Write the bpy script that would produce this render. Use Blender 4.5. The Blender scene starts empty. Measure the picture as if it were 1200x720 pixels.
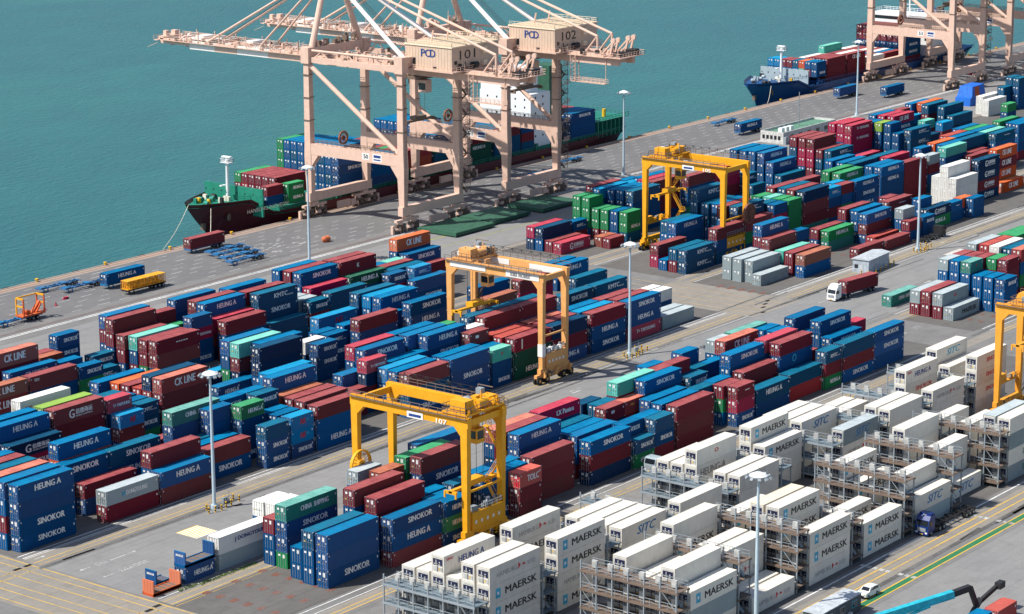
import bpy, math, random
from mathutils import Vector, Matrix
random.seed(11)
S = bpy.context.scene
COL = S.collection
R = math.radians

# ------------------------------------------------------------------ camera, sky, sun, exposure
cd = bpy.data.cameras.new('camera'); cam = bpy.data.objects.new('camera', cd); COL.objects.link(cam)
YAW, PITCH, ROLL = R(37.99451), R(13.76295), R(-0.3402)
fw = Vector((math.cos(PITCH)*math.cos(YAW), math.cos(PITCH)*math.sin(YAW), -math.sin(PITCH)))
rt = Vector((math.sin(YAW), -math.cos(YAW), 0)); up = rt.cross(fw)
rt2 = rt*math.cos(ROLL) + up*math.sin(ROLL); up2 = up*math.cos(ROLL) - rt*math.sin(ROLL)
M = Matrix((rt2, up2, -fw)).transposed().to_4x4(); M.translation = Vector((0, 0, 137.312))
cam.matrix_world = M
cd.sensor_width = 36; cd.lens = 2989.87/1200*36; cd.clip_start = 1; cd.clip_end = 20000
S.camera = cam
SUN = Vector((-0.67, 0.40, 1.0)).normalized()
W = bpy.data.worlds.new('World'); S.world = W; W.use_nodes = True
nt = W.node_tree; nt.nodes.clear()
sky = nt.nodes.new('ShaderNodeTexSky'); sky.sky_type = 'NISHITA'; sky.sun_disc = False
sky.sun_elevation = math.asin(SUN.z); sky.sun_rotation = math.atan2(SUN.x, SUN.y) % (2*math.pi)
bg = nt.nodes.new('ShaderNodeBackground'); bg.inputs[1].default_value = 0.11
wo = nt.nodes.new('ShaderNodeOutputWorld')
nt.links.new(sky.outputs[0], bg.inputs[0]); nt.links.new(bg.outputs[0], wo.inputs[0])
sl = bpy.data.lights.new('sun', 'SUN'); sl.energy = 4.7; sl.angle = R(0.5); sl.color = (1.0, 0.955, 0.88)
so = bpy.data.objects.new('sun', sl); COL.objects.link(so); so.rotation_euler = SUN.to_track_quat('Z', 'Y').to_euler(); so.location = (300, 300, 200)
S.view_settings.view_transform = 'Standard'; S.view_settings.look = 'None'
S.view_settings.exposure = 0.42; S.view_settings.gamma = 1.0
S.render.resolution_x = 1024; S.render.resolution_y = 614

# ------------------------------------------------------------------ materials
MAT = {}
def node(nt, t, **k):
    n = nt.nodes.new(t)
    for a, v in k.items(): setattr(n, a, v)
    return n
def base_mat(name, rough=0.6, metal=0.0, spec=0.4):
    m = bpy.data.materials.new(name); m.use_nodes = True; nt = m.node_tree
    b = nt.nodes['Principled BSDF']; b.inputs['Roughness'].default_value = rough; b.inputs['Metallic'].default_value = metal
    b.inputs['Specular IOR Level'].default_value = spec
    MAT[name] = m
    return m, nt, b
def mixc(nt, fac, a, b, blend='MIX'):
    n = node(nt, 'ShaderNodeMix', data_type='RGBA', blend_type=blend)
    for i, v in ((0, fac), (6, a), (7, b)):
        if isinstance(v, (int, float)): n.inputs[i].default_value = v
        elif isinstance(v, tuple): n.inputs[i].default_value = (*v, 1) if len(v) == 3 else v
        else: nt.links.new(v, n.inputs[i])
    return n.outputs[2]
def ramp(nt, src, lo, hi, a=0.0, b=1.0):
    n = node(nt, 'ShaderNodeMapRange'); n.inputs[1].default_value = lo; n.inputs[2].default_value = hi
    n.inputs[3].default_value = a; n.inputs[4].default_value = b
    nt.links.new(src, n.inputs[0]); return n.outputs[0]
def noise(nt, scale, detail=3, vec=None, rough=0.55):
    n = node(nt, 'ShaderNodeTexNoise'); n.inputs['Scale'].default_value = scale; n.inputs['Detail'].default_value = detail
    n.inputs['Roughness'].default_value = rough
    if vec is not None: nt.links.new(vec, n.inputs['Vector'])
    return n.outputs['Fac']
def coords(nt, kind='Object', sc=(1, 1, 1)):
    t = node(nt, 'ShaderNodeTexCoord'); m = node(nt, 'ShaderNodeMapping'); m.inputs['Scale'].default_value = sc
    nt.links.new(t.outputs[kind], m.inputs['Vector']); return m.outputs['Vector']
def world_coords(nt, sc=(1, 1, 1)):
    t = node(nt, 'ShaderNodeNewGeometry'); m = node(nt, 'ShaderNodeMapping'); m.inputs['Scale'].default_value = sc
    nt.links.new(t.outputs['Position'], m.inputs['Vector']); return m.outputs['Vector']
def hsv_random(nt, col, dv=0.12, ds=0.06, dh=0.008):
    oi = node(nt, 'ShaderNodeObjectInfo')
    h = node(nt, 'ShaderNodeHueSaturation')
    nt.links.new(ramp(nt, oi.outputs['Random'], 0, 1, 1-dv, 1+dv), h.inputs['Value'])
    w = node(nt, 'ShaderNodeTexWhiteNoise', noise_dimensions='1D'); nt.links.new(oi.outputs['Random'], w.inputs['W'])
    nt.links.new(ramp(nt, w.outputs['Value'], 0, 1, 0.5-dh, 0.5+dh), h.inputs['Hue'])
    nt.links.new(ramp(nt, w.outputs['Value'], 0, 1, 1+ds, 1-ds*3), h.inputs['Saturation'])
    nt.links.new(col, h.inputs['Color']); return h.outputs['Color']
def steel_paint(name, c, rough=0.5, chalk=0.35, rust=0.5, spec=0.4, vary=0.12, top=(0.5, 0.5, 0.5), topf=0.0):
    """weathered paint: upward faces mixed towards a top colour, faded patches, rust specks and streaks"""
    m, nt, b = base_mat(name, rough, 0, spec)
    rgb = node(nt, 'ShaderNodeRGB'); rgb.outputs[0].default_value = (*c, 1)
    col = hsv_random(nt, rgb.outputs[0], vary) if vary else rgb.outputs[0]
    v = world_coords(nt)
    fade = tuple(min(1, x*1.45+0.004) for x in c)
    n1 = noise(nt, 0.7, 4, v)
    col = mixc(nt, ramp(nt, n1, 0.40, 0.75, 0, chalk), col, fade)
    vs = world_coords(nt, (3.5, 3.5, 0.22))
    n2 = noise(nt, 1.0, 3, vs)
    col = mixc(nt, ramp(nt, n2, 0.58, 0.80, 0, 0.35*rust), col, (0.10, 0.045, 0.022))
    n3 = noise(nt, 2.6, 5, v, 0.7)
    col = mixc(nt, ramp(nt, n3, 0.66, 0.72, 0, rust), col, (0.13, 0.05, 0.022))
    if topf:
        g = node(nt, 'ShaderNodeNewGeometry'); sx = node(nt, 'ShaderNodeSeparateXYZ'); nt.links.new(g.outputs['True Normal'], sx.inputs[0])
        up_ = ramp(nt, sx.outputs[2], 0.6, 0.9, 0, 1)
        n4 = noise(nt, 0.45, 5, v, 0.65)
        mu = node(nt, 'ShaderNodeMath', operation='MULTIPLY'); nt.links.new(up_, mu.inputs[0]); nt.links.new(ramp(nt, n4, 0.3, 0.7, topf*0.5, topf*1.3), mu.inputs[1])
        col = mixc(nt, mu.outputs[0], col, top)  # upward faces take the separate top colour, unevenly by noise
    nt.links.new(col, b.inputs['Base Color'])
    nt.links.new(ramp(nt, n1, 0.3, 0.7, rough-0.08, rough+0.14), b.inputs['Roughness'])
    return m
def plain(name, c, rough=0.6, metal=0.0, spec=0.4, var=0.25, scale=1.2):
    m, nt, b = base_mat(name, rough, metal, spec)
    n1 = noise(nt, scale, 4, world_coords(nt))
    col = mixc(nt, ramp(nt, n1, 0.3, 0.7, 0, 1), tuple(x*(1-var) for x in c), tuple(min(1, x*(1+var)) for x in c))
    nt.links.new(col, b.inputs['Base Color']); return m

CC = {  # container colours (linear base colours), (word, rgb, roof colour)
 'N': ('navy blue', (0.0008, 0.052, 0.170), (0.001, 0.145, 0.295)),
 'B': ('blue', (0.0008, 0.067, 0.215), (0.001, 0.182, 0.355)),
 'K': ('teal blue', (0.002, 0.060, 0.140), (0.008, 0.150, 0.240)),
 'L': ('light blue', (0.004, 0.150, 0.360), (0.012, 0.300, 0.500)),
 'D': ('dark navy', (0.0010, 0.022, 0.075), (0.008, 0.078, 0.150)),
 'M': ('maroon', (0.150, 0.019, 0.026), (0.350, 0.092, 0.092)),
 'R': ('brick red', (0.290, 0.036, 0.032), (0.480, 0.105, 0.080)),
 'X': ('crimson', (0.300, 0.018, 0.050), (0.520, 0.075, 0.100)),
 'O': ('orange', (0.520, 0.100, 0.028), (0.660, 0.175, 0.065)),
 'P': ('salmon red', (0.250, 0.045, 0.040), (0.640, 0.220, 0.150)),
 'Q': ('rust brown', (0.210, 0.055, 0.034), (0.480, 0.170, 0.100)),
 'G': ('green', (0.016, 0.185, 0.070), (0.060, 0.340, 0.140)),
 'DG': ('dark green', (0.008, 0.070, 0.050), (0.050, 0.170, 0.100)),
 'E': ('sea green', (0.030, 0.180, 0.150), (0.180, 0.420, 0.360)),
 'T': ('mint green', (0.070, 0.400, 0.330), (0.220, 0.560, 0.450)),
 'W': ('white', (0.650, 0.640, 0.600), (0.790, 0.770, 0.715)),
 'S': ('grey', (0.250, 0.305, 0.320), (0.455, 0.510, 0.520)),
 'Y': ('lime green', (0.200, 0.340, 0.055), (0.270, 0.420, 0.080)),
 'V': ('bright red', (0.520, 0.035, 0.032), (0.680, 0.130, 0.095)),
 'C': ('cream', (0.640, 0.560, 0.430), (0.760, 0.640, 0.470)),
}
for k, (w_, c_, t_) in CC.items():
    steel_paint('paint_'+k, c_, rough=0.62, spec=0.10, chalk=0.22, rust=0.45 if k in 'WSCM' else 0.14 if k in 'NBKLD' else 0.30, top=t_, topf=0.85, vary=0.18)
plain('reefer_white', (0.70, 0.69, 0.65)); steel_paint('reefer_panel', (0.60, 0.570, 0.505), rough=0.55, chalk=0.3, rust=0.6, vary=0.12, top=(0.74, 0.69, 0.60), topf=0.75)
steel_paint('reefer_frame', (0.62, 0.55, 0.45), rough=0.55, rust=0.9, vary=0.06)
plain('fan_dark', (0.012, 0.016, 0.05), 0.5); plain('unit_grey', (0.42, 0.42, 0.40), 0.5)
plain('white_mark', (0.74, 0.74, 0.72), 0.6, var=0.12); plain('yellow_mark', (0.72, 0.42, 0.02), 0.6, var=0.1)
plain('hardware', (0.32, 0.34, 0.36), 0.45, 0.3)
plain('ink_black', (0.016, 0.016, 0.02), 0.6); plain('ink_blue', (0.012, 0.045, 0.20), 0.6); plain('ink_red', (0.50, 0.018, 0.03), 0.6)
plain('ink_grey', (0.20, 0.20, 0.21), 0.6); plain('ink_cyan', (0.03, 0.34, 0.52), 0.5); plain('ink_sitc', (0.006, 0.15, 0.36), 0.5)
plain('ink_green', (0.02, 0.16, 0.09), 0.6); plain('ink_gold', (0.62, 0.30, 0.03), 0.6)
steel_paint('crane_pink', (0.62, 0.425, 0.335), rough=0.62, chalk=0.3, rust=0.45, vary=0.0)
steel_paint('crane_white', (0.74, 0.70, 0.66), rough=0.5, chalk=0.2, rust=0.3, vary=0.0)
steel_paint('crane_orange', (0.66, 0.325, 0.105), rough=0.62, chalk=0.4, rust=0.55, vary=0.0)
steel_paint('crane_yellow', (0.70, 0.320, 0.008), rough=0.55, chalk=0.3, rust=0.5, vary=0.0)
steel_paint('roof_cream', (0.80, 0.655, 0.475), rough=0.6, chalk=0.2, rust=0.15, vary=0.0)
steel_paint('rust_steel', (0.150, 0.108, 0.082), rough=0.75, chalk=0.4, rust=0.6, vary=0.0)
steel_paint('galv', (0.24, 0.275, 0.30), rough=0.5, chalk=0.3, rust=0.25, vary=0.0)
steel_paint('mast_blue', (0.42, 0.52, 0.58), rough=0.45, chalk=0.2, rust=0.1, vary=0.0)
steel_paint('deck_slate', (0.115, 0.155, 0.180), rough=0.7, chalk=0.4, rust=0.3, vary=0.0)
steel_paint('truck_blue', (0.008, 0.030, 0.16), rough=0.3, chalk=0.1, rust=0.05, vary=0.0)
steel_paint('chassis_blue', (0.012, 0.13, 0.30), rough=0.5, chalk=0.3, rust=0.5, vary=0.05)
plain('truck_white', (0.78, 0.78, 0.76), 0.35, var=0.05); plain('black_part', (0.018, 0.018, 0.02), 0.6); plain('tyre', (0.016, 0.016, 0.017), 0.85)
plain('glass_dark', (0.010, 0.014, 0.02), 0.12, 0, 0.6, 0.1); plain('tarp_blue', (0.008, 0.12, 0.52), 0.6)
steel_paint('ship_maroon', (0.085, 0.013, 0.020), rough=0.45, chalk=0.3, rust=0.4, vary=0.0); steel_paint('ship_navy', (0.008, 0.062, 0.190), rough=0.4, chalk=0.2, rust=0.3, vary=0.0)
steel_paint('ship_black', (0.014, 0.016, 0.026), rough=0.45, chalk=0.3, rust=0.3, vary=0.0)
steel_paint('ship_green', (0.012, 0.185, 0.125), rough=0.5, chalk=0.35, rust=0.35, vary=0.0); steel_paint('ship_white', (0.74, 0.75, 0.75), rough=0.4, chalk=0.1, rust=0.25, vary=0.0)
steel_paint('ship_grey', (0.30, 0.37, 0.40), rough=0.5, chalk=0.3, rust=0.3, vary=0.0)
steel_paint('hatch_green', (0.026, 0.095, 0.058), rough=0.65, chalk=0.5, rust=0.5, vary=0.0)
plain('roof_green', (0.10, 0.22, 0.15), 0.7); plain('substation_wall', (0.50, 0.50, 0.48), 0.8); plain('concrete_light', (0.50, 0.47, 0.42), 0.85); plain('cabin_grey', (0.36, 0.41, 0.46), 0.6)
plain('roof_grey', (0.42, 0.45, 0.475), 0.6); steel_paint('crane_amber', (0.70, 0.310, 0.030), rough=0.58, chalk=0.3, rust=0.5, vary=0.0); plain('office_dark', (0.055, 0.075, 0.085), 0.55); plain('teal_paint', (0.02, 0.36, 0.46), 0.4)
plain('rope', (0.62, 0.58, 0.48), 0.8); plain('brown_reel', (0.20, 0.075, 0.045), 0.7)
plain('grass_blade', (0.11, 0.16, 0.03), 0.9, var=0.5, scale=6)
plain('rubber', (0.02, 0.02, 0.022), 0.8)

def ground_mat(name, c1, c2, c3, stain=0.5, scale=1.0, rough=0.9, streak=True):
    m, nt, b = base_mat(name, rough, 0, 0.25)
    v = world_coords(nt)
    n1 = noise(nt, 0.045*scale, 5, v, 0.6); n2 = noise(nt, 0.35*scale, 5, v, 0.65); n3 = noise(nt, 3.5, 4, v, 0.7)
    col = mixc(nt, ramp(nt, n1, 0.35, 0.65), c1, c2)
    col = mixc(nt, ramp(nt, n2, 0.50, 0.80, 0, stain), col, c3)
    col = mixc(nt, ramp(nt, n3, 0.35, 0.65, 0, 0.30), col, tuple(x*0.62 for x in c1))
    if streak:   # tyre tracks and repair joints along the driving direction
        vs = world_coords(nt, (0.012, 0.55, 1)); n4 = noise(nt, 1.0, 5, vs, 0.6)
        col = mixc(nt, ramp(nt, n4, 0.56, 0.74, 0, 0.45), col, tuple(x*0.50 for x in c1))
        n5 = noise(nt, 0.8, 4, world_coords(nt, (0.02, 0.8, 1)), 0.6)
        col = mixc(nt, ramp(nt, n5, 0.58, 0.75, 0, 0.35), col, c2)
    br = node(nt, 'ShaderNodeTexBrick'); br.inputs['Scale'].default_value = 0.16; br.inputs['Mortar Size'].default_value = 0.006
    br.inputs['Color1'].default_value = (1, 1, 1, 1); br.inputs['Color2'].default_value = (0.86, 0.86, 0.86, 1); br.inputs['Mortar'].default_value = (0.55, 0.55, 0.55, 1)
    nt.links.new(v, br.inputs['Vector'])
    col = mixc(nt, 0.45, col, br.outputs['Color'], 'MULTIPLY')
    nt.links.new(col, b.inputs['Base Color'])
    bp = node(nt, 'ShaderNodeBump'); bp.inputs['Strength'].default_value = 0.25; bp.inputs['Distance'].default_value = 0.02
    nt.links.new(n3, bp.inputs['Height']); nt.links.new(bp.outputs[0], b.inputs['Normal'])
    return m
ground_mat('asphalt', (0.178, 0.174, 0.170), (0.222, 0.214, 0.205), (0.105, 0.101, 0.097), 0.65)
ground_mat('asphalt_light', (0.222, 0.221, 0.218), (0.255, 0.250, 0.242), (0.155, 0.152, 0.148), 0.55)
ground_mat('asphalt_yard', (0.118, 0.112, 0.106), (0.150, 0.142, 0.132), (0.075, 0.068, 0.062), 0.6)
ground_mat('apron_pavers', (0.150, 0.148, 0.150), (0.172, 0.168, 0.166), (0.118, 0.115, 0.116), 0.5)
ground_mat('concrete_tan', (0.275, 0.248, 0.212), (0.245, 0.228, 0.202), (0.160, 0.148, 0.132), 0.7)
ground_mat('quay_edge_mat', (0.42, 0.30, 0.23), (0.36, 0.30, 0.25), (0.22, 0.16, 0.13), 0.6)
def worn_line(name, c, wear=0.5):
    m, nt, b = base_mat(name, 0.85, 0, 0.2)
    v = world_coords(nt); n = noise(nt, 1.4, 6, v, 0.75); n2 = noise(nt, 0.12, 3, v)
    a = node(nt, 'ShaderNodeMath', operation='ADD'); nt.links.new(n, a.inputs[0]); nt.links.new(ramp(nt, n2, 0.3, 0.7, -0.12, 0.12), a.inputs[1])
    col = mixc(nt, ramp(nt, a.outputs[0], 0.42, 0.66, 0, wear), c, (0.16, 0.155, 0.15))
    nt.links.new(col, b.inputs['Base Color']); return m
worn_line('line_faint', (0.50, 0.50, 0.485), 0.9); worn_line('line_white', (0.72, 0.72, 0.70), 0.55); worn_line('line_yellow', (0.60, 0.38, 0.07), 0.60); worn_line('line_green', (0.02, 0.16, 0.07), 0.25)
worn_line('line_yellow_bright', (0.68, 0.44, 0.04), 0.3); worn_line('line_olive', (0.30, 0.33, 0.04), 0.3); worn_line('skid', (0.085, 0.083, 0.08), 0.9)
worn_line('rust_pad', (0.17, 0.065, 0.045), 0.6); plain('pit_black', (0.008, 0.006, 0.005), 0.9)

def water_mat():
    m, nt, b = base_mat('sea_water', 0.30, 0, 0.22)
    v = world_coords(nt)
    n0 = noise(nt, 0.006, 4, v); n1 = noise(nt, 0.03, 3, world_coords(nt, (1, 1.8, 1)))
    col = mixc(nt, ramp(nt, n0, 0.35, 0.65), (0.008, 0.108, 0.122), (0.015, 0.134, 0.132))
    col = mixc(nt, ramp(nt, n1, 0.35, 0.7, 0, 0.5), col, (0.005, 0.084, 0.102))
    nt.links.new(col, b.inputs['Base Color'])
    a = noise(nt, 0.30, 4, world_coords(nt, (0.8, 1.6, 1)), 0.6); c = noise(nt, 1.1, 4, world_coords(nt, (0.8, 1.5, 1)), 0.6)
    s = node(nt, 'ShaderNodeMath', operation='MULTIPLY_ADD'); nt.links.new(c, s.inputs[0]); s.inputs[1].default_value = 0.45; nt.links.new(a, s.inputs[2])
    bp = node(nt, 'ShaderNodeBump'); bp.inputs['Strength'].default_value = 0.6; bp.inputs['Distance'].default_value = 1.5
    nt.links.new(s.outputs[0], bp.inputs['Height']); nt.links.new(bp.outputs[0], b.inputs['Normal'])
    return m
water_mat()

steel_paint('crane_house', (0.56, 0.42, 0.315), rough=0.65, chalk=0.25, rust=0.35, vary=0.0)
# ------------------------------------------------------------------ mesh building
class MB:
    def __init__(s): s.v = []; s.f = []; s.m = []
    def quad(s, a, b, c, d, mi=0):
        n = len(s.v); s.v += [tuple(a), tuple(b), tuple(c), tuple(d)]; s.f.append((n, n+1, n+2, n+3)); s.m.append(mi)
    def poly(s, pts, mi=0):
        n = len(s.v); s.v += [tuple(p) for p in pts]; s.f.append(tuple(range(n, n+len(pts)))); s.m.append(mi)
    def box(s, x0, x1, y0, y1, z0, z1, mi=0):
        n = len(s.v)
        s.v += [(x0,y0,z0),(x1,y0,z0),(x1,y1,z0),(x0,y1,z0),(x0,y0,z1),(x1,y0,z1),(x1,y1,z1),(x0,y1,z1)]
        for q in ((0,3,2,1),(4,5,6,7),(0,1,5,4),(1,2,6,5),(2,3,7,6),(3,0,4,7)): s.f.append(tuple(n+i for i in q)); s.m.append(mi)
        return s
    def beam(s, p, q, w, h, mi=0, w2=None, h2=None):
        """box section from p to q, w across (horizontal), h the other way; may taper"""
        p, q = Vector(p), Vector(q); d = (q-p).normalized()
        side = d.cross(Vector((0, 0, 1)))
        if side.length < 1e-3: side = Vector((1, 0, 0))
        side.normalize(); u = side.cross(d).normalized()
        w2 = w if w2 is None else w2; h2 = h if h2 is None else h2
        n = len(s.v)
        for c, a, b in ((p, w, h), (q, w2, h2)):
            for i, j in ((-1,-1),(1,-1),(1,1),(-1,1)): s.v.append(tuple(c + side*(i*a/2) + u*(j*b/2)))
        for f in ((0,3,2,1),(4,5,6,7),(0,1,5,4),(1,2,6,5),(2,3,7,6),(3,0,4,7)): s.f.append(tuple(n+i for i in f)); s.m.append(mi)
        return s
    def tube(s, p, q, r, n=8, mi=0, r2=None):
        p, q = Vector(p), Vector(q); d = (q-p).normalized(); a = d.orthogonal().normalized(); b = d.cross(a); r2 = r if r2 is None else r2
        k = len(s.v)
        for c, rr in ((p, r), (q, r2)):
            for i in range(n):
                t = 2*math.pi*i/n; s.v.append(tuple(c + a*(rr*math.cos(t)) + b*(rr*math.sin(t))))
        for i in range(n): j = (i+1) % n; s.f.append((k+i, k+j, k+n+j, k+n+i)); s.m.append(mi)
        s.f.append(tuple(k+i for i in range(n-1, -1, -1))); s.m.append(mi); s.f.append(tuple(k+n+i for i in range(n))); s.m.append(mi)
        return s
    def path(s, pts, r, n=6, mi=0):
        for a, b in zip(pts, pts[1:]): s.tube(a, b, r, n, mi)
        return s
    def rail(s, pts, h=1.05, step=1.8, r=0.04, mi=0, mid=True):
        """hand rail along a polyline"""
        for a, b in zip(pts, pts[1:]):
            a, b = Vector(a), Vector(b); L = (b-a).length; k = max(1, int(L/step))
            s.beam(a+Vector((0,0,h)), b+Vector((0,0,h)), r*2, r*2, mi)
            if mid: s.beam(a+Vector((0,0,h*.5)), b+Vector((0,0,h*.5)), r*1.6, r*1.6, mi)
            for i in range(k+1):
                c = a.lerp(b, i/k); s.beam(c, c+Vector((0,0,h)), r*1.6, r*1.6, mi)
        return s
    def ring(s, c, axis, r0, r1, w, n=24, mi=0):
        c = Vector(c); ax = Vector(axis).normalized(); a = ax.orthogonal().normalized(); b = ax.cross(a); k = len(s.v)
        for i in range(n):
            t = 2*math.pi*i/n; d = a*math.cos(t)+b*math.sin(t)
            for rr, o in ((r0,-w/2),(r1,-w/2),(r1,w/2),(r0,w/2)): s.v.append(tuple(c+d*rr+ax*o))
        for i in range(n):
            j = (i+1) % n
            for e in range(4):
                g = (e+1) % 4; s.f.append((k+4*i+e, k+4*j+e, k+4*j+g, k+4*i+g)); s.m.append(mi)
        return s
    def mesh(s, name, mats, smooth=False):
        me = bpy.data.meshes.new(name); me.from_pydata(s.v, [], s.f)
        for m in mats: me.materials.append(MAT[m] if isinstance(m, str) else m)
        me.polygons.foreach_set('material_index', s.m)
        if smooth: me.polygons.foreach_set('use_smooth', [True]*len(s.f))
        me.update(); return me
    def obj(s, name, mats, parent=None, loc=(0,0,0), rz=0, smooth=False):
        if isinstance(mats, str): mats = [mats]
        o = bpy.data.objects.new(name, s.mesh(name, mats, smooth)); COL.objects.link(o); o.location = loc; o.rotation_euler.z = rz
        if parent: o.parent = parent
        return o
def inst(me, name, parent=None, loc=(0,0,0), rz=0):
    o = bpy.data.objects.new(name, me); COL.objects.link(o); o.location = loc; o.rotation_euler.z = rz
    if parent: o.parent = parent
    return o
def tag(o, label=None, cat=None, group=None, kind=None):
    if label: o['label'] = label
    if cat: o['category'] = cat
    if group: o['group'] = group
    if kind: o['kind'] = kind
    return o
def thing(name, label, cat, loc=(0,0,0), rz=0, group=None):
    o = bpy.data.objects.new(name, None); o.empty_display_size = 0.5; COL.objects.link(o); o.location = loc; o.rotation_euler.z = rz
    return tag(o, label, cat, group)
def clutter(b, x0, x1, y0, y1, z, n, hmax=1.4, mats=(0, 1, 2), size=(.25, 1.0)):
    """motors, boxes, drums and pipes standing on a machinery deck"""
    for k in range(n):
        w, d, h = random.uniform(*size), random.uniform(*size), random.uniform(.25, hmax); x, y = random.uniform(x0, x1-w), random.uniform(y0, y1-d); m = random.choice(mats)
        q = random.random()
        if q < .5: b.box(x, x+w, y, y+d, z, z+h, m)
        elif q < .7: b.tube((x, y, z+h*.5), (x+w, y, z+h*.5), h*.4, 10, m)
        elif q < .88: b.tube((x, y, z), (x, y, z+h*1.6), .06+.05*random.random(), 6, m)
        else: b.beam((x, y, z+h), (x+w*1.8, y+d*.6, z+h*1.1), .10, .10, m)
TXT = {}
def text_mesh(body, width, height, mat, shear=0.0, bold=0.02, face='-y', font=None):
    """lettering fitted into width x height, standing in the XZ plane facing -Y, origin at its lower left"""
    key = (body, width, height, mat, shear, bold, face)
    if key in TXT: return TXT[key]
    cu = bpy.data.curves.new('lettering', 'FONT'); cu.body = body; cu.size = 1; cu.shear = shear; cu.offset = 0 if bold > 0 else bold; cu.resolution_u = 2; cu.fill_mode = 'BOTH'
    ob = bpy.data.objects.new('lettering_tmp', cu); COL.objects.link(ob)
    dg = bpy.context.evaluated_depsgraph_get(); dg.update()
    me = bpy.data.meshes.new_from_object(ob.evaluated_get(dg)); bpy.data.objects.remove(ob)
    xs = [v.co.x for v in me.vertices]; ys = [v.co.y for v in me.vertices]
    if not xs: xs = [0, 1]; ys = [0, 1]
    x0, x1, y0, y1 = min(xs), max(xs), min(ys), max(ys)
    sx, sy = width/max(1e-6, x1-x0), height/max(1e-6, y1-y0)
    for v in me.vertices:
        a, b = (v.co.x-x0)*sx, (v.co.y-y0)*sy
        v.co = {'-y': (a, 0, b), '-x': (0, -a, b), 'z': (a, b, 0), 'zr': (-b, a, 0)}[face]
    if bold > 0:
        vs = [v.co.copy() for v in me.vertices]; fs = [tuple(q.vertices) for q in me.polygons]; n = len(vs); o = min(.07, height*.055)
        V, F = [], []
        for k in range(3):
            off = {'-y': Vector((o*k, -.003*k, o*.5*(k % 2))), '-x': Vector((-.003*k, -o*k, o*.5*(k % 2))), 'z': Vector((o*k, 0, .003*k)), 'zr': Vector((0, o*k, .003*k))}[face]
            V += [tuple(v+off) for v in vs]; F += [tuple(i+n*k for i in f) for f in fs]
        me = bpy.data.meshes.new('lettering'); me.from_pydata(V, [], F)
    me.materials.clear(); me.materials.append(MAT[mat]); me.update(); me.name = 'lettering'
    TXT[key] = me; return me

# ------------------------------------------------------------------ ground, quay, water
QY = 451.5
def sheet(name, x0, x1, y0, y1, z, mat, skew=0.0):
    b = MB(); b.quad((x0,y0,z),(x1,y0,z),(x1,y1,z),(x0,y1,z))
    return tag(b.obj(name, mat), kind='structure')
sheet('ground', -1500, 4000, -2500, QY-0.4, 0.0, 'asphalt')
b = MB(); b.quad((-1500,QY,-6),(4000,QY,-6),(4000,QY,0.12),(-1500,QY,0.12)); b.quad((-1500,QY-0.5,0.12),(-1500,QY,0.12),(4000,QY,0.12),(4000,QY-0.5,0.12))
b.quad((-1500,QY-0.5,-0.2),(4000,QY-0.5,-0.2),(4000,QY-0.5,0.12),(-1500,QY-0.5,0.12)); tag(b.obj('quay_wall_face', 'quay_edge_mat'), kind='structure')
sheet('sea_water', -4000, 9000, QY-3, 12000, -3.0, 'sea_water')
sheet('quay_apron', -1500, 4000, 421.5, 448.3, 0.004, 'apron_pavers')
sheet('quay_edge_strip', -1500, 4000, 448.3, QY-0.5, 0.008, 'quay_edge_mat')
# container yard floors and runways
for nm, x0, x1, y0, y1 in (('left', 259, 470, 304.9, 326), ('left', 259, 470, 330.5, 355), ('left', 280, 474, 361, 381.5), ('front', 258.5, 468, 251.2, 271.5),
                           ('right', 486, 1400, 304.9, 326), ('right', 486, 1400, 330.2, 354), ('right', 486, 1400, 361, 384), ('right', 484, 1400, 251, 271.5),
                           ('reefer', 262, 470, 194, 214), ('reefer', 262, 470, 218.5, 239)):
    sheet('yard_floor', x0, x1, y0, y1, 0.004, 'asphalt_yard')
for x0, x1, y0, y1 in ((259, 1400, 298.9, 303.2), (259, 1400, 268.6, 271.9), (259, 1400, 326.3, 328.2), (259, 1400, 329.4, 330.9), (259, 1400, 355.6, 357.4), (259, 1400, 359.4, 361),
                       (259, 1400, 245.4, 248.4), (259, 1400, 187.2, 191.8), (259, 1400, 383.4, 385.6)):
    sheet('crane_runway', x0, x1, y0, y1, 0.008, 'concrete_tan')
sheet('cross_road', 244.2, 258.6, 100, 430, 0.012, 'concrete_tan')
sheet('cross_road', 466, 486, 296, 330, 0.012, 'concrete_tan')
sheet('cross_road', 471, 487, 330, 372, 0.012, 'asphalt')
sheet('service_road', 259, 1400, 273.4, 296.8, 0.006, 'asphalt_light')
sheet('service_road', -600, 1400, 60, 182.6, 0.006, 'asphalt_light')
sheet('service_road', -300, 1400, 386.5, 411.5, 0.006, 'asphalt_light')
sheet('service_road', -600, 244.0, 60, 430, 0.008, 'asphalt')
random.seed(3)
b = MB()      # sealed patches and utility cuts in the roads
for x0, x1, y0, y1 in ((300, 318, 280, 284), (352, 381, 276, 281.5), (402, 428, 284, 289), (330, 333, 274, 296), (441, 452, 274.5, 281), (500, 524, 275, 283), (262, 300, 395, 403), (420, 460, 390, 396),
                       (560, 620, 396, 402), (640, 700, 388, 393), (286, 306, 150, 158), (330, 360, 120, 150)):
    b.quad((x0,y0,0.016),(x1,y0,0.016),(x1,y1,0.016),(x0,y1,0.016))
tag(b.obj('road_patches', 'asphalt'), kind='structure')
def lines(name, segs, mat, z=0.020):
    b = MB()
    for x0, y0, x1, y1, w in segs:
        d = Vector((x1-x0, y1-y0, 0)).normalized(); n = Vector((-d.y, d.x, 0))*(w/2)
        a, c = Vector((x0,y0,z)), Vector((x1,y1,z)); b.quad(a-n, c-n, c+n, a+n)
    return tag(b.obj(name, mat), kind='structure')
LW = []
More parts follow.
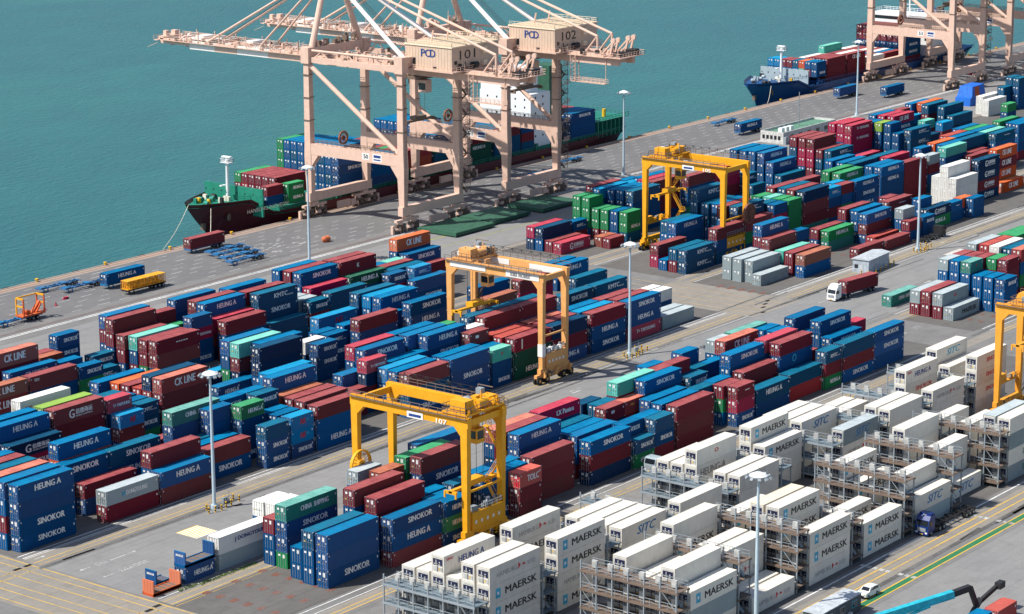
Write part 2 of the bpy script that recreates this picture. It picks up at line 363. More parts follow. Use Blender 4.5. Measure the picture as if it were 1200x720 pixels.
for y, w in ((304.65, .22), (303.45, .22), (302.95, .14), (250.5, .22), (248.75, .16), (272.4, .16), (193.1, .28), (297.6, .12)):
    LW.append((259.5, y, 466, y, w)); LW.append((487, y, 1400, y, w))
for y in (415.2, 416.0): LW.append((-300, y, 1400, y, .35))
for y in (325.9, 331.2, 355.2, 361.3): LW.append((487, y, 1400, y, .16))
lines('white_lane_lines', LW, 'line_white')
LY = []
for y, w in ((300.4, .20), (299.0, .16), (269.15, .22), (270.9, .14), (246.7, .2), (245.6, .2), (190.5, .3), (188.75, .3), (327.2, .14), (330.2, .14), (356.5, .14), (360.2, .14), (268.0, .12)):
    LY.append((259.0, y, 466, y, w)); LY.append((487, y, 1400, y, w))
lines('yellow_lane_lines', LY, 'line_yellow')
LC = []
for x, w in ((258.2, .26), (256.1, .20), (253.4, .20), (250.3, .20), (248.1, .20), (245.3, .20)): LC.append((x, 120, x, 425, w))
for x in (469, 473, 477, 481): LC.append((x, 298, x, 372, .14))
for y in (299.7, 297.9, 270.2, 268.9): LC.append((244.4, y, 258, y, .16))
lines('crossing_lines', LC, 'line_yellow', 0.024)
lines('green_walkway', [(245, 184.4, 1400, 187.2-2.3, 0.95)], 'line_green', 0.020)
lines('walkway_edges', [(245, 183.75, 1400, 184.25, .22), (245, 185.05, 1400, 185.55, .22)], 'line_yellow_bright', 0.024)
lines('quay_road_lines', [(480, 398.0, 760, 398.6, .25), (470, 405.5, 520, 406, .5)], 'line_olive', 0.024)
SK = []
for k in range(60):
    x = random.uniform(255, 620); y = random.choice((297.6, 296.9, 274.2, 295.2, 187, 186.4, 249.4, 302.2, 305.2, 274.9)) + random.uniform(-.25, .25); L = random.uniform(6, 45)
    SK.append((x, y, x+L, y+random.uniform(-.7, .7), random.uniform(.25, .7)))
SK += [(258, 297.7, 372, 297.3, .9), (375, 297.3, 420, 296.7, .7), (300, 186.6, 420, 186.9, .9)]
lines('tyre_marks', SK, 'skid', 0.028)
b = MB()      # rusty corner pads of the empty slots
for bx in (265.4, 271.9, 278.0): 
    for j in range(6): b.box(bx, bx+1.5, 253.4+2.9*j, 254.5+2.9*j, 0.0, 0.022)
for bx in (485.5, 487.0, 532, 538, 556, 562):
    for j in range(5): b.box(bx, bx+1.3, 306.4+2.9*j, 307.4+2.9*j, 0.0, 0.022)
for bx in (492, 498, 503.8):
    for j in range(2): b.box(bx, bx+1.3, 253.4+2.9*j, 254.4+2.9*j, 0.0, 0.022)
tag(b.obj('corner_pads', 'rust_pad'), kind='structure')
b = MB()
for x, y in ((254.8, 299.9), (257.0, 299.9), (254.4, 269.6), (256.6, 270.0)): b.box(x, x+1.5, y, y+0.75, 0.0, 0.030)
for x, y in ((474.5, 299), (477.5, 300.4), (480.2, 301.5), (470.5, 296.5), (497, 329), (300, 294.6), (306, 294.4)): b.box(x, x+1.6, y, y+0.7, 0.0, 0.030)
tag(b.obj('drain_pits', 'pit_black'), kind='structure')
# painted dashes of the apron
b = MB()
for j in range(9):
    y = 421.8 + 3.05*j; off = (j % 2)*3.6
    for i in range(190):
        x = 300 + 7.2*i + off + random.uniform(-.3, .3)
        if random.random() < 0.12: continue
        L = random.uniform(2.2, 4.0); b.quad((x,y,.012),(x+L,y,.012),(x+L,y+.2,.012),(x,y+.2,.012))
for i in range(46):
    x = random.uniform(440, 474); y = random.uniform(426, 438); b.quad((x,y,.014),(x+1.3,y,.014),(x+1.3,y+.3,.014),(x,y+.3,.014))
tag(b.obj('apron_dashes', 'line_faint'), kind='structure')
b = MB()      # crane rails
for y in (417.6, 418.2, 449.2, 449.8): b.box(-600, 1500, y-.07, y+.07, 0.0, 0.03)
tag(b.obj('crane_rails', 'rust_pad'), kind='structure')
# arrows, slot letters and walkway dashes painted on the service roads
b = MB(); Z = .024
def arrow(x, y, s, d):
    b.quad((x,y-.15*s,Z),(x+2.6*s*d,y-.15*s,Z),(x+2.6*s*d,y+.15*s,Z),(x,y+.15*s,Z)); b.poly([(x,y-.6*s,Z),(x-1.3*s*d,y,Z),(x,y+.6*s,Z)] if d > 0 else [(x,y+.6*s,Z),(x+1.3*s,y,Z),(x,y-.6*s,Z)])
for x, y, s, d in ((261.8, 291.8, .6, 1), (261.9, 286.5, .6, 1), (266, 278.5, .6, 1), (272.8, 291.7, .5, -1), (487.0, 291.5, .8, 1), (520, 282, .8, -1), (262, 301.7, .6, -1), (560, 300, .8, 1)): arrow(x, y, s, d)
for x in (337.8, 370.9, 404): 
    for k in range(9):
        y = 193.9 - 1.15*k
        if 4 < k < 6: continue
        b.quad((x,y-.75,Z+.006),(x+1.0,y-.75,Z+.006),(x+1.0,y,Z+.006),(x,y,Z+.006))
b.quad((267.6,291.45,Z),(271.6,291.45,Z),(271.6,291.75,Z),(267.6,291.75,Z)); b.quad((265,286.3,Z),(267.6,286.3,Z),(267.6,286.6,Z),(265,286.6,Z))
for x, y in ((352, 292), (392, 291), (430, 288), (471, 262), (455, 263.5), (540, 289)): b.quad((x,y,Z),(x+3.4,y,Z),(x+3.4,y+.35,Z),(x,y+.35,Z)); b.quad((x+.8,y+1.1,Z),(x+4.2,y+1.1,Z),(x+4.2,y+1.45,Z),(x+.8,y+1.45,Z))
for x, y, n in ((264.6, 291.2, 4), (264.8, 286.0, 5), (268.0, 286.0, 5), (478, 262, 5), (497, 291, 3), (505, 262.5, 4)):
    for k in range(n):
        for j in range(3): xx, yy = x+.62*k, y+.5*j; b.quad((xx,yy,Z),(xx+.42,yy,Z),(xx+.42,yy+.13,Z),(xx,yy+.13,Z)); b.quad((xx,yy+.16,Z),(xx+.12,yy+.16,Z),(xx+.12,yy+.40,Z),(xx,yy+.40,Z)) if (k+j) % 2 else None
tag(b.obj('road_arrows', 'line_faint'), kind='structure')
b = MB()
for i in range(8): b.quad((283.6,288+.62*i,Z),(288.6,288+.62*i,Z),(288.6,288.34+.62*i,Z),(283.6,288.34+.62*i,Z))
tag(b.obj('hatched_box', 'line_white'), kind='structure')
b = MB()
for i in range(8): b.quad((283.6,288.34+.62*i,Z),(288.6,288.34+.62*i,Z),(288.6,288.60+.62*i,Z),(283.6,288.60+.62*i,Z))
for q in ((276.2,277.6,280.4,.16),): b.quad((276,278,Z),(280,278,Z),(280,278.2,Z),(276,278.2,Z)); b.quad((276,280.4,Z),(280,280.4,Z),(280,280.6,Z),(276,280.6,Z)); b.quad((276,278.2,Z),(276.2,278.2,Z),(276.2,280.4,Z),(276,280.4,Z))
tag(b.obj('hatched_box_stripes', 'line_yellow_bright'), kind='structure')
sheet('sand_patch', 547.5, 556, 287.6, 293.2, 0.03, 'concrete_light')
# weeds growing along the flat racks
b = MB(); random.seed(8)
for k in range(900):
    x = random.uniform(264, 281); y = 271.9 + random.gauss(0, .28) + (0.5 if x < 268 else 0); h = random.uniform(.06, .28); a = random.uniform(0, 6.28); w = random.uniform(.05, .14)
    dx, dy = math.cos(a)*w, math.sin(a)*w; b.poly([(x-dx,y-dy,0.012),(x+dx,y+dy,0.012),(x+random.uniform(-.15,.15),y+random.uniform(-.15,.15),h)])
tag(b.obj('weeds', 'grass_blade'), kind='stuff')
DATA = """
301.89,363.1,0.03,4,1,B,HEUNGA,0,0,3,1,0,c
301.89,363.1,2.938,4,1,P,CKLINE,0,1,3,1,0,c
301.89,363.1,5.846,4,0,Q,CKLINE,1,2,3,1,0,c
314.63,363.09,0.03,4,1,B,-,0,0,3,2,0,c
314.63,363.09,2.938,4,0,N,-,0,1,3,2,0,c
314.63,363.09,5.541,4,1,M,tex,1,2,3,2,0,c
327.12,362.55,0.03,2,0,D,-,0,0,3,3,0,c
327.12,362.55,2.633,2,0,G,HEUNGA,0,1,3,3,0,c
327.12,362.55,5.236,2,0,N,SINOKOR,1,2,3,3,0,c
347.91,362.66,0.03,4,1,K,-,0,0,3,4,0,c
347.91,362.66,2.938,4,1,M,-,1,1,3,4,0,c
347.91,362.66,5.846,4,1,M,text,1,2,3,4,0,c
367.82,362.69,0.03,4,1,M,-,0,0,3,5,0,c
367.82,362.69,2.938,4,1,N,-,0,1,3,5,0,c
367.82,362.69,5.846,4,1,M,-,1,2,3,5,0,c
381.09,363.07,0.03,4,1,K,SINOKOR,0,0,2,6,0,c
381.09,363.07,2.938,4,0,K,-,1,1,2,6,0,c
393.96,362.81,0.03,2,0,N,SINOKOR,0,0,3,7,0,c
393.96,362.81,2.633,2,0,M,-,0,1,3,7,0,c
393.96,362.81,5.236,2,0,K,SINOKOR,1,2,3,7,0,c
400.84,363.25,0.03,4,0,K,-,0,0,3,8,0,c
400.84,363.25,2.633,4,1,K,-,0,1,3,8,0,c
400.84,363.25,5.541,4,1,K,-,1,2,3,8,0,c
429.2,363.25,0.03,4,1,N,SINOKOR,0,0,2,9,0,c
429.2,363.25,2.938,4,1,B,-,1,1,2,9,0,c
333.85,365.43,0.03,2,0,D,-,0,0,2,1,1,c
333.85,365.43,2.633,2,0,K,KMTC,0,1,2,1,1,c
348.09,365.72,0.03,4,1,G,-,0,0,3,2,1,c
348.09,365.72,2.938,4,0,M,-,0,1,3,2,1,c
348.09,365.72,5.541,4,1,M,-,1,2,3,2,1,c
361.3,366.08,0.03,2,0,B,SINOKOR,0,0,4,3,1,c
361.3,366.08,2.633,2,0,N,-,0,1,4,3,1,c
361.3,366.08,5.236,2,0,X,TAIYOUNG,0,2,4,3,1,c
361.3,366.08,7.839,2,0,N,-,1,3,4,3,1,c
367.9,366.1,0.03,4,1,D,-,0,0,3,4,1,c
367.9,366.1,2.938,4,1,M,-,0,1,3,4,1,c
367.9,366.1,5.846,4,1,X,-,0,2,3,4,1,c
380.81,365.59,0.03,4,1,K,-,0,0,4,5,1,c
380.81,365.59,2.938,4,1,K,-,0,1,4,5,1,c
380.81,365.59,5.846,4,1,K,SINOKOR,1,2,4,5,1,c
380.81,365.59,8.754,4,1,K,KMTC,1,3,4,5,1,c
393.55,365.91,0.03,2,0,M,-,0,0,3,6,1,c
393.55,365.91,2.633,2,0,N,SINOKOR,0,1,3,6,1,c
393.55,365.91,5.236,2,0,S,-,0,2,3,6,1,c
423.92,366.13,0.03,2,0,N,SINOKOR,0,0,3,7,1,c
423.92,366.13,2.633,2,0,X,-,0,1,3,7,1,c
423.92,366.13,5.236,2,0,N,SINOKOR,1,2,3,7,1,c
432.64,366.13,0.03,2,0,L,-,0,0,3,8,1,c
432.64,366.13,2.633,2,0,L,NS,0,1,3,8,1,c
432.64,366.13,5.236,2,0,L,KMTC,1,2,3,8,1,c
314.53,368.59,0.03,4,0,B,-,0,0,3,1,2,c
314.53,368.59,2.633,4,1,B,SINOKOR,0,1,3,1,2,c
314.53,368.59,5.541,4,1,B,SINOKOR,1,2,3,1,2,c
327.02,368.31,0.03,2,0,N,-,0,0,3,2,2,c
327.02,368.31,2.633,2,0,B,-,0,1,3,2,2,c
327.02,368.31,5.236,2,0,B,-,0,2,3,2,2,c
347.93,368.4,0.03,4,1,M,-,0,0,3,3,2,c
347.93,368.4,2.938,4,1,N,-,0,1,3,3,2,c
347.93,368.4,5.846,4,1,T,-,1,2,3,3,2,c
367.83,368.62,0.03,4,1,N,SINOKOR,0,0,4,4,2,c
367.83,368.62,2.938,4,1,D,-,0,1,4,4,2,c
367.83,368.62,5.846,4,1,N,-,0,2,4,4,2,c
367.83,368.62,8.754,4,1,B,HEUNGA,1,3,4,4,2,c
380.75,369.01,0.03,4,1,N,SINOKOR,0,0,4,5,2,c
380.75,369.01,2.938,4,1,B,-,0,1,4,5,2,c
380.75,369.01,5.846,4,1,G,-,0,2,4,5,2,c
380.75,369.01,8.754,4,1,M,-,0,3,4,5,2,c
393.35,368.7,0.03,2,0,N,HEUNGA,0,0,3,6,2,c
393.35,368.7,2.633,2,0,M,-,0,1,3,6,2,c
393.35,368.7,5.236,2,0,S,-,0,2,3,6,2,c
400.72,368.83,0.03,4,1,K,-,0,0,3,7,2,c
400.72,368.83,2.938,4,1,N,-,0,1,3,7,2,c
400.72,368.83,5.846,4,1,X,-,1,2,3,7,2,c
414.1,369.01,0.03,4,1,G,-,0,0,3,8,2,c
414.1,369.01,2.938,4,1,N,SINOKOR,0,1,3,8,2,c
414.1,369.01,5.846,4,1,DG,HEUNGA,1,2,3,8,2,c
427.26,368.82,0.03,4,0,M,-,0,0,3,9,2,c
427.26,368.82,2.633,4,0,G,-,0,1,3,9,2,c
427.26,368.82,5.236,4,0,K,-,0,2,3,9,2,c
312.66,371.89,0.03,4,1,K,-,0,0,4,1,3,c
312.66,371.89,2.938,4,1,D,-,0,1,4,1,3,c
312.66,371.89,5.846,4,1,M,-,0,2,4,1,3,c
312.66,371.89,8.754,4,1,P,CKLINE,1,3,4,1,3,c
347.16,371.19,0.03,4,1,N,-,0,0,3,2,3,c
347.16,371.19,2.938,4,1,M,-,0,1,3,2,3,c
347.16,371.19,5.846,4,1,M,-,1,2,3,2,3,c
359.45,371.78,0.03,2,0,K,-,0,0,3,3,3,c
359.45,371.78,2.633,2,0,M,-,0,1,3,3,3,c
359.45,371.78,5.236,2,0,G,-,0,2,3,3,3,c
368.33,371.71,0.03,4,1,D,-,0,0,4,4,3,c
368.33,371.71,2.938,4,1,M,-,0,1,4,4,3,c
368.33,371.71,5.846,4,1,B,HEUNGA,0,2,4,4,3,c
368.33,371.71,8.754,4,1,M,-,1,3,4,4,3,c
400.97,371.89,0.03,4,1,B,HEUNGA,0,0,4,5,3,c
400.97,371.89,2.938,4,1,K,-,0,1,4,5,3,c
400.97,371.89,5.846,4,1,N,-,0,2,4,5,3,c
400.97,371.89,8.754,4,1,N,SINOKOR,1,3,4,5,3,c
413.98,371.89,0.03,4,1,M,-,0,0,4,6,3,c
413.98,371.89,2.938,4,1,B,-,0,1,4,6,3,c
413.98,371.89,5.846,4,1,M,-,0,2,4,6,3,c
413.98,371.89,8.754,4,1,M,K,1,3,4,6,3,c
426.39,371.34,0.03,4,0,N,HEUNGA,0,0,3,7,3,c
426.39,371.34,2.633,4,1,K,-,0,1,3,7,3,c
426.39,371.34,5.541,4,0,M,-,0,2,3,7,3,c
439.42,371.89,0.03,4,1,B,HEUNGA,0,0,2,8,3,c
439.42,371.89,2.938,4,1,M,-,0,1,2,8,3,c
327.25,374.21,0.03,2,0,M,-,0,0,3,1,4,c
327.25,374.21,2.633,2,0,N,-,0,1,3,1,4,c
327.25,374.21,5.236,2,0,Q,-,0,2,3,1,4,c
340.97,374.07,0.03,2,0,N,SINOKOR,0,0,2,2,4,c
340.97,374.07,2.633,2,0,K,SINOKOR,1,1,2,2,4,c
347.11,374.3,0.03,4,1,M,-,0,0,4,3,4,c
347.11,374.3,2.938,4,1,N,-,0,1,4,3,4,c
347.11,374.3,5.846,4,1,M,-,0,2,4,3,4,c
347.11,374.3,8.754,4,1,M,-,1,3,4,3,4,c
359.4,374.77,0.03,2,0,M,-,0,0,4,4,4,c
359.4,374.77,2.633,2,0,B,SINOKOR,0,1,4,4,4,c
359.4,374.77,5.236,2,0,M,-,0,2,4,4,4,c
359.4,374.77,7.839,2,0,M,-,0,3,4,4,4,c
380.22,374.23,0.03,4,1,M,-,0,0,4,5,4,c
380.22,374.23,2.938,4,1,N,HEUNGA,0,1,4,5,4,c
380.22,374.23,5.846,4,1,D,-,0,2,4,5,4,c
380.22,374.23,8.754,4,1,B,-,1,3,4,5,4,c
400.8,374.75,0.03,4,1,B,SINOKOR,0,0,4,6,4,c
400.8,374.75,2.938,4,1,K,-,0,1,4,6,4,c
400.8,374.75,5.846,4,1,B,HEUNGA,0,2,4,6,4,c
400.8,374.75,8.754,4,1,M,-,0,3,4,6,4,c
413.79,374.77,0.03,4,1,M,-,0,0,4,7,4,c
413.79,374.77,2.938,4,1,N,-,0,1,4,7,4,c
413.79,374.77,5.846,4,1,K,-,0,2,4,7,4,c
413.79,374.77,8.754,4,1,M,-,0,3,4,7,4,c
426.84,374.77,0.03,2,0,N,HEUNGA,0,0,3,8,4,c
426.84,374.77,2.633,2,0,N,HEUNGA,0,1,3,8,4,c
426.84,374.77,5.236,2,0,B,-,0,2,3,8,4,c
433.43,374.77,0.03,2,0,B,-,0,0,3,9,4,c
433.43,374.77,2.633,2,0,M,-,0,1,3,9,4,c
433.43,374.77,5.236,2,0,T,-,0,2,3,9,4,c
440.29,374.6,0.03,4,0,G,-,0,0,3,10,4,c
440.29,374.6,2.633,4,1,K,-,0,1,3,10,4,c
440.29,374.6,5.541,4,1,N,SINOKOR,1,2,3,10,4,c
327.46,376.95,0.03,2,0,N,-,0,0,3,1,5,c
327.46,376.95,2.633,2,0,N,SINOKOR,0,1,3,1,5,c
327.46,376.95,5.236,2,0,M,-,0,2,3,1,5,c
334.25,376.95,0.03,2,0,B,-,0,0,4,2,5,c
334.25,376.95,2.633,2,0,D,-,0,1,4,2,5,c
334.25,376.95,5.236,2,0,N,SINOKOR,0,2,4,2,5,c
334.25,376.95,7.839,2,0,N,SINOKOR,1,3,4,2,5,c
348.5,377.55,0.03,4,1,K,-,0,0,4,3,5,c
348.5,377.55,2.938,4,1,N,-,0,1,4,3,5,c
348.5,377.55,5.846,4,1,M,-,0,2,4,3,5,c
348.5,377.55,8.754,4,1,B,-,1,3,4,3,5,c
367.69,377.22,0.03,4,1,B,HEUNGA,0,0,4,4,5,c
367.69,377.22,2.938,4,1,K,-,0,1,4,4,5,c
367.69,377.22,5.846,4,0,B,-,0,2,4,4,5,c
367.69,377.22,8.449,4,1,B,-,1,3,4,4,5,c
400.34,377.65,0.03,4,1,N,-,0,0,4,5,5,c
400.34,377.65,2.938,4,1,B,SINOKOR,0,1,4,5,5,c
400.34,377.65,5.846,4,1,N,-,0,2,4,5,5,c
400.34,377.65,8.754,4,1,B,-,0,3,4,5,5,c
440.06,377.57,0.03,4,1,B,HEUNGA,0,0,4,6,5,c
440.06,377.57,2.938,4,1,N,-,0,1,4,6,5,c
440.06,377.57,5.846,4,1,N,-,0,2,4,6,5,c
440.06,377.57,8.754,4,1,O,CKLINE,1,3,4,6,5,c
281.43,331.07,0.03,4,1,N,-,0,0,3,1,0,b
281.43,331.07,2.938,4,1,X,TAIYOUNG,0,1,3,1,0,b
281.43,331.07,5.846,4,0,D,XINDE,1,2,3,1,0,b
308.12,331.49,0.03,2,0,N,-,0,0,3,2,0,b
308.12,331.49,2.633,2,0,M,-,1,1,3,2,0,b
308.12,331.49,5.236,2,0,L,NS,1,2,3,2,0,b
281.49,334.13,0.03,4,0,K,-,0,0,4,1,1,b
281.49,334.13,2.633,4,1,B,-,0,1,4,1,1,b
281.49,334.13,5.541,4,1,N,HEUNGA,0,2,4,1,1,b
281.49,334.13,8.449,4,1,B,HEUNGA,1,3,4,1,1,b
294.67,334.18,0.03,4,0,N,HEUNGA,0,0,4,2,1,b
294.67,334.18,2.633,4,1,K,-,0,1,4,2,1,b
294.67,334.18,5.541,4,1,M,-,1,2,4,2,1,b
294.67,334.18,8.449,4,1,M,XINDE,1,3,4,2,1,b
307.56,334.01,0.03,2,0,B,HEUNGA,0,0,4,3,1,b
307.56,334.01,2.633,2,0,N,-,0,1,4,3,1,b
307.56,334.01,5.236,2,0,D,-,0,2,4,3,1,b
307.56,334.01,7.839,2,0,X,TAIYOUNG,1,3,4,3,1,b
314.32,333.95,0.03,2,0,G,-,0,0,3,4,1,b
314.32,333.95,2.633,2,0,K,SINOKOR,0,1,3,4,1,b
314.32,333.95,5.236,2,0,K,KMTC,1,2,3,4,1,b
321.35,334.1,0.03,4,1,D,-,0,0,4,5,1,b
321.35,334.1,2.938,4,1,M,-,0,1,4,5,1,b
321.35,334.1,5.846,4,0,M,-,1,2,4,5,1,b
321.35,334.1,8.449,4,1,P,CKLINE,1,3,4,5,1,b
348.19,334.36,0.03,4,1,B,-,0,0,4,6,1,b
348.19,334.36,2.938,4,1,B,-,0,1,4,6,1,b
348.19,334.36,5.846,4,1,D,-,1,2,4,6,1,b
348.19,334.36,8.754,4,1,D,-,1,3,4,6,1,b
381.67,334.48,0.03,4,1,G,-,0,0,2,7,1,b
381.67,334.48,2.938,4,1,P,-,0,1,2,7,1,b
393.96,334.51,0.03,4,1,N,HEUNGA,0,0,4,8,1,b
393.96,334.51,2.938,4,1,M,-,0,1,4,8,1,b
393.96,334.51,5.846,4,1,N,HEUNGA,1,2,4,8,1,b
393.96,334.51,8.754,4,1,N,SINOKOR,1,3,4,8,1,b
417.23,333.95,0.03,4,0,N,SINOKOR,0,0,3,9,1,b
417.23,333.95,2.633,4,0,N,SINOKOR,0,1,3,9,1,b
417.23,333.95,5.236,4,0,Q,-,1,2,3,9,1,b
281.69,337.53,0.03,4,0,M,-,0,0,4,1,2,b
281.69,337.53,2.633,4,1,N,HEUNGA,0,1,4,1,2,b
281.69,337.53,5.541,4,1,M,-,0,2,4,1,2,b
281.69,337.53,8.449,4,1,B,-,0,3,4,1,2,b
294.91,337.25,0.03,4,0,K,-,0,0,4,2,2,b
294.91,337.25,2.633,4,1,B,-,0,1,4,2,2,b
294.91,337.25,5.541,4,1,M,-,0,2,4,2,2,b
294.91,337.25,8.449,4,1,Y,-,1,3,4,2,2,b
314.38,336.83,0.03,2,0,N,SINOKOR,0,0,3,3,2,b
314.38,336.83,2.633,2,0,K,-,0,1,3,3,2,b
314.38,336.83,5.236,2,0,N,-,0,2,3,3,2,b
321.46,337.1,0.03,4,1,B,-,0,0,4,4,2,b
321.46,337.1,2.938,4,1,N,HEUNGA,0,1,4,4,2,b
321.46,337.1,5.846,4,0,P,-,0,2,4,4,2,b
321.46,337.1,8.449,4,1,D,-,1,3,4,4,2,b
339.36,337.14,0.03,2,0,N,-,0,0,2,5,2,b
339.36,337.14,2.633,2,0,B,HEUNGA,1,1,2,5,2,b
345.49,337.08,0.03,2,0,K,-,0,0,2,6,2,b
345.49,337.08,2.633,2,0,N,-,0,1,2,6,2,b
351.65,337.43,0.03,4,1,G,-,0,0,4,7,2,b
351.65,337.43,2.938,4,0,M,-,0,1,4,7,2,b
351.65,337.43,5.541,4,1,M,-,0,2,4,7,2,b
351.65,337.43,8.449,4,1,B,-,0,3,4,7,2,b
367.83,337.0,0.03,2,0,N,-,0,0,3,8,2,b
367.83,337.0,2.633,2,0,N,SINOKOR,1,1,3,8,2,b
367.83,337.0,5.236,2,0,N,SINOKOR,1,2,3,8,2,b
380.5,337.0,0.03,4,0,K,-,0,0,4,9,2,b
380.5,337.0,2.633,4,0,B,-,0,1,4,9,2,b
380.5,337.0,5.236,4,0,N,-,1,2,4,9,2,b
380.5,337.0,7.839,4,0,M,-,1,3,4,9,2,b
434.65,337.28,0.03,4,0,B,-,0,0,3,10,2,b
434.65,337.28,2.633,4,1,X,-,0,1,3,10,2,b
434.65,337.28,5.541,4,1,M,-,1,2,3,10,2,b
454.99,336.88,0.03,4,0,N,SINOKOR,0,0,2,11,2,b
454.99,336.88,2.633,4,0,K,-,1,1,2,11,2,b
314.49,340.06,0.03,2,0,N,SINOKOR,0,0,3,1,3,b
314.49,340.06,2.633,2,0,M,-,0,1,3,1,3,b
314.49,340.06,5.236,2,0,N,-,0,2,3,1,3,b
321.81,340.23,0.03,4,1,N,SINOKOR,0,0,3,2,3,b
321.81,340.23,2.938,4,0,D,-,0,1,3,2,3,b
321.81,340.23,5.541,4,1,R,-,0,2,3,2,3,b
348.18,339.95,0.03,4,1,M,-,0,0,4,3,3,b
348.18,339.95,2.938,4,1,D,-,0,1,4,3,3,b
348.18,339.95,5.846,4,1,M,-,1,2,4,3,3,b
348.18,339.95,8.754,4,1,T,-,1,3,4,3,3,b
367.77,340.41,0.03,2,0,B,-,0,0,3,4,3,b
367.77,340.41,2.633,2,0,D,-,0,1,3,4,3,b
367.77,340.41,5.236,2,0,W,-,0,2,3,4,3,b
374.73,340.41,0.03,2,0,N,-,0,0,3,5,3,b
374.73,340.41,2.633,2,0,N,SINOKOR,0,1,3,5,3,b
374.73,340.41,5.236,2,0,N,KMTC,0,2,3,5,3,b
386.13,340.31,0.03,4,1,M,-,0,0,3,6,3,b
386.13,340.31,2.938,4,1,N,-,0,1,3,6,3,b
386.13,340.31,5.846,4,1,B,-,0,2,3,6,3,b
422.31,339.95,0.03,4,1,N,-,0,0,3,7,3,b
422.31,339.95,2.938,4,1,N,HEUNGA,0,1,3,7,3,b
422.31,339.95,5.846,4,1,N,-,1,2,3,7,3,b
294.5,342.82,0.03,4,1,B,SINOKOR,0,0,4,1,4,b
294.5,342.82,2.938,4,1,B,HEUNGA,0,1,4,1,4,b
294.5,342.82,5.846,4,1,S,-,0,2,4,1,4,b
294.5,342.82,8.754,4,1,W,red,1,3,4,1,4,b
313.92,343.29,0.03,2,0,N,HEUNGA,0,0,3,2,4,b
313.92,343.29,2.633,2,0,K,-,0,1,3,2,4,b
313.92,343.29,5.236,2,0,K,-,0,2,3,2,4,b
321.31,342.75,0.03,4,1,K,-,0,0,3,3,4,b
321.31,342.75,2.938,4,1,B,-,0,1,3,3,4,b
321.31,342.75,5.846,4,1,M,-,0,2,3,3,4,b
340.57,343.16,0.03,2,0,K,-,0,0,2,4,4,b
340.57,343.16,2.633,2,0,D,-,0,1,2,4,4,b
348.58,343.05,0.03,4,1,N,-,0,0,4,5,4,b
348.58,343.05,2.938,4,1,G,-,0,1,4,5,4,b
348.58,343.05,5.846,4,1,N,-,0,2,4,5,4,b
348.58,343.05,8.754,4,1,B,-,1,3,4,5,4,b
374.53,343.29,0.03,2,0,N,SINOKOR,0,0,3,6,4,b
374.53,343.29,2.633,2,0,B,HEUNGA,0,1,3,6,4,b
374.53,343.29,5.236,2,0,N,-,0,2,3,6,4,b
382.88,343.29,0.03,2,0,B,-,0,0,3,7,4,b
382.88,343.29,2.633,2,0,K,-,0,1,3,7,4,b
382.88,343.29,5.236,2,0,B,-,0,2,3,7,4,b
394.08,342.83,0.03,4,1,N,HEUNGA,0,0,4,8,4,b
394.08,342.83,2.938,4,1,G,-,0,1,4,8,4,b
394.08,342.83,5.846,4,1,B,-,0,2,4,8,4,b
394.08,342.83,8.754,4,1,B,HEUNGA,1,3,4,8,4,b
321.83,346.17,0.03,4,1,M,-,0,0,3,1,5,b
321.83,346.17,2.938,4,0,N,-,0,1,3,1,5,b
321.83,346.17,5.541,4,1,O,-,0,2,3,1,5,b
347.41,346.17,0.03,2,0,N,SINOKOR,0,0,2,2,5,b
347.41,346.17,2.633,2,0,L,KMTC,0,1,2,2,5,b
394.62,346.17,0.03,4,1,N,HEUNGA,0,0,4,3,5,b
394.62,346.17,2.938,4,1,B,SINOKOR,0,1,4,3,5,b
394.62,346.17,5.846,4,1,B,-,0,2,4,3,5,b
394.62,346.17,8.754,4,0,L,-,0,3,4,3,5,b
459.91,345.87,0.03,4,1,N,-,0,0,2,4,5,b
459.91,345.87,2.938,4,1,B,HEUNGA,1,1,2,4,5,b
319.11,348.8,0.03,4,1,D,-,0,0,3,1,6,b
319.11,348.8,2.938,4,1,K,-,0,1,3,1,6,b
319.11,348.8,5.846,4,1,B,-,1,2,3,1,6,b
381.42,349.05,0.03,4,1,N,HEUNGA,0,0,3,2,6,b
381.42,349.05,2.938,4,1,K,-,0,1,3,2,6,b
381.42,349.05,5.846,4,1,L,NS,1,2,3,2,6,b
393.94,349.05,0.03,4,1,N,-,0,0,4,3,6,b
393.94,349.05,2.938,4,1,B,HEUNGA,0,1,4,3,6,b
393.94,349.05,5.846,4,1,N,-,0,2,4,3,6,b
393.94,349.05,8.754,4,1,K,-,1,3,4,3,6,b
459.35,349.05,0.03,4,1,M,-,0,0,2,4,6,b
459.35,349.05,2.938,4,1,B,-,0,1,2,4,6,b
261.19,305.83,0.03,4,0,N,SINOKOR,1,0,4,1,0,a
261.19,305.83,2.633,4,1,N,SINOKOR,1,1,4,1,0,a
261.19,305.83,5.541,4,1,N,-,1,2,4,1,0,a
261.19,305.83,8.449,4,1,B,HEUNGA,1,3,4,1,0,a
280.12,305.61,0.03,4,1,M,-,1,0,2,2,0,a
280.12,305.61,2.938,4,0,S,DONGYOUNG,1,1,2,2,0,a
292.61,305.18,0.03,4,1,M,-,1,0,2,3,0,a
292.61,305.18,2.938,4,1,B,HEUNGA,1,1,2,3,0,a
318.73,305.15,0.03,2,0,N,SINOKOR,1,0,3,4,0,a
318.73,305.15,2.633,2,0,N,SINOKOR,1,1,3,4,0,a
318.73,305.15,5.236,2,0,K,-,1,2,3,4,0,a
325.72,305.49,0.03,2,0,N,SINOKOR,1,0,3,5,0,a
325.72,305.49,2.633,2,0,L,NS,1,1,3,5,0,a
325.72,305.49,5.236,2,0,L,NS,1,2,3,5,0,a
332.57,305.25,0.03,4,1,B,HEUNGA,1,0,3,6,0,a
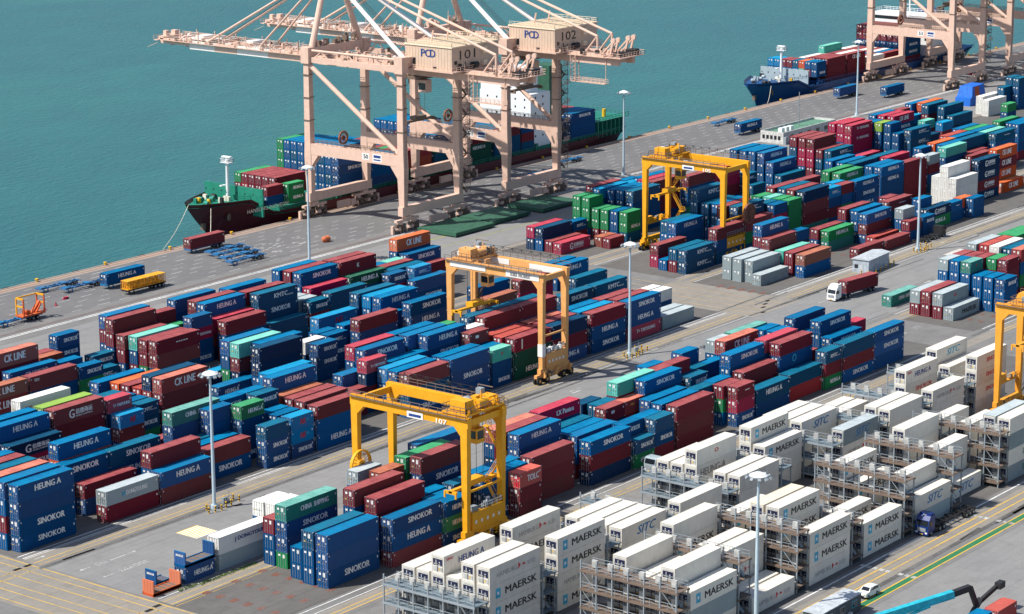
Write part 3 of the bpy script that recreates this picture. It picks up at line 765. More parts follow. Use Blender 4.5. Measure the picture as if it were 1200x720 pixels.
332.57,305.25,2.938,4,1,B,-,1,1,3,6,0,a
332.57,305.25,5.846,4,0,M,-,1,2,3,6,0,a
358.8,305.39,0.03,4,1,B,SINOKOR,1,0,3,7,0,a
358.8,305.39,2.938,4,1,K,-,1,1,3,7,0,a
358.8,305.39,5.846,4,1,M,-,1,2,3,7,0,a
372.07,305.85,0.03,4,1,N,-,1,0,3,8,0,a
372.07,305.85,2.938,4,1,N,SINOKOR,1,1,3,8,0,a
372.07,305.85,5.846,4,1,B,-,1,2,3,8,0,a
385.18,305.85,0.03,2,0,N,SINOKOR,0,0,3,9,0,a
385.18,305.85,2.633,2,0,N,-,0,1,3,9,0,a
385.18,305.85,5.236,2,0,T,logo,1,2,3,9,0,a
392.34,305.79,0.03,4,1,DG,HEUNGA,1,0,3,10,0,a
392.34,305.79,2.938,4,1,DG,-,1,1,3,10,0,a
392.34,305.79,5.846,4,1,M,vert,1,2,3,10,0,a
404.9,305.85,0.03,4,1,N,HEUNGA,1,0,3,11,0,a
404.9,305.85,2.938,4,1,M,-,1,1,3,11,0,a
404.9,305.85,5.846,4,1,D,-,1,2,3,11,0,a
418.59,305.76,0.03,4,1,N,SINOKOR,1,0,3,12,0,a
418.59,305.76,2.938,4,1,N,HEUNGA,1,1,3,12,0,a
418.59,305.76,5.846,4,1,M,-,1,2,3,12,0,a
431.62,305.69,0.03,4,1,X,TAIYOUNG,1,0,3,13,0,a
431.62,305.69,2.938,4,1,N,HEUNGA,1,1,3,13,0,a
431.62,305.69,5.846,4,1,B,SINOKOR,1,2,3,13,0,a
444.81,305.85,0.03,4,1,S,-,1,0,1,14,0,a
260.59,308.35,0.03,4,1,B,-,0,0,4,1,1,a
260.59,308.35,2.938,4,1,M,-,0,1,4,1,1,a
260.59,308.35,5.846,4,1,B,-,0,2,4,1,1,a
260.59,308.35,8.754,4,1,B,-,1,3,4,1,1,a
293.05,308.07,0.03,4,1,M,-,0,0,3,2,1,a
293.05,308.07,2.938,4,1,B,-,0,1,3,2,1,a
293.05,308.07,5.846,4,1,M,-,1,2,3,2,1,a
305.75,308.19,0.03,4,1,N,SINOKOR,1,0,2,3,1,a
305.75,308.19,2.938,4,1,M,-,1,1,2,3,1,a
325.37,308.55,0.03,2,0,B,SINOKOR,0,0,3,4,1,a
325.37,308.55,2.633,2,0,N,-,0,1,3,4,1,a
325.37,308.55,5.236,2,0,N,-,0,2,3,4,1,a
332.81,308.66,0.03,4,1,M,-,0,0,3,5,1,a
332.81,308.66,2.938,4,1,G,-,0,1,3,5,1,a
332.81,308.66,5.846,4,1,M,-,1,2,3,5,1,a
359.0,308.59,0.03,4,1,M,-,0,0,3,6,1,a
359.0,308.59,2.938,4,1,N,SINOKOR,0,1,3,6,1,a
359.0,308.59,5.846,4,1,B,-,1,2,3,6,1,a
372.59,308.73,0.03,4,1,M,-,0,0,3,7,1,a
372.59,308.73,2.938,4,1,B,SINOKOR,0,1,3,7,1,a
372.59,308.73,5.846,4,1,B,-,0,2,3,7,1,a
385.18,308.39,0.03,2,0,N,HEUNGA,0,0,3,8,1,a
385.18,308.39,2.633,2,0,M,-,0,1,3,8,1,a
385.18,308.39,5.236,2,0,B,-,0,2,3,8,1,a
391.78,308.72,0.03,4,1,B,HEUNGA,0,0,3,9,1,a
391.78,308.72,2.938,4,1,M,-,0,1,3,9,1,a
391.78,308.72,5.846,4,1,R,-,0,2,3,9,1,a
405.16,308.73,0.03,4,1,B,HEUNGA,0,0,3,10,1,a
405.16,308.73,2.938,4,1,N,-,0,1,3,10,1,a
405.16,308.73,5.846,4,1,M,-,0,2,3,10,1,a
418.16,308.73,0.03,4,1,D,-,0,0,3,11,1,a
418.16,308.73,2.938,4,1,N,SINOKOR,0,1,3,11,1,a
418.16,308.73,5.846,4,1,L,-,0,2,3,11,1,a
431.59,308.73,0.03,4,1,N,-,0,0,3,12,1,a
431.59,308.73,2.938,4,1,B,HEUNGA,0,1,3,12,1,a
431.59,308.73,5.846,4,1,M,-,0,2,3,12,1,a
444.68,308.73,0.03,4,1,S,-,0,0,1,13,1,a
260.9,311.39,0.03,4,1,M,-,0,0,4,1,2,a
260.9,311.39,2.938,4,1,B,HEUNGA,0,1,4,1,2,a
260.9,311.39,5.846,4,1,M,-,0,2,4,1,2,a
260.9,311.39,8.754,4,1,P,-,1,3,4,1,2,a
280.57,311.35,0.03,4,1,N,-,1,0,2,2,2,a
280.57,311.35,2.938,4,0,M,-,1,1,2,2,2,a
305.81,311.28,0.03,4,1,N,-,0,0,2,3,2,a
305.81,311.28,2.938,4,1,B,-,0,1,2,3,2,a
319.22,311.59,0.03,2,0,N,SINOKOR,0,0,4,4,2,a
319.22,311.59,2.633,2,0,N,-,0,1,4,4,2,a
319.22,311.59,5.236,2,0,N,-,1,2,4,4,2,a
319.22,311.59,7.839,2,0,G,HEUNGA,1,3,4,4,2,a
325.51,311.33,0.03,2,0,D,-,0,0,3,5,2,a
325.51,311.33,2.633,2,0,N,-,0,1,3,5,2,a
325.51,311.33,5.236,2,0,B,-,0,2,3,5,2,a
332.94,311.61,0.03,4,1,K,-,0,0,3,6,2,a
332.94,311.61,2.938,4,1,M,-,0,1,3,6,2,a
332.94,311.61,5.846,4,1,M,-,1,2,3,6,2,a
359.44,311.49,0.03,4,1,N,-,0,0,3,7,2,a
359.44,311.49,2.938,4,1,N,SINOKOR,0,1,3,7,2,a
359.44,311.49,5.846,4,1,L,-,1,2,3,7,2,a
385.16,311.61,0.03,2,0,M,-,0,0,4,8,2,a
385.16,311.61,2.633,2,0,N,HEUNGA,0,1,4,8,2,a
385.16,311.61,5.236,2,0,N,SINOKOR,0,2,4,8,2,a
385.16,311.61,7.839,2,0,M,white,1,3,4,8,2,a
391.32,311.55,0.03,4,1,M,-,0,0,3,9,2,a
391.32,311.55,2.938,4,1,N,HEUNGA,0,1,3,9,2,a
391.32,311.55,5.846,4,1,R,-,0,2,3,9,2,a
404.49,311.61,0.03,4,1,B,-,0,0,3,10,2,a
404.49,311.61,2.938,4,1,B,HEUNGA,0,1,3,10,2,a
404.49,311.61,5.846,4,1,P,-,0,2,3,10,2,a
417.07,311.61,0.03,4,1,N,SINOKOR,0,0,3,11,2,a
417.07,311.61,2.938,4,1,D,-,0,1,3,11,2,a
417.07,311.61,5.846,4,1,B,-,0,2,3,11,2,a
429.74,311.61,0.03,4,1,N,SINOKOR,0,0,3,12,2,a
429.74,311.61,2.938,4,1,G,-,0,1,3,12,2,a
429.74,311.61,5.846,4,1,M,-,0,2,3,12,2,a
260.85,314.27,0.03,4,1,K,-,0,0,4,1,3,a
260.85,314.27,2.938,4,1,B,-,0,1,4,1,3,a
260.85,314.27,5.846,4,1,G,-,0,2,4,1,3,a
260.85,314.27,8.754,4,1,K,-,0,3,4,1,3,a
277.11,314.49,0.03,4,1,B,SINOKOR,0,0,3,2,3,a
277.11,314.49,2.938,4,1,B,SINOKOR,0,1,3,2,3,a
277.11,314.49,5.846,4,1,N,SINOKOR,1,2,3,2,3,a
289.37,314.31,0.03,4,1,N,SINOKOR,0,0,3,3,3,a
289.37,314.31,2.938,4,1,N,HEUNGA,0,1,3,3,3,a
289.37,314.31,5.846,4,1,K,SINOKOR,1,2,3,3,3,a
301.62,314.24,0.03,4,1,M,-,0,0,2,4,3,a
301.62,314.24,2.938,4,1,K,-,0,1,2,4,3,a
313.88,314.43,0.03,2,0,B,HEUNGA,0,0,4,5,3,a
313.88,314.43,2.633,2,0,D,-,0,1,4,5,3,a
313.88,314.43,5.236,2,0,N,-,1,2,4,5,3,a
313.88,314.43,7.839,2,0,N,-,1,3,4,5,3,a
320.04,314.49,0.03,2,0,M,-,0,0,3,6,3,a
320.04,314.49,2.633,2,0,N,-,0,1,3,6,3,a
320.04,314.49,5.236,2,0,N,-,0,2,3,6,3,a
326.17,314.49,0.03,2,0,G,-,0,0,4,7,3,a
326.17,314.49,2.633,2,0,G,-,0,1,4,7,3,a
326.17,314.49,5.236,2,0,N,-,0,2,4,7,3,a
326.17,314.49,7.839,2,0,K,SINOKOR,1,3,4,7,3,a
332.29,314.49,0.03,4,1,B,HEUNGA,0,0,3,8,3,a
332.29,314.49,2.938,4,1,N,SINOKOR,0,1,3,8,3,a
332.29,314.49,5.846,4,1,Q,-,0,2,3,8,3,a
344.55,314.24,0.03,4,1,M,-,0,0,2,9,3,a
344.55,314.24,2.938,4,0,M,-,0,1,2,9,3,a
356.8,314.4,0.03,2,0,K,-,0,0,4,10,3,a
356.8,314.4,2.633,2,0,M,-,0,1,4,10,3,a
356.8,314.4,5.236,2,0,D,-,0,2,4,10,3,a
356.8,314.4,7.839,2,0,X,TAIYOUNG,1,3,4,10,3,a
362.92,314.45,0.03,4,1,D,-,0,0,3,11,3,a
362.92,314.45,2.938,4,1,K,-,0,1,3,11,3,a
362.92,314.45,5.846,4,1,B,-,0,2,3,11,3,a
375.18,314.33,0.03,4,1,M,-,0,0,4,12,3,a
375.18,314.33,2.938,4,1,B,HEUNGA,0,1,4,12,3,a
375.18,314.33,5.846,4,1,N,SINOKOR,0,2,4,12,3,a
375.18,314.33,8.754,4,1,B,HEUNGA,1,3,4,12,3,a
387.43,314.49,0.03,2,0,N,-,0,0,4,13,3,a
387.43,314.49,2.633,2,0,N,-,0,1,4,13,3,a
387.43,314.49,5.236,2,0,M,-,0,2,4,13,3,a
387.43,314.49,7.839,2,0,W,-,0,3,4,13,3,a
393.56,314.49,0.03,4,1,B,HEUNGA,0,0,4,14,3,a
393.56,314.49,2.938,4,1,N,HEUNGA,0,1,4,14,3,a
393.56,314.49,5.846,4,1,B,HEUNGA,0,2,4,14,3,a
393.56,314.49,8.754,4,1,M,-,1,3,4,14,3,a
405.82,314.49,0.03,4,1,M,-,0,0,4,15,3,a
405.82,314.49,2.938,4,1,B,-,0,1,4,15,3,a
405.82,314.49,5.846,4,1,B,HEUNGA,0,2,4,15,3,a
405.82,314.49,8.754,4,1,M,-,1,3,4,15,3,a
454.91,314.49,0.03,2,0,N,-,0,0,2,16,3,a
454.91,314.49,2.633,2,0,W,-,0,1,2,16,3,a
261.0,317.3,0.03,4,1,G,-,0,0,4,1,4,a
261.0,317.3,2.938,4,1,B,HEUNGA,0,1,4,1,4,a
261.0,317.3,5.846,4,1,N,HEUNGA,0,2,4,1,4,a
261.0,317.3,8.754,4,1,M,-,0,3,4,1,4,a
280.35,317.3,0.03,4,1,B,-,0,0,4,2,4,a
280.35,317.3,2.938,4,1,D,-,0,1,4,2,4,a
280.35,317.3,5.846,4,1,O,-,0,2,4,2,4,a
280.35,317.3,8.754,4,1,B,HEUNGA,1,3,4,2,4,a
307.33,317.21,0.03,4,0,M,-,0,0,4,3,4,a
307.33,317.21,2.633,4,1,B,-,0,1,4,3,4,a
307.33,317.21,5.541,4,1,N,-,1,2,4,3,4,a
307.33,317.21,8.449,4,0,E,CHINASHIPPING,1,3,4,3,4,a
319.62,317.24,0.03,2,0,K,-,0,0,4,4,4,a
319.62,317.24,2.633,2,0,N,SINOKOR,0,1,4,4,4,a
319.62,317.24,5.236,2,0,N,-,0,2,4,4,4,a
319.62,317.24,7.839,2,0,B,SINOKOR,0,3,4,4,4,a
325.76,317.37,0.03,2,0,M,-,0,0,4,5,4,a
325.76,317.37,2.633,2,0,B,HEUNGA,0,1,4,5,4,a
325.76,317.37,5.236,2,0,N,-,0,2,4,5,4,a
325.76,317.37,7.839,2,0,B,-,0,3,4,5,4,a
333.37,317.24,0.03,4,1,G,-,0,0,4,6,4,a
333.37,317.24,2.938,4,1,N,SINOKOR,0,1,4,6,4,a
333.37,317.24,5.846,4,1,B,SINOKOR,0,2,4,6,4,a
333.37,317.24,8.754,4,1,B,HEUNGA,1,3,4,6,4,a
353.09,317.37,0.03,2,0,D,-,0,0,3,7,4,a
353.09,317.37,2.633,2,0,N,HEUNGA,0,1,3,7,4,a
353.09,317.37,5.236,2,0,B,-,1,2,3,7,4,a
359.25,316.97,0.03,4,1,D,-,0,0,4,8,4,a
359.25,316.97,2.938,4,1,B,HEUNGA,0,1,4,8,4,a
359.25,316.97,5.846,4,1,N,-,0,2,4,8,4,a
359.25,316.97,8.754,4,1,N,SINOKOR,1,3,4,8,4,a
372.83,317.37,0.03,4,1,D,-,0,0,4,9,4,a
372.83,317.37,2.938,4,1,M,-,0,1,4,9,4,a
372.83,317.37,5.846,4,1,K,-,0,2,4,9,4,a
372.83,317.37,8.754,4,1,B,-,1,3,4,9,4,a
392.05,317.37,0.03,4,1,M,-,0,0,4,10,4,a
392.05,317.37,2.938,4,1,M,-,0,1,4,10,4,a
392.05,317.37,5.846,4,1,G,-,0,2,4,10,4,a
392.05,317.37,8.754,4,1,K,-,1,3,4,10,4,a
404.34,317.37,0.03,4,1,N,HEUNGA,0,0,4,11,4,a
404.34,317.37,2.938,4,1,K,-,0,1,4,11,4,a
404.34,317.37,5.846,4,1,M,-,0,2,4,11,4,a
404.34,317.37,8.754,4,1,K,-,0,3,4,11,4,a
454.84,317.37,0.03,2,0,B,-,0,0,2,12,4,a
454.84,317.37,2.633,2,0,W,-,0,1,2,12,4,a
261.16,320.15,0.03,4,1,D,-,0,0,4,1,5,a
261.16,320.15,2.938,4,1,N,-,0,1,4,1,5,a
261.16,320.15,5.846,4,1,G,-,0,2,4,1,5,a
261.16,320.15,8.754,4,1,B,-,0,3,4,1,5,a
305.86,319.74,0.03,4,1,B,HEUNGA,0,0,2,2,5,a
305.86,319.74,2.938,4,1,M,-,0,1,2,2,5,a
334.97,319.76,0.03,4,1,B,HEUNGA,0,0,4,3,5,a
334.97,319.76,2.938,4,1,D,-,0,1,4,3,5,a
334.97,319.76,5.846,4,1,B,HEUNGA,0,2,4,3,5,a
334.97,319.76,8.754,4,1,L,-,0,3,4,3,5,a
359.97,320.25,0.03,4,1,K,-,0,0,4,4,5,a
359.97,320.25,2.938,4,1,G,-,0,1,4,4,5,a
359.97,320.25,5.846,4,1,N,-,0,2,4,4,5,a
359.97,320.25,8.754,4,1,X,-,1,3,4,4,5,a
372.4,320.25,0.03,4,1,B,HEUNGA,0,0,4,5,5,a
372.4,320.25,2.938,4,1,N,-,0,1,4,5,5,a
372.4,320.25,5.846,4,1,N,HEUNGA,0,2,4,5,5,a
372.4,320.25,8.754,4,1,B,-,0,3,4,5,5,a
385.54,320.23,0.03,2,0,D,-,0,0,4,6,5,a
385.54,320.23,2.633,2,0,B,-,0,1,4,6,5,a
385.54,320.23,5.236,2,0,M,-,0,2,4,6,5,a
385.54,320.23,7.839,2,0,G,-,0,3,4,6,5,a
427.01,320.25,0.03,4,1,M,-,0,0,3,7,5,a
427.01,320.25,2.938,4,1,N,SINOKOR,0,1,3,7,5,a
427.01,320.25,5.846,4,1,K,SINOKOR,1,2,3,7,5,a
439.61,320.25,0.03,4,1,B,HEUNGA,0,0,3,8,5,a
439.61,320.25,2.938,4,1,N,HEUNGA,0,1,3,8,5,a
439.61,320.25,5.846,4,1,K,KMTC,1,2,3,8,5,a
292.08,252.52,0.03,4,0,M,-,1,0,3,1,0,d
292.08,252.52,2.633,4,1,N,HEUNGA,1,1,3,1,0,d
292.08,252.52,5.541,4,0,N,SINOKOR,1,2,3,1,0,d
304.47,251.8,0.03,2,0,N,SINOKOR,1,0,3,2,0,d
304.47,251.8,2.633,2,0,G,HEUNGA,1,1,3,2,0,d
304.47,251.8,5.236,2,0,N,HEUNGA,1,2,3,2,0,d
324.09,251.7,0.03,2,0,M,-,1,0,3,3,0,d
324.09,251.7,2.633,2,0,M,-,1,1,3,3,0,d
324.09,251.7,5.236,2,0,V,TOLC,1,2,3,3,0,d
345.42,252.55,0.03,4,0,D,-,1,0,3,4,0,d
345.42,252.55,2.633,4,1,M,-,1,1,3,4,0,d
345.42,252.55,5.541,4,0,B,SINOKOR,1,2,3,4,0,d
358.22,252.0,0.03,2,0,G,HEUNGA,1,0,2,5,0,d
358.22,252.0,2.633,2,0,K,SINOKOR,1,1,2,5,0,d
364.38,252.0,0.03,2,0,M,-,0,0,3,6,0,d
364.38,252.0,2.633,2,0,N,SINOKOR,0,1,3,6,0,d
364.38,252.0,5.236,2,0,K,-,1,2,3,6,0,d
372.01,252.46,0.03,4,0,M,-,1,0,3,7,0,d
372.01,252.46,2.633,4,1,M,-,1,1,3,7,0,d
372.01,252.46,5.541,4,1,M,-,1,2,3,7,0,d
391.49,252.0,0.03,2,0,N,SINOKOR,1,0,3,8,0,d
391.49,252.0,2.633,2,0,X,-,1,1,3,8,0,d
391.49,252.0,5.236,2,0,M,text,1,2,3,8,0,d
398.75,252.4,0.03,4,0,N,-,1,0,2,9,0,d
398.75,252.4,2.633,4,1,K,HEUNGA,1,1,2,9,0,d
411.8,253.12,0.03,4,1,R,-,1,0,2,10,0,d
411.8,253.12,2.938,4,0,K,-,1,1,2,10,0,d
424.06,252.21,0.03,2,0,G,HEUNGA,0,0,3,11,0,d
424.06,252.21,2.633,2,0,M,-,0,1,3,11,0,d
424.06,252.21,5.236,2,0,K,KMTC,1,2,3,11,0,d
430.22,251.82,0.03,4,0,B,SINOKOR,1,0,3,12,0,d
430.22,251.82,2.633,4,0,M,-,1,1,3,12,0,d
430.22,251.82,5.236,4,1,K,-,1,2,3,12,0,d
442.47,251.85,0.03,4,1,N,-,1,0,3,13,0,d
442.47,251.85,2.938,4,0,B,SINOKOR,1,1,3,13,0,d
442.47,251.85,5.541,4,0,B,SINOKOR,1,2,3,13,0,d
278.57,254.27,0.03,4,1,N,SINOKOR,1,0,3,1,1,d
278.57,254.27,2.938,4,1,B,-,1,1,3,1,1,d
278.57,254.27,5.846,4,1,B,-,1,2,3,1,1,d
304.37,254.32,0.03,2,0,D,-,0,0,3,2,1,d
304.37,254.32,2.633,2,0,N,-,0,1,3,2,1,d
304.37,254.32,5.236,2,0,B,-,0,2,3,2,1,d
317.33,254.22,0.03,4,0,N,SINOKOR,1,0,3,3,1,d
317.33,254.22,2.633,4,1,K,-,1,1,3,3,1,d
317.33,254.22,5.541,4,0,B,-,1,2,3,3,1,d
330.96,254.43,0.03,4,1,M,-,1,0,3,4,1,d
330.96,254.43,2.938,4,0,M,-,1,1,3,4,1,d
330.96,254.43,5.541,4,1,M,-,1,2,3,4,1,d
357.71,254.53,0.03,2,0,B,-,0,0,3,5,1,d
357.71,254.53,2.633,2,0,M,-,0,1,3,5,1,d
357.71,254.53,5.236,2,0,N,SINOKOR,0,2,3,5,1,d
363.84,254.55,0.03,2,0,N,SINOKOR,0,0,3,6,1,d
363.84,254.55,2.633,2,0,B,HEUNGA,0,1,3,6,1,d
363.84,254.55,5.236,2,0,B,-,0,2,3,6,1,d
390.54,254.52,0.03,2,0,B,HEUNGA,0,0,3,7,1,d
390.54,254.52,2.633,2,0,G,-,0,1,3,7,1,d
390.54,254.52,5.236,2,0,M,-,0,2,3,7,1,d
433.59,254.37,0.03,4,0,M,-,0,0,2,8,1,d
433.59,254.37,2.633,4,0,B,SINOKOR,0,1,2,8,1,d
278.5,257.18,0.03,4,1,N,-,0,0,3,1,2,d
278.5,257.18,2.938,4,1,N,-,0,1,3,1,2,d
278.5,257.18,5.846,4,1,K,-,1,2,3,1,2,d
293.14,256.83,0.03,4,0,N,HEUNGA,0,0,4,2,2,d
293.14,256.83,2.633,4,0,B,SINOKOR,0,1,4,2,2,d
293.14,256.83,5.236,4,0,M,-,0,2,4,2,2,d
293.14,256.83,7.839,4,0,M,-,1,3,4,2,2,d
305.43,257.32,0.03,2,0,M,-,0,0,3,3,2,d
305.43,257.32,2.633,2,0,M,-,0,1,3,3,2,d
305.43,257.32,5.236,2,0,B,-,0,2,3,3,2,d
312.63,256.73,0.03,2,0,N,HEUNGA,0,0,3,4,2,d
312.63,256.73,2.633,2,0,M,-,0,1,3,4,2,d
312.63,256.73,5.236,2,0,K,-,1,2,3,4,2,d
318.79,256.95,0.03,4,1,N,HEUNGA,0,0,3,5,2,d
318.79,256.95,2.938,4,0,N,-,0,1,3,5,2,d
318.79,256.95,5.541,4,0,B,-,1,2,3,5,2,d
347.47,257.05,0.03,4,0,M,-,0,0,3,6,2,d
347.47,257.05,2.633,4,0,B,SINOKOR,0,1,3,6,2,d
347.47,257.05,5.236,4,0,B,-,1,2,3,6,2,d
373.32,256.73,0.03,4,0,G,-,0,0,3,7,2,d
373.32,256.73,2.633,4,0,M,-,0,1,3,7,2,d
373.32,256.73,5.236,4,0,B,-,1,2,3,7,2,d
385.58,257.03,0.03,2,0,N,-,0,0,3,8,2,d
385.58,257.03,2.633,2,0,N,-,0,1,3,8,2,d
385.58,257.03,5.236,2,0,K,-,0,2,3,8,2,d
391.74,257.43,0.03,2,0,N,HEUNGA,0,0,3,9,2,d
391.74,257.43,2.633,2,0,D,-,0,1,3,9,2,d
391.74,257.43,5.236,2,0,B,-,0,2,3,9,2,d
400.9,256.73,0.03,4,0,N,HEUNGA,0,0,3,10,2,d
400.9,256.73,2.633,4,0,M,-,0,1,3,10,2,d
400.9,256.73,5.236,4,0,M,-,1,2,3,10,2,d
414.29,256.89,0.03,4,1,M,-,0,0,4,11,2,d
414.29,256.89,2.938,4,0,B,-,0,1,4,11,2,d
414.29,256.89,5.541,4,0,B,sun,1,2,4,11,2,d
414.29,256.89,8.144,4,0,M,-,1,3,4,11,2,d
433.73,256.88,0.03,4,0,N,SINOKOR,0,0,3,12,2,d
433.73,256.88,2.633,4,0,B,SINOKOR,0,1,3,12,2,d
433.73,256.88,5.236,4,0,N,SINOKOR,1,2,3,12,2,d
279.16,260.31,0.03,2,0,N,-,0,0,2,1,3,d
279.16,260.31,2.633,2,0,N,-,0,1,2,1,3,d
291.63,260.11,0.03,4,1,N,-,0,0,4,2,3,d
291.63,260.11,2.938,4,1,M,-,0,1,4,2,3,d
291.63,260.11,5.846,4,1,N,SINOKOR,0,2,4,2,3,d
291.63,260.11,8.754,4,1,M,-,1,3,4,2,3,d
334.33,259.82,0.03,4,0,B,-,0,0,4,3,3,d
334.33,259.82,2.633,4,1,M,-,0,1,4,3,3,d
334.33,259.82,5.541,4,0,B,-,1,2,4,3,3,d
334.33,259.82,8.144,4,0,B,HEUNGA,1,3,4,3,3,d
347.2,259.68,0.03,4,0,N,-,0,0,3,4,3,d
347.2,259.68,2.633,4,0,N,HEUNGA,0,1,3,4,3,d
347.2,259.68,5.236,4,0,B,-,0,2,3,4,3,d
373.96,259.83,0.03,4,0,B,SINOKOR,0,0,3,5,3,d
373.96,259.83,2.633,4,0,M,-,0,1,3,5,3,d
373.96,259.83,5.236,4,0,B,-,1,2,3,5,3,d
401.17,259.95,0.03,4,0,M,-,0,0,4,6,3,d
401.17,259.95,2.633,4,0,K,-,0,1,4,6,3,d
401.17,259.95,5.236,4,1,B,-,0,2,4,6,3,d
401.17,259.95,8.144,4,0,B,SINOKOR,1,3,4,6,3,d
413.79,260.05,0.03,4,1,M,-,0,0,4,7,3,d
413.79,260.05,2.938,4,1,N,-,0,1,4,7,3,d
413.79,260.05,5.846,4,0,B,-,0,2,4,7,3,d
413.79,260.05,8.449,4,0,X,-,1,3,4,7,3,d
428.42,260.31,0.03,2,0,M,-,0,0,2,8,3,d
428.42,260.31,2.633,2,0,M,-,0,1,2,8,3,d
434.56,259.99,0.03,4,0,B,HEUNGA,0,0,4,9,3,d
434.56,259.99,2.633,4,0,N,SINOKOR,0,1,4,9,3,d
434.56,259.99,5.236,4,1,N,HEUNGA,0,2,4,9,3,d
434.56,259.99,8.144,4,0,N,SINOKOR,1,3,4,9,3,d
446.85,259.98,0.03,2,0,B,-,0,0,3,10,3,d
446.85,259.98,2.633,2,0,N,SINOKOR,0,1,3,10,3,d
446.85,259.98,5.236,2,0,X,-,0,2,3,10,3,d
311.36,262.66,0.03,4,1,B,SINOKOR,0,0,4,1,4,d
311.36,262.66,2.938,4,1,K,-,0,1,4,1,4,d
311.36,262.66,5.846,4,1,N,SINOKOR,1,2,4,1,4,d
311.36,262.66,8.754,4,1,M,-,1,3,4,1,4,d
334.22,262.74,0.03,4,1,N,HEUNGA,0,0,4,2,4,d
334.22,262.74,2.938,4,0,M,-,0,1,4,2,4,d
334.22,262.74,5.541,4,0,M,-,0,2,4,2,4,d
334.22,262.74,8.144,4,0,M,-,1,3,4,2,4,d
347.38,262.52,0.03,4,0,G,-,0,0,3,3,4,d
347.38,262.52,2.633,4,0,G,-,0,1,3,3,4,d
347.38,262.52,5.236,4,0,K,-,0,2,3,3,4,d
364.55,263.17,0.03,2,0,B,HEUNGA,0,0,3,4,4,d
364.55,263.17,2.633,2,0,D,-,0,1,3,4,4,d
364.55,263.17,5.236,2,0,M,white,1,2,3,4,4,d
370.69,263.14,0.03,2,0,N,-,0,0,3,5,4,d
370.69,263.14,2.633,2,0,M,-,0,1,3,5,4,d
370.69,263.14,5.236,2,0,P,label,1,2,3,5,4,d
376.85,263.04,0.03,4,0,K,-,0,0,4,6,4,d
376.85,263.04,2.633,4,0,K,-,0,1,4,6,4,d
376.85,263.04,5.236,4,0,B,SINOKOR,0,2,4,6,4,d
376.85,263.04,7.839,4,0,B,SINOKOR,1,3,4,6,4,d
392.02,262.99,0.03,2,0,M,-,0,0,3,7,4,d
392.02,262.99,2.633,2,0,N,-,0,1,3,7,4,d
392.02,262.99,5.236,2,0,K,SINOKOR,1,2,3,7,4,d
422.79,263.19,0.03,2,0,N,SINOKOR,0,0,4,8,4,d
422.79,263.19,2.633,2,0,B,SINOKOR,0,1,4,8,4,d
422.79,263.19,5.236,2,0,N,-,0,2,4,8,4,d
422.79,263.19,7.839,2,0,B,-,0,3,4,8,4,d
432.64,263.05,0.03,2,0,M,-,0,0,3,9,4,d
432.64,263.05,2.633,2,0,N,-,0,1,3,9,4,d
432.64,263.05,5.236,2,0,B,-,0,2,3,9,4,d
281.61,265.72,0.03,4,0,G,-,0,0,4,1,5,d
281.61,265.72,2.633,4,0,N,-,1,1,4,1,5,d
281.61,265.72,5.236,4,0,N,SINOKOR,1,2,4,1,5,d
281.61,265.72,7.839,4,0,E,CHINASHIPPING,1,3,4,1,5,d
304.1,265.37,0.03,2,0,N,HEUNGA,0,0,4,2,5,d
304.1,265.37,2.633,2,0,B,HEUNGA,0,1,4,2,5,d
304.1,265.37,5.236,2,0,M,-,0,2,4,2,5,d
304.1,265.37,7.839,2,0,Q,-,0,3,4,2,5,d
310.88,265.61,0.03,4,1,M,-,0,0,4,3,5,d
310.88,265.61,2.938,4,1,M,-,0,1,4,3,5,d
310.88,265.61,5.846,4,1,G,-,0,2,4,3,5,d
310.88,265.61,8.754,4,0,G,-,1,3,4,3,5,d
335.0,265.72,0.03,4,0,D,-,0,0,4,4,5,d
335.0,265.72,2.633,4,0,D,-,0,1,4,4,5,d
335.0,265.72,5.236,4,0,N,HEUNGA,0,2,4,4,5,d
335.0,265.72,7.839,4,0,P,-,1,3,4,4,5,d
348.19,265.91,0.03,4,0,G,-,0,0,4,5,5,d
348.19,265.91,2.633,4,0,B,HEUNGA,0,1,4,5,5,d
348.19,265.91,5.236,4,0,B,SINOKOR,0,2,4,5,5,d
348.19,265.91,7.839,4,0,X,LX,1,3,4,5,5,d
365.61,265.69,0.03,2,0,N,HEUNGA,0,0,3,6,5,d
365.61,265.69,2.633,2,0,K,-,0,1,3,6,5,d
365.61,265.69,5.236,2,0,K,-,0,2,3,6,5,d
371.73,265.66,0.03,4,0,B,HEUNGA,0,0,4,7,5,d
371.73,265.66,2.633,4,0,N,HEUNGA,0,1,4,7,5,d
371.73,265.66,5.236,4,1,M,-,0,2,4,7,5,d
371.73,265.66,8.144,4,0,T,-,1,3,4,7,5,d
383.98,265.66,0.03,2,0,N,HEUNGA,0,0,4,8,5,d
383.98,265.66,2.633,2,0,B,SINOKOR,0,1,4,8,5,d
383.98,265.66,5.236,2,0,M,-,0,2,4,8,5,d
383.98,265.66,7.839,2,0,M,-,0,3,4,8,5,d
390.11,265.9,0.03,2,0,N,-,0,0,4,9,5,d
390.11,265.9,2.633,2,0,M,-,0,1,4,9,5,d
390.11,265.9,5.236,2,0,B,SINOKOR,0,2,4,9,5,d
390.11,265.9,7.839,2,0,M,-,0,3,4,9,5,d
396.24,266.0,0.03,2,0,D,-,0,0,3,10,5,d
396.24,266.0,2.633,2,0,B,HEUNGA,0,1,3,10,5,d
396.24,266.0,5.236,2,0,K,-,0,2,3,10,5,d
402.4,266.07,0.03,2,0,B,SINOKOR,0,0,3,11,5,d
402.4,266.07,2.633,2,0,N,SINOKOR,0,1,3,11,5,d
402.4,266.07,5.236,2,0,B,-,0,2,3,11,5,d
408.53,265.97,0.03,4,0,G,-,0,0,4,12,5,d
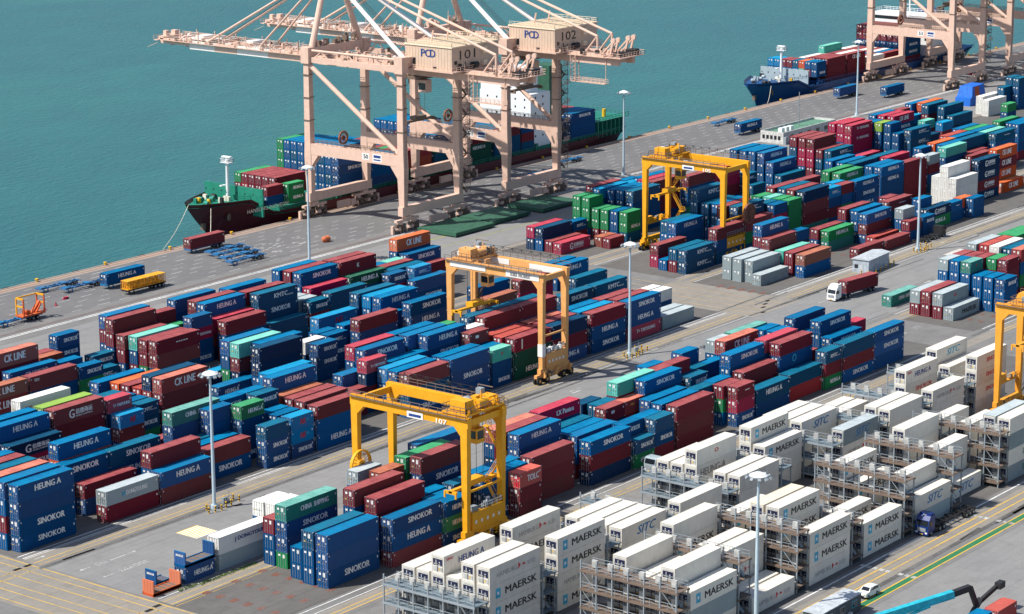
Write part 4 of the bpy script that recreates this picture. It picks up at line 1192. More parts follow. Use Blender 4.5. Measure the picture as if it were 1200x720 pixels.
408.53,265.97,2.633,4,0,M,-,0,1,4,12,5,d
408.53,265.97,5.236,4,1,N,SINOKOR,0,2,4,12,5,d
408.53,265.97,8.144,4,1,P,CKLINE,1,3,4,12,5,d
422.96,266.02,0.03,2,0,K,-,0,0,4,13,5,d
422.96,266.02,2.633,2,0,N,-,0,1,4,13,5,d
422.96,266.02,5.236,2,0,M,-,0,2,4,13,5,d
422.96,266.02,7.839,2,0,B,-,0,3,4,13,5,d
433.62,265.61,0.03,4,0,B,SINOKOR,0,0,4,14,5,d
433.62,265.61,2.633,4,0,M,-,0,1,4,14,5,d
433.62,265.61,5.236,4,0,N,-,0,2,4,14,5,d
433.62,265.61,7.839,4,1,N,-,1,3,4,14,5,d
281.52,268.35,0.03,2,0,N,-,0,0,3,1,6,d
281.52,268.35,2.633,2,0,N,-,0,1,3,1,6,d
281.52,268.35,5.236,2,0,M,-,0,2,3,1,6,d
302.29,268.74,0.03,2,0,M,-,0,0,4,2,6,d
302.29,268.74,2.633,2,0,B,SINOKOR,0,1,4,2,6,d
302.29,268.74,5.236,2,0,B,-,0,2,4,2,6,d
302.29,268.74,7.839,2,0,S,-,1,3,4,2,6,d
317.85,268.62,0.03,4,1,N,HEUNGA,0,0,4,3,6,d
317.85,268.62,2.938,4,1,N,HEUNGA,0,1,4,3,6,d
317.85,268.62,5.846,4,0,M,-,0,2,4,3,6,d
317.85,268.62,8.449,4,1,B,-,1,3,4,3,6,d
364.63,268.51,0.03,2,0,M,-,0,0,3,4,6,d
364.63,268.51,2.633,2,0,B,-,0,1,3,4,6,d
364.63,268.51,5.236,2,0,D,-,0,2,3,4,6,d
385.01,268.42,0.03,2,0,B,-,0,0,4,5,6,d
385.01,268.42,2.633,2,0,M,-,0,1,4,5,6,d
385.01,268.42,5.236,2,0,M,-,0,2,4,5,6,d
385.01,268.42,7.839,2,0,B,-,0,3,4,5,6,d
397.7,268.95,0.03,2,0,B,SINOKOR,0,0,4,6,6,d
397.7,268.95,2.633,2,0,M,-,0,1,4,6,6,d
397.7,268.95,5.236,2,0,B,SINOKOR,0,2,4,6,6,d
397.7,268.95,7.839,2,0,B,-,1,3,4,6,6,d
409.65,268.95,0.03,2,0,G,-,0,0,4,7,6,d
409.65,268.95,2.633,2,0,N,SINOKOR,0,1,4,7,6,d
409.65,268.95,5.236,2,0,N,-,0,2,4,7,6,d
409.65,268.95,7.839,2,0,S,-,0,3,4,7,6,d
415.81,268.54,0.03,4,0,G,-,0,0,4,8,6,d
415.81,268.54,2.633,4,0,N,HEUNGA,0,1,4,8,6,d
415.81,268.54,5.236,4,0,B,SINOKOR,0,2,4,8,6,d
415.81,268.54,7.839,4,1,E,CHINASHIPPING,0,3,4,8,6,d
274.42,273.81,0.03,4,0,S,-,1,0,2,1,7,d
274.42,273.81,2.633,4,1,W,DONGYOUNGB,1,1,2,1,7,d
287.15,273.18,0.03,2,0,N,-,0,0,3,2,7,d
287.15,273.18,2.633,2,0,M,-,0,1,3,2,7,d
287.15,273.18,5.236,2,0,W,-,0,2,3,2,7,d
286.84,275.7,0.03,2,0,B,SINOKOR,0,0,3,1,8,d
286.84,275.7,2.633,2,0,B,SINOKOR,0,1,3,1,8,d
286.84,275.7,5.236,2,0,W,-,1,2,3,1,8,d
501.55,253.01,0.03,2,0,B,-,0,0,3,1,0,e
501.55,253.01,2.633,2,0,B,-,0,1,3,1,0,e
501.55,253.01,5.236,2,0,N,SINOKOR,1,2,3,1,0,e
501.88,256.07,0.03,2,0,B,-,0,0,3,1,1,e
501.88,256.07,2.633,2,0,B,-,0,1,3,1,1,e
501.88,256.07,5.236,2,0,B,-,0,2,3,1,1,e
509.19,256.47,0.03,2,0,M,-,0,0,4,2,1,e
509.19,256.47,2.633,2,0,B,SINOKOR,0,1,4,2,1,e
509.19,256.47,5.236,2,0,M,-,0,2,4,2,1,e
509.19,256.47,7.839,2,0,M,-,1,3,4,2,1,e
515.74,256.36,0.03,4,1,M,-,0,0,4,3,1,e
515.74,256.36,2.938,4,1,G,-,0,1,4,3,1,e
515.74,256.36,5.846,4,1,B,-,0,2,4,3,1,e
515.74,256.36,8.754,4,1,P,-,0,3,4,3,1,e
489.21,258.94,0.03,4,1,S,MAERSKB,1,0,1,1,2,e
501.81,258.8,0.03,2,0,B,-,0,0,3,2,2,e
501.81,258.8,2.633,2,0,B,-,0,1,3,2,2,e
501.81,258.8,5.236,2,0,B,-,0,2,3,2,2,e
508.89,259.04,0.03,2,0,B,HEUNGA,0,0,4,3,2,e
508.89,259.04,2.633,2,0,N,HEUNGA,0,1,4,3,2,e
508.89,259.04,5.236,2,0,M,-,0,2,4,3,2,e
508.89,259.04,7.839,2,0,G,-,0,3,4,3,2,e
516.72,259.25,0.03,4,1,D,-,0,0,4,4,2,e
516.72,259.25,2.938,4,1,N,-,0,1,4,4,2,e
516.72,259.25,5.846,4,0,B,HEUNGA,0,2,4,4,2,e
516.72,259.25,8.449,4,1,K,-,0,3,4,4,2,e
488.91,261.58,0.03,4,1,M,-,0,0,2,1,3,e
488.91,261.58,2.938,4,1,S,logo,1,1,2,1,3,e
502.27,261.99,0.03,2,0,M,-,0,0,4,2,3,e
502.27,261.99,2.633,2,0,B,HEUNGA,0,1,4,2,3,e
502.27,261.99,5.236,2,0,B,-,0,2,4,2,3,e
502.27,261.99,7.839,2,0,E,logo,1,3,4,2,3,e
508.43,261.81,0.03,2,0,M,-,0,0,4,3,3,e
508.43,261.81,2.633,2,0,N,HEUNGA,0,1,4,3,3,e
508.43,261.81,5.236,2,0,B,-,0,2,4,3,3,e
508.43,261.81,7.839,2,0,M,-,0,3,4,3,3,e
515.57,261.89,0.03,4,1,M,-,0,0,4,4,3,e
515.57,261.89,2.938,4,1,M,-,0,1,4,4,3,e
515.57,261.89,5.846,4,1,M,-,0,2,4,4,3,e
515.57,261.89,8.754,4,1,W,-,0,3,4,4,3,e
489.35,264.77,0.03,4,1,M,-,0,0,2,1,4,e
489.35,264.77,2.938,4,1,M,-,1,1,2,1,4,e
501.95,264.63,0.03,2,0,D,-,0,0,4,2,4,e
501.95,264.63,2.633,2,0,G,-,0,1,4,2,4,e
501.95,264.63,5.236,2,0,B,-,0,2,4,2,4,e
501.95,264.63,7.839,2,0,B,-,0,3,4,2,4,e
508.11,264.51,0.03,2,0,D,-,0,0,4,3,4,e
508.11,264.51,2.633,2,0,G,-,0,1,4,3,4,e
508.11,264.51,5.236,2,0,B,HEUNGA,0,2,4,3,4,e
508.11,264.51,7.839,2,0,M,-,0,3,4,3,4,e
515.9,264.68,0.03,4,1,B,-,0,0,4,4,4,e
515.9,264.68,2.938,4,1,B,HEUNGA,0,1,4,4,4,e
515.9,264.68,5.846,4,1,B,SINOKOR,0,2,4,4,4,e
515.9,264.68,8.754,4,1,R,-,0,3,4,4,4,e
530.02,264.84,0.03,4,1,D,-,0,0,4,5,4,e
530.02,264.84,2.938,4,1,M,-,0,1,4,5,4,e
530.02,264.84,5.846,4,0,B,-,0,2,4,5,4,e
530.02,264.84,8.449,4,1,G,-,0,3,4,5,4,e
489.56,267.55,0.03,4,0,M,-,0,0,2,1,5,e
489.56,267.55,2.633,4,1,S,-,0,1,2,1,5,e
501.85,267.43,0.03,2,0,N,HEUNGA,0,0,4,2,5,e
501.85,267.43,2.633,2,0,N,SINOKOR,0,1,4,2,5,e
501.85,267.43,5.236,2,0,B,-,0,2,4,2,5,e
501.85,267.43,7.839,2,0,S,-,0,3,4,2,5,e
507.98,267.29,0.03,2,0,N,-,0,0,4,3,5,e
507.98,267.29,2.633,2,0,G,-,0,1,4,3,5,e
507.98,267.29,5.236,2,0,M,-,0,2,4,3,5,e
507.98,267.29,7.839,2,0,M,-,0,3,4,3,5,e
515.25,267.49,0.03,4,1,B,HEUNGA,0,0,4,4,5,e
515.25,267.49,2.938,4,1,N,SINOKOR,0,1,4,4,5,e
515.25,267.49,5.846,4,1,M,-,0,2,4,4,5,e
515.25,267.49,8.754,4,1,S,-,0,3,4,4,5,e
530.76,267.81,0.03,4,0,N,SINOKOR,0,0,4,5,5,e
530.76,267.81,2.633,4,1,N,HEUNGA,0,1,4,5,5,e
530.76,267.81,5.541,4,1,B,HEUNGA,0,2,4,5,5,e
530.76,267.81,8.449,4,0,G,-,0,3,4,5,5,e
492.27,276.22,0.03,4,0,E,CHINASHIPPING,1,0,1,1,6,e
505.28,307.09,0.03,4,1,B,-,1,0,2,1,0,f
505.28,307.09,2.938,4,0,Q,-,1,1,2,1,0,f
530.37,307.11,0.03,4,0,M,-,1,0,1,2,0,f
542.66,306.43,0.03,4,0,M,-,1,0,1,3,0,f
555.45,307.08,0.03,2,0,N,-,0,0,2,4,0,f
555.45,307.08,2.633,2,0,M,-,0,1,2,4,0,f
562.13,306.86,0.03,2,0,N,-,0,0,2,5,0,f
562.13,306.86,2.633,2,0,N,SINOKOR,0,1,2,5,0,f
590.99,308.05,0.03,2,0,N,-,0,0,2,6,0,f
590.99,308.05,2.633,2,0,N,-,0,1,2,6,0,f
492.33,310.91,0.03,4,0,S,-,1,0,1,1,1,f
505.79,310.55,0.03,4,0,M,-,0,0,2,2,1,f
505.79,310.55,2.633,4,1,M,-,0,1,2,2,1,f
544.25,310.7,0.03,4,0,R,-,0,0,1,3,1,f
556.54,309.63,0.03,2,0,G,-,0,0,3,4,1,f
556.54,309.63,2.633,2,0,B,-,0,1,3,4,1,f
556.54,309.63,5.236,2,0,S,-,0,2,3,4,1,f
570.07,309.98,0.03,4,1,G,HEUNGA,0,0,2,5,1,f
570.07,309.98,2.938,4,0,D,XINDE,1,1,2,5,1,f
582.36,309.91,0.03,2,0,N,-,0,0,2,6,1,f
582.36,309.91,2.633,2,0,B,text,0,1,2,6,1,f
589.0,310.57,0.03,2,0,B,HEUNGA,0,0,2,7,1,f
589.0,310.57,2.633,2,0,O,-,0,1,2,7,1,f
493.94,314.28,0.03,4,0,S,-,0,0,2,1,2,f
493.94,314.28,2.633,4,0,S,-,1,1,2,1,2,f
506.23,313.48,0.03,4,0,N,-,0,0,2,2,2,f
506.23,313.48,2.633,4,1,T,-,0,1,2,2,2,f
545.7,313.79,0.03,4,0,N,-,0,0,3,3,2,f
545.7,313.79,2.633,4,0,M,-,1,1,3,3,2,f
545.7,313.79,5.236,4,0,B,SINOKOR,1,2,3,3,2,f
570.51,312.5,0.03,2,0,N,HEUNGA,0,0,3,4,2,f
570.51,312.5,2.633,2,0,B,HEUNGA,0,1,3,4,2,f
570.51,312.5,5.236,2,0,B,-,0,2,3,4,2,f
493.04,316.8,0.03,4,1,S,-,0,0,2,1,3,f
493.04,316.8,2.938,4,0,S,-,0,1,2,1,3,f
505.33,316.86,0.03,4,1,N,-,0,0,3,2,3,f
505.33,316.86,2.938,4,0,M,-,0,1,3,2,3,f
505.33,316.86,5.541,4,0,M,-,1,2,3,2,3,f
517.59,317.1,0.03,2,0,B,-,0,0,3,3,3,f
517.59,317.1,2.633,2,0,D,-,0,1,3,3,3,f
517.59,317.1,5.236,2,0,N,-,0,2,3,3,3,f
533.18,317.2,0.03,4,0,E,-,0,0,2,4,3,f
533.18,317.2,2.633,4,0,G,HEUNGA,1,1,2,4,3,f
546.9,316.98,0.03,4,1,K,-,0,0,3,5,3,f
546.9,316.98,2.938,4,0,N,-,0,1,3,5,3,f
546.9,316.98,5.541,4,0,B,-,0,2,3,5,3,f
562.72,317.36,0.03,4,0,D,-,0,0,3,6,3,f
562.72,317.36,2.633,4,0,K,-,0,1,3,6,3,f
562.72,317.36,5.236,4,0,M,text,1,2,3,6,3,f
597.28,316.67,0.03,4,1,W,-,0,0,3,7,3,f
597.28,316.67,2.938,4,1,W,-,0,1,3,7,3,f
597.28,316.67,5.846,4,0,W,-,1,2,3,7,3,f
610.92,317.25,0.03,4,0,D,XINDE,0,0,4,8,3,f
610.92,317.25,2.633,4,1,M,XINDE,0,1,4,8,3,f
610.92,317.25,5.541,4,1,D,XINDE,0,2,4,8,3,f
610.92,317.25,8.449,4,1,D,XINDE,1,3,4,8,3,f
625.85,317.37,0.03,4,1,O,CKLINE,1,0,1,9,3,f
493.6,320.01,0.03,4,0,S,-,0,0,2,1,4,f
493.6,320.01,2.633,4,1,S,-,0,1,2,1,4,f
506.19,319.62,0.03,4,1,N,HEUNGA,0,0,4,2,4,f
506.19,319.62,2.938,4,0,B,SINOKOR,0,1,4,2,4,f
506.19,319.62,5.541,4,0,M,-,0,2,4,2,4,f
506.19,319.62,8.144,4,1,B,HEUNGA,1,3,4,2,4,f
532.41,319.75,0.03,4,1,N,SINOKOR,0,0,2,3,4,f
532.41,319.75,2.938,4,0,M,-,0,1,2,3,4,f
545.66,319.78,0.03,4,0,B,HEUNGA,0,0,3,4,4,f
545.66,319.78,2.633,4,1,B,-,0,1,3,4,4,f
545.66,319.78,5.541,4,1,M,-,0,2,3,4,4,f
566.73,320.25,0.03,2,0,G,-,0,0,3,5,4,f
566.73,320.25,2.633,2,0,M,-,0,1,3,5,4,f
566.73,320.25,5.236,2,0,M,-,0,2,3,5,4,f
597.98,319.55,0.03,4,0,W,-,0,0,4,6,4,f
597.98,319.55,2.633,4,1,W,-,0,1,4,6,4,f
597.98,319.55,5.541,4,1,W,-,0,2,4,6,4,f
597.98,319.55,8.449,4,1,W,HEUNGA,1,3,4,6,4,f
626.85,320.25,0.03,4,1,G,-,0,0,4,7,4,f
626.85,320.25,2.938,4,1,O,CKLINE,0,1,4,7,4,f
626.85,320.25,5.846,4,1,M,CKLINE,0,2,4,7,4,f
626.85,320.25,8.754,4,1,O,CKLINE,0,3,4,7,4,f
599.44,322.78,0.03,4,0,W,-,0,0,3,1,5,f
599.44,322.78,2.633,4,1,W,-,0,1,3,1,5,f
599.44,322.78,5.541,4,0,W,-,0,2,3,1,5,f
491.93,331.65,0.03,4,1,K,KMTC,1,0,2,1,0,g
491.93,331.65,2.938,4,1,K,KMTC,1,1,2,1,0,g
505.17,331.75,0.03,4,1,K,-,0,0,3,2,0,g
505.17,331.75,2.938,4,1,N,-,1,1,3,2,0,g
505.17,331.75,5.846,4,1,M,-,1,2,3,2,0,g
517.77,331.32,0.03,4,1,K,-,0,0,3,3,0,g
517.77,331.32,2.938,4,1,G,-,0,1,3,3,0,g
517.77,331.32,5.846,4,1,M,-,1,2,3,3,0,g
531.13,331.77,0.03,2,0,K,-,0,0,4,4,0,g
531.13,331.77,2.633,2,0,N,-,0,1,4,4,0,g
531.13,331.77,5.236,2,0,X,-,0,2,4,4,0,g
531.13,331.77,7.839,2,0,N,-,0,3,4,4,0,g
537.89,331.77,0.03,2,0,G,-,0,0,4,5,0,g
537.89,331.77,2.633,2,0,G,-,0,1,4,5,0,g
537.89,331.77,5.236,2,0,G,-,0,2,4,5,0,g
537.89,331.77,7.839,2,0,G,-,0,3,4,5,0,g
544.69,331.49,0.03,4,1,E,-,0,0,4,6,0,g
544.69,331.49,2.938,4,1,M,-,1,1,4,6,0,g
544.69,331.49,5.846,4,1,M,-,1,2,4,6,0,g
544.69,331.49,8.754,4,1,D,-,1,3,4,6,0,g
557.32,331.77,0.03,2,0,N,-,0,0,4,7,0,g
557.32,331.77,2.633,2,0,M,-,0,1,4,7,0,g
557.32,331.77,5.236,2,0,N,-,0,2,4,7,0,g
557.32,331.77,7.839,2,0,L,KMTC,0,3,4,7,0,g
563.48,331.67,0.03,2,0,N,HEUNGA,0,0,4,8,0,g
563.48,331.67,2.633,2,0,G,-,0,1,4,8,0,g
563.48,331.67,5.236,2,0,B,-,0,2,4,8,0,g
563.48,331.67,7.839,2,0,M,-,0,3,4,8,0,g
569.62,331.07,0.03,4,0,B,SINOKOR,0,0,4,9,0,g
569.62,331.07,2.633,4,0,B,HEUNGA,0,1,4,9,0,g
569.62,331.07,5.236,4,0,N,SINOKOR,0,2,4,9,0,g
569.62,331.07,7.839,4,0,B,HEUNGA,1,3,4,9,0,g
632.98,331.07,0.03,4,0,K,-,0,0,3,10,0,g
632.98,331.07,2.633,4,0,M,-,0,1,3,10,0,g
632.98,331.07,5.236,4,0,M,-,0,2,3,10,0,g
492.07,334.44,0.03,4,1,M,-,0,0,2,1,1,g
492.07,334.44,2.938,4,1,K,-,0,1,2,1,1,g
518.73,334.65,0.03,4,1,B,SINOKOR,0,0,4,2,1,g
518.73,334.65,2.938,4,1,N,HEUNGA,0,1,4,2,1,g
518.73,334.65,5.846,4,1,M,-,0,2,4,2,1,g
518.73,334.65,8.754,4,1,K,KMTC,1,3,4,2,1,g
531.26,334.65,0.03,2,0,N,SINOKOR,0,0,4,3,1,g
531.26,334.65,2.633,2,0,B,SINOKOR,0,1,4,3,1,g
531.26,334.65,5.236,2,0,N,HEUNGA,0,2,4,3,1,g
531.26,334.65,7.839,2,0,K,-,0,3,4,3,1,g
538.18,334.65,0.03,2,0,G,-,0,0,4,4,1,g
538.18,334.65,2.633,2,0,G,-,0,1,4,4,1,g
538.18,334.65,5.236,2,0,G,-,0,2,4,4,1,g
538.18,334.65,7.839,2,0,G,-,0,3,4,4,1,g
545.06,334.65,0.03,4,1,B,-,0,0,4,5,1,g
545.06,334.65,2.938,4,1,N,-,0,1,4,5,1,g
545.06,334.65,5.846,4,1,M,-,0,2,4,5,1,g
545.06,334.65,8.754,4,1,M,-,0,3,4,5,1,g
564.03,334.65,0.03,2,0,B,SINOKOR,0,0,4,6,1,g
564.03,334.65,2.633,2,0,M,-,0,1,4,6,1,g
564.03,334.65,5.236,2,0,B,HEUNGA,0,2,4,6,1,g
564.03,334.65,7.839,2,0,L,-,0,3,4,6,1,g
588.25,334.2,0.03,4,1,N,SINOKOR,0,0,4,7,1,g
588.25,334.2,2.938,4,1,N,-,0,1,4,7,1,g
588.25,334.2,5.846,4,0,N,HEUNGA,0,2,4,7,1,g
588.25,334.2,8.449,4,0,B,HEUNGA,1,3,4,7,1,g
600.67,334.14,0.03,4,0,M,-,0,0,4,8,1,g
600.67,334.14,2.633,4,0,M,-,0,1,4,8,1,g
600.67,334.14,5.236,4,0,M,-,0,2,4,8,1,g
600.67,334.14,7.839,4,0,M,-,0,3,4,8,1,g
613.91,333.95,0.03,2,0,K,-,0,0,4,9,1,g
613.91,333.95,2.633,2,0,B,SINOKOR,0,1,4,9,1,g
613.91,333.95,5.236,2,0,M,-,0,2,4,9,1,g
613.91,333.95,7.839,2,0,S,-,0,3,4,9,1,g
623.72,334.23,0.03,4,1,N,SINOKOR,0,0,4,10,1,g
623.72,334.23,2.938,4,1,B,HEUNGA,0,1,4,10,1,g
623.72,334.23,5.846,4,0,N,-,0,2,4,10,1,g
623.72,334.23,8.449,4,0,T,-,1,3,4,10,1,g
636.01,333.95,0.03,4,0,M,-,0,0,3,11,1,g
636.01,333.95,2.633,4,0,M,-,0,1,3,11,1,g
636.01,333.95,5.236,4,0,M,-,0,2,3,11,1,g
652.7,334.0,0.03,4,1,N,HEUNGA,0,0,4,12,1,g
652.7,334.0,2.938,4,0,M,-,0,1,4,12,1,g
652.7,334.0,5.541,4,1,B,-,0,2,4,12,1,g
652.7,334.0,8.449,4,0,K,text,1,3,4,12,1,g
492.4,337.53,0.03,2,0,B,-,0,0,1,1,2,g
517.55,337.53,0.03,4,1,M,-,0,0,4,2,2,g
517.55,337.53,2.938,4,1,M,-,0,1,4,2,2,g
517.55,337.53,5.846,4,1,B,-,0,2,4,2,2,g
517.55,337.53,8.754,4,1,M,-,0,3,4,2,2,g
538.59,337.53,0.03,2,0,M,-,0,0,4,3,2,g
538.59,337.53,2.633,2,0,G,-,0,1,4,3,2,g
538.59,337.53,5.236,2,0,G,-,0,2,4,3,2,g
538.59,337.53,7.839,2,0,T,-,0,3,4,3,2,g
545.59,337.53,0.03,4,1,K,-,0,0,4,4,2,g
545.59,337.53,2.938,4,1,N,SINOKOR,0,1,4,4,2,g
545.59,337.53,5.846,4,1,M,-,0,2,4,4,2,g
545.59,337.53,8.754,4,1,K,-,0,3,4,4,2,g
588.17,336.92,0.03,4,1,B,HEUNGA,0,0,4,5,2,g
588.17,336.92,2.938,4,1,N,-,0,1,4,5,2,g
588.17,336.92,5.846,4,0,N,-,0,2,4,5,2,g
588.17,336.92,8.449,4,0,B,-,0,3,4,5,2,g
627.45,336.83,0.03,4,0,B,-,0,0,4,6,2,g
627.45,336.83,2.633,4,1,K,-,0,1,4,6,2,g
627.45,336.83,5.541,4,0,N,-,0,2,4,6,2,g
627.45,336.83,8.144,4,1,B,-,0,3,4,6,2,g
640.18,336.88,0.03,4,0,B,-,0,0,4,7,2,g
640.18,336.88,2.633,4,1,M,-,0,1,4,7,2,g
640.18,336.88,5.541,4,0,D,-,0,2,4,7,2,g
640.18,336.88,8.144,4,1,K,-,0,3,4,7,2,g
653.21,337.34,0.03,4,1,G,-,0,0,4,8,2,g
653.21,337.34,2.938,4,0,B,-,0,1,4,8,2,g
653.21,337.34,5.541,4,1,N,SINOKOR,0,2,4,8,2,g
653.21,337.34,8.449,4,0,T,-,0,3,4,8,2,g
672.93,336.9,0.03,4,0,M,-,0,0,4,9,2,g
672.93,336.9,2.633,4,0,N,-,0,1,4,9,2,g
672.93,336.9,5.236,4,1,B,-,0,2,4,9,2,g
672.93,336.9,8.144,4,0,B,-,0,3,4,9,2,g
494.0,341.17,0.03,4,1,X,-,0,0,2,1,3,g
494.0,341.17,2.938,4,0,M,-,1,1,2,1,3,g
518.92,340.23,0.03,4,1,N,SINOKOR,0,0,4,2,3,g
518.92,340.23,2.938,4,1,B,-,0,1,4,2,3,g
518.92,340.23,5.846,4,1,K,-,0,2,4,2,3,g
518.92,340.23,8.754,4,1,B,-,0,3,4,2,3,g
538.18,340.41,0.03,2,0,K,-,0,0,4,3,3,g
538.18,340.41,2.633,2,0,G,-,0,1,4,3,3,g
538.18,340.41,5.236,2,0,G,-,0,2,4,3,3,g
538.18,340.41,7.839,2,0,G,-,0,3,4,3,3,g
544.61,340.41,0.03,4,1,M,-,0,0,4,4,3,g
544.61,340.41,2.938,4,1,B,SINOKOR,0,1,4,4,3,g
544.61,340.41,5.846,4,1,B,HEUNGA,0,2,4,4,3,g
544.61,340.41,8.754,4,1,M,-,0,3,4,4,3,g
576.84,340.17,0.03,4,0,B,HEUNGA,0,0,4,5,3,g
576.84,340.17,2.633,4,0,M,-,0,1,4,5,3,g
576.84,340.17,5.236,4,0,M,-,0,2,4,5,3,g
576.84,340.17,7.839,4,0,G,HEUNGA,1,3,4,5,3,g
601.42,339.89,0.03,4,0,B,HEUNGA,0,0,4,6,3,g
601.42,339.89,2.633,4,1,M,-,0,1,4,6,3,g
601.42,339.89,5.541,4,0,K,-,0,2,4,6,3,g
601.42,339.89,8.144,4,1,X,-,0,3,4,6,3,g
622.29,341.29,0.03,2,0,N,HEUNGA,0,0,4,7,3,g
622.29,341.29,2.633,2,0,B,-,0,1,4,7,3,g
622.29,341.29,5.236,2,0,N,SINOKOR,0,2,4,7,3,g
622.29,341.29,7.839,2,0,B,-,0,3,4,7,3,g
628.41,340.2,0.03,4,1,N,-,0,0,4,8,3,g
628.41,340.2,2.938,4,0,B,-,0,1,4,8,3,g
628.41,340.2,5.541,4,1,N,-,0,2,4,8,3,g
628.41,340.2,8.449,4,0,O,-,0,3,4,8,3,g
640.7,340.3,0.03,4,0,B,HEUNGA,0,0,4,9,3,g
640.7,340.3,2.633,4,1,N,-,0,1,4,9,3,g
640.7,340.3,5.541,4,1,M,-,0,2,4,9,3,g
640.7,340.3,8.449,4,0,B,-,0,3,4,9,3,g
653.73,340.36,0.03,4,0,M,-,0,0,4,10,3,g
653.73,340.36,2.633,4,0,M,-,0,1,4,10,3,g
653.73,340.36,5.236,4,1,K,-,0,2,4,10,3,g
653.73,340.36,8.144,4,1,B,-,0,3,4,10,3,g
675.04,340.2,0.03,4,0,N,-,0,0,4,11,3,g
675.04,340.2,2.633,4,0,N,-,0,1,4,11,3,g
675.04,340.2,5.236,4,0,B,-,0,2,4,11,3,g
675.04,340.2,7.839,4,0,B,-,0,3,4,11,3,g
505.12,343.69,0.03,4,1,K,-,0,0,3,1,4,g
505.12,343.69,2.938,4,1,B,-,0,1,3,1,4,g
505.12,343.69,5.846,4,1,B,HEUNGA,1,2,3,1,4,g
518.2,342.75,0.03,4,1,B,HEUNGA,0,0,4,2,4,g
518.2,342.75,2.938,4,1,B,HEUNGA,0,1,4,2,4,g
518.2,342.75,5.846,4,1,K,-,0,2,4,2,4,g
518.2,342.75,8.754,4,1,K,-,0,3,4,2,4,g
559.94,343.29,0.03,4,0,N,SINOKOR,0,0,4,3,4,g
559.94,343.29,2.633,4,0,N,SINOKOR,0,1,4,3,4,g
559.94,343.29,5.236,4,0,B,-,0,2,4,3,4,g
559.94,343.29,7.839,4,0,M,-,0,3,4,3,4,g
576.3,343.1,0.03,4,0,B,HEUNGA,0,0,4,4,4,g
576.3,343.1,2.633,4,0,B,SINOKOR,0,1,4,4,4,g
576.3,343.1,5.236,4,0,N,HEUNGA,0,2,4,4,4,g
576.3,343.1,7.839,4,1,G,-,0,3,4,4,4,g
588.59,342.69,0.03,4,0,N,-,0,0,4,5,4,g
588.59,342.69,2.633,4,1,N,HEUNGA,0,1,4,5,4,g
588.59,342.69,5.541,4,0,N,HEUNGA,0,2,4,5,4,g
588.59,342.69,8.144,4,1,K,-,0,3,4,5,4,g
601.14,343.07,0.03,4,1,M,-,0,0,4,6,4,g
601.14,343.07,2.938,4,0,M,-,0,1,4,6,4,g
601.14,343.07,5.541,4,1,B,SINOKOR,0,2,4,6,4,g
601.14,343.07,8.449,4,0,K,-,0,3,4,6,4,g
640.87,343.22,0.03,4,0,D,-,0,0,4,7,4,g
640.87,343.22,2.633,4,1,B,SINOKOR,0,1,4,7,4,g
640.87,343.22,5.541,4,1,B,HEUNGA,0,2,4,7,4,g
640.87,343.22,8.449,4,0,R,-,0,3,4,7,4,g
654.12,342.98,0.03,4,0,N,SINOKOR,0,0,4,8,4,g
654.12,342.98,2.633,4,1,M,-,0,1,4,8,4,g
654.12,342.98,5.541,4,0,N,-,0,2,4,8,4,g
654.12,342.98,8.144,4,1,G,-,0,3,4,8,4,g
672.21,342.76,0.03,4,1,D,-,0,0,4,9,4,g
672.21,342.76,2.938,4,0,M,-,0,1,4,9,4,g
672.21,342.76,5.541,4,1,N,SINOKOR,0,2,4,9,4,g
672.21,342.76,8.449,4,0,G,-,0,3,4,9,4,g
505.53,346.2,0.03,4,1,G,-,0,0,3,1,5,g
505.53,346.2,2.938,4,1,B,-,0,1,3,1,5,g
505.53,346.2,5.846,4,1,K,-,0,2,3,1,5,g
518.38,346.17,0.03,4,1,B,HEUNGA,0,0,5,2,5,g
518.38,346.17,2.938,4,1,G,-,0,1,5,2,5,g
518.38,346.17,5.846,4,1,N,SINOKOR,0,2,5,2,5,g
518.38,346.17,8.754,4,1,K,-,0,3,5,2,5,g
518.38,346.17,11.662,4,1,K,KMTC,1,4,5,2,5,g
588.08,345.76,0.03,4,0,M,-,0,0,4,3,5,g
588.08,345.76,2.633,4,1,G,-,0,1,4,3,5,g
588.08,345.76,5.541,4,1,N,-,0,2,4,3,5,g
588.08,345.76,8.449,4,0,B,-,0,3,4,3,5,g
653.54,345.97,0.03,4,1,M,-,0,0,4,4,5,g
653.54,345.97,2.938,4,0,B,HEUNGA,0,1,4,4,5,g
653.54,345.97,5.541,4,1,K,-,0,2,4,4,5,g
653.54,345.97,8.449,4,0,B,-,0,3,4,4,5,g
587.35,348.86,0.03,4,1,M,-,0,0,4,1,6,g
587.35,348.86,2.938,4,0,N,SINOKOR,0,1,4,1,6,g
587.35,348.86,5.541,4,1,M,-,0,2,4,1,6,g
587.35,348.86,8.449,4,1,B,-,0,3,4,1,6,g
601.01,348.97,0.03,4,0,B,HEUNGA,0,0,4,2,6,g
601.01,348.97,2.633,4,0,G,-,0,1,4,2,6,g
601.01,348.97,5.236,4,0,M,-,0,2,4,2,6,g
601.01,348.97,7.839,4,0,X,-,0,3,4,2,6,g
504.09,362.65,0.03,2,0,M,-,0,0,1,1,0,h
512.18,363.25,0.03,2,0,K,-,0,0,3,2,0,h
512.18,363.25,2.633,2,0,G,HEUNGA,0,1,3,2,0,h
512.18,363.25,5.236,2,0,G,-,0,2,3,2,0,h
572.23,364.29,0.03,2,0,G,-,0,0,2,3,0,h
572.23,364.29,2.633,2,0,K,-,0,1,2,3,0,h
655.77,363.08,0.03,4,1,N,-,0,0,3,4,0,h
655.77,363.08,2.938,4,1,K,KMTC,0,1,3,4,0,h
655.77,363.08,5.846,4,1,K,KMTC,1,2,3,4,0,h
669.88,364.2,0.03,2,0,K,-,0,0,2,5,0,h
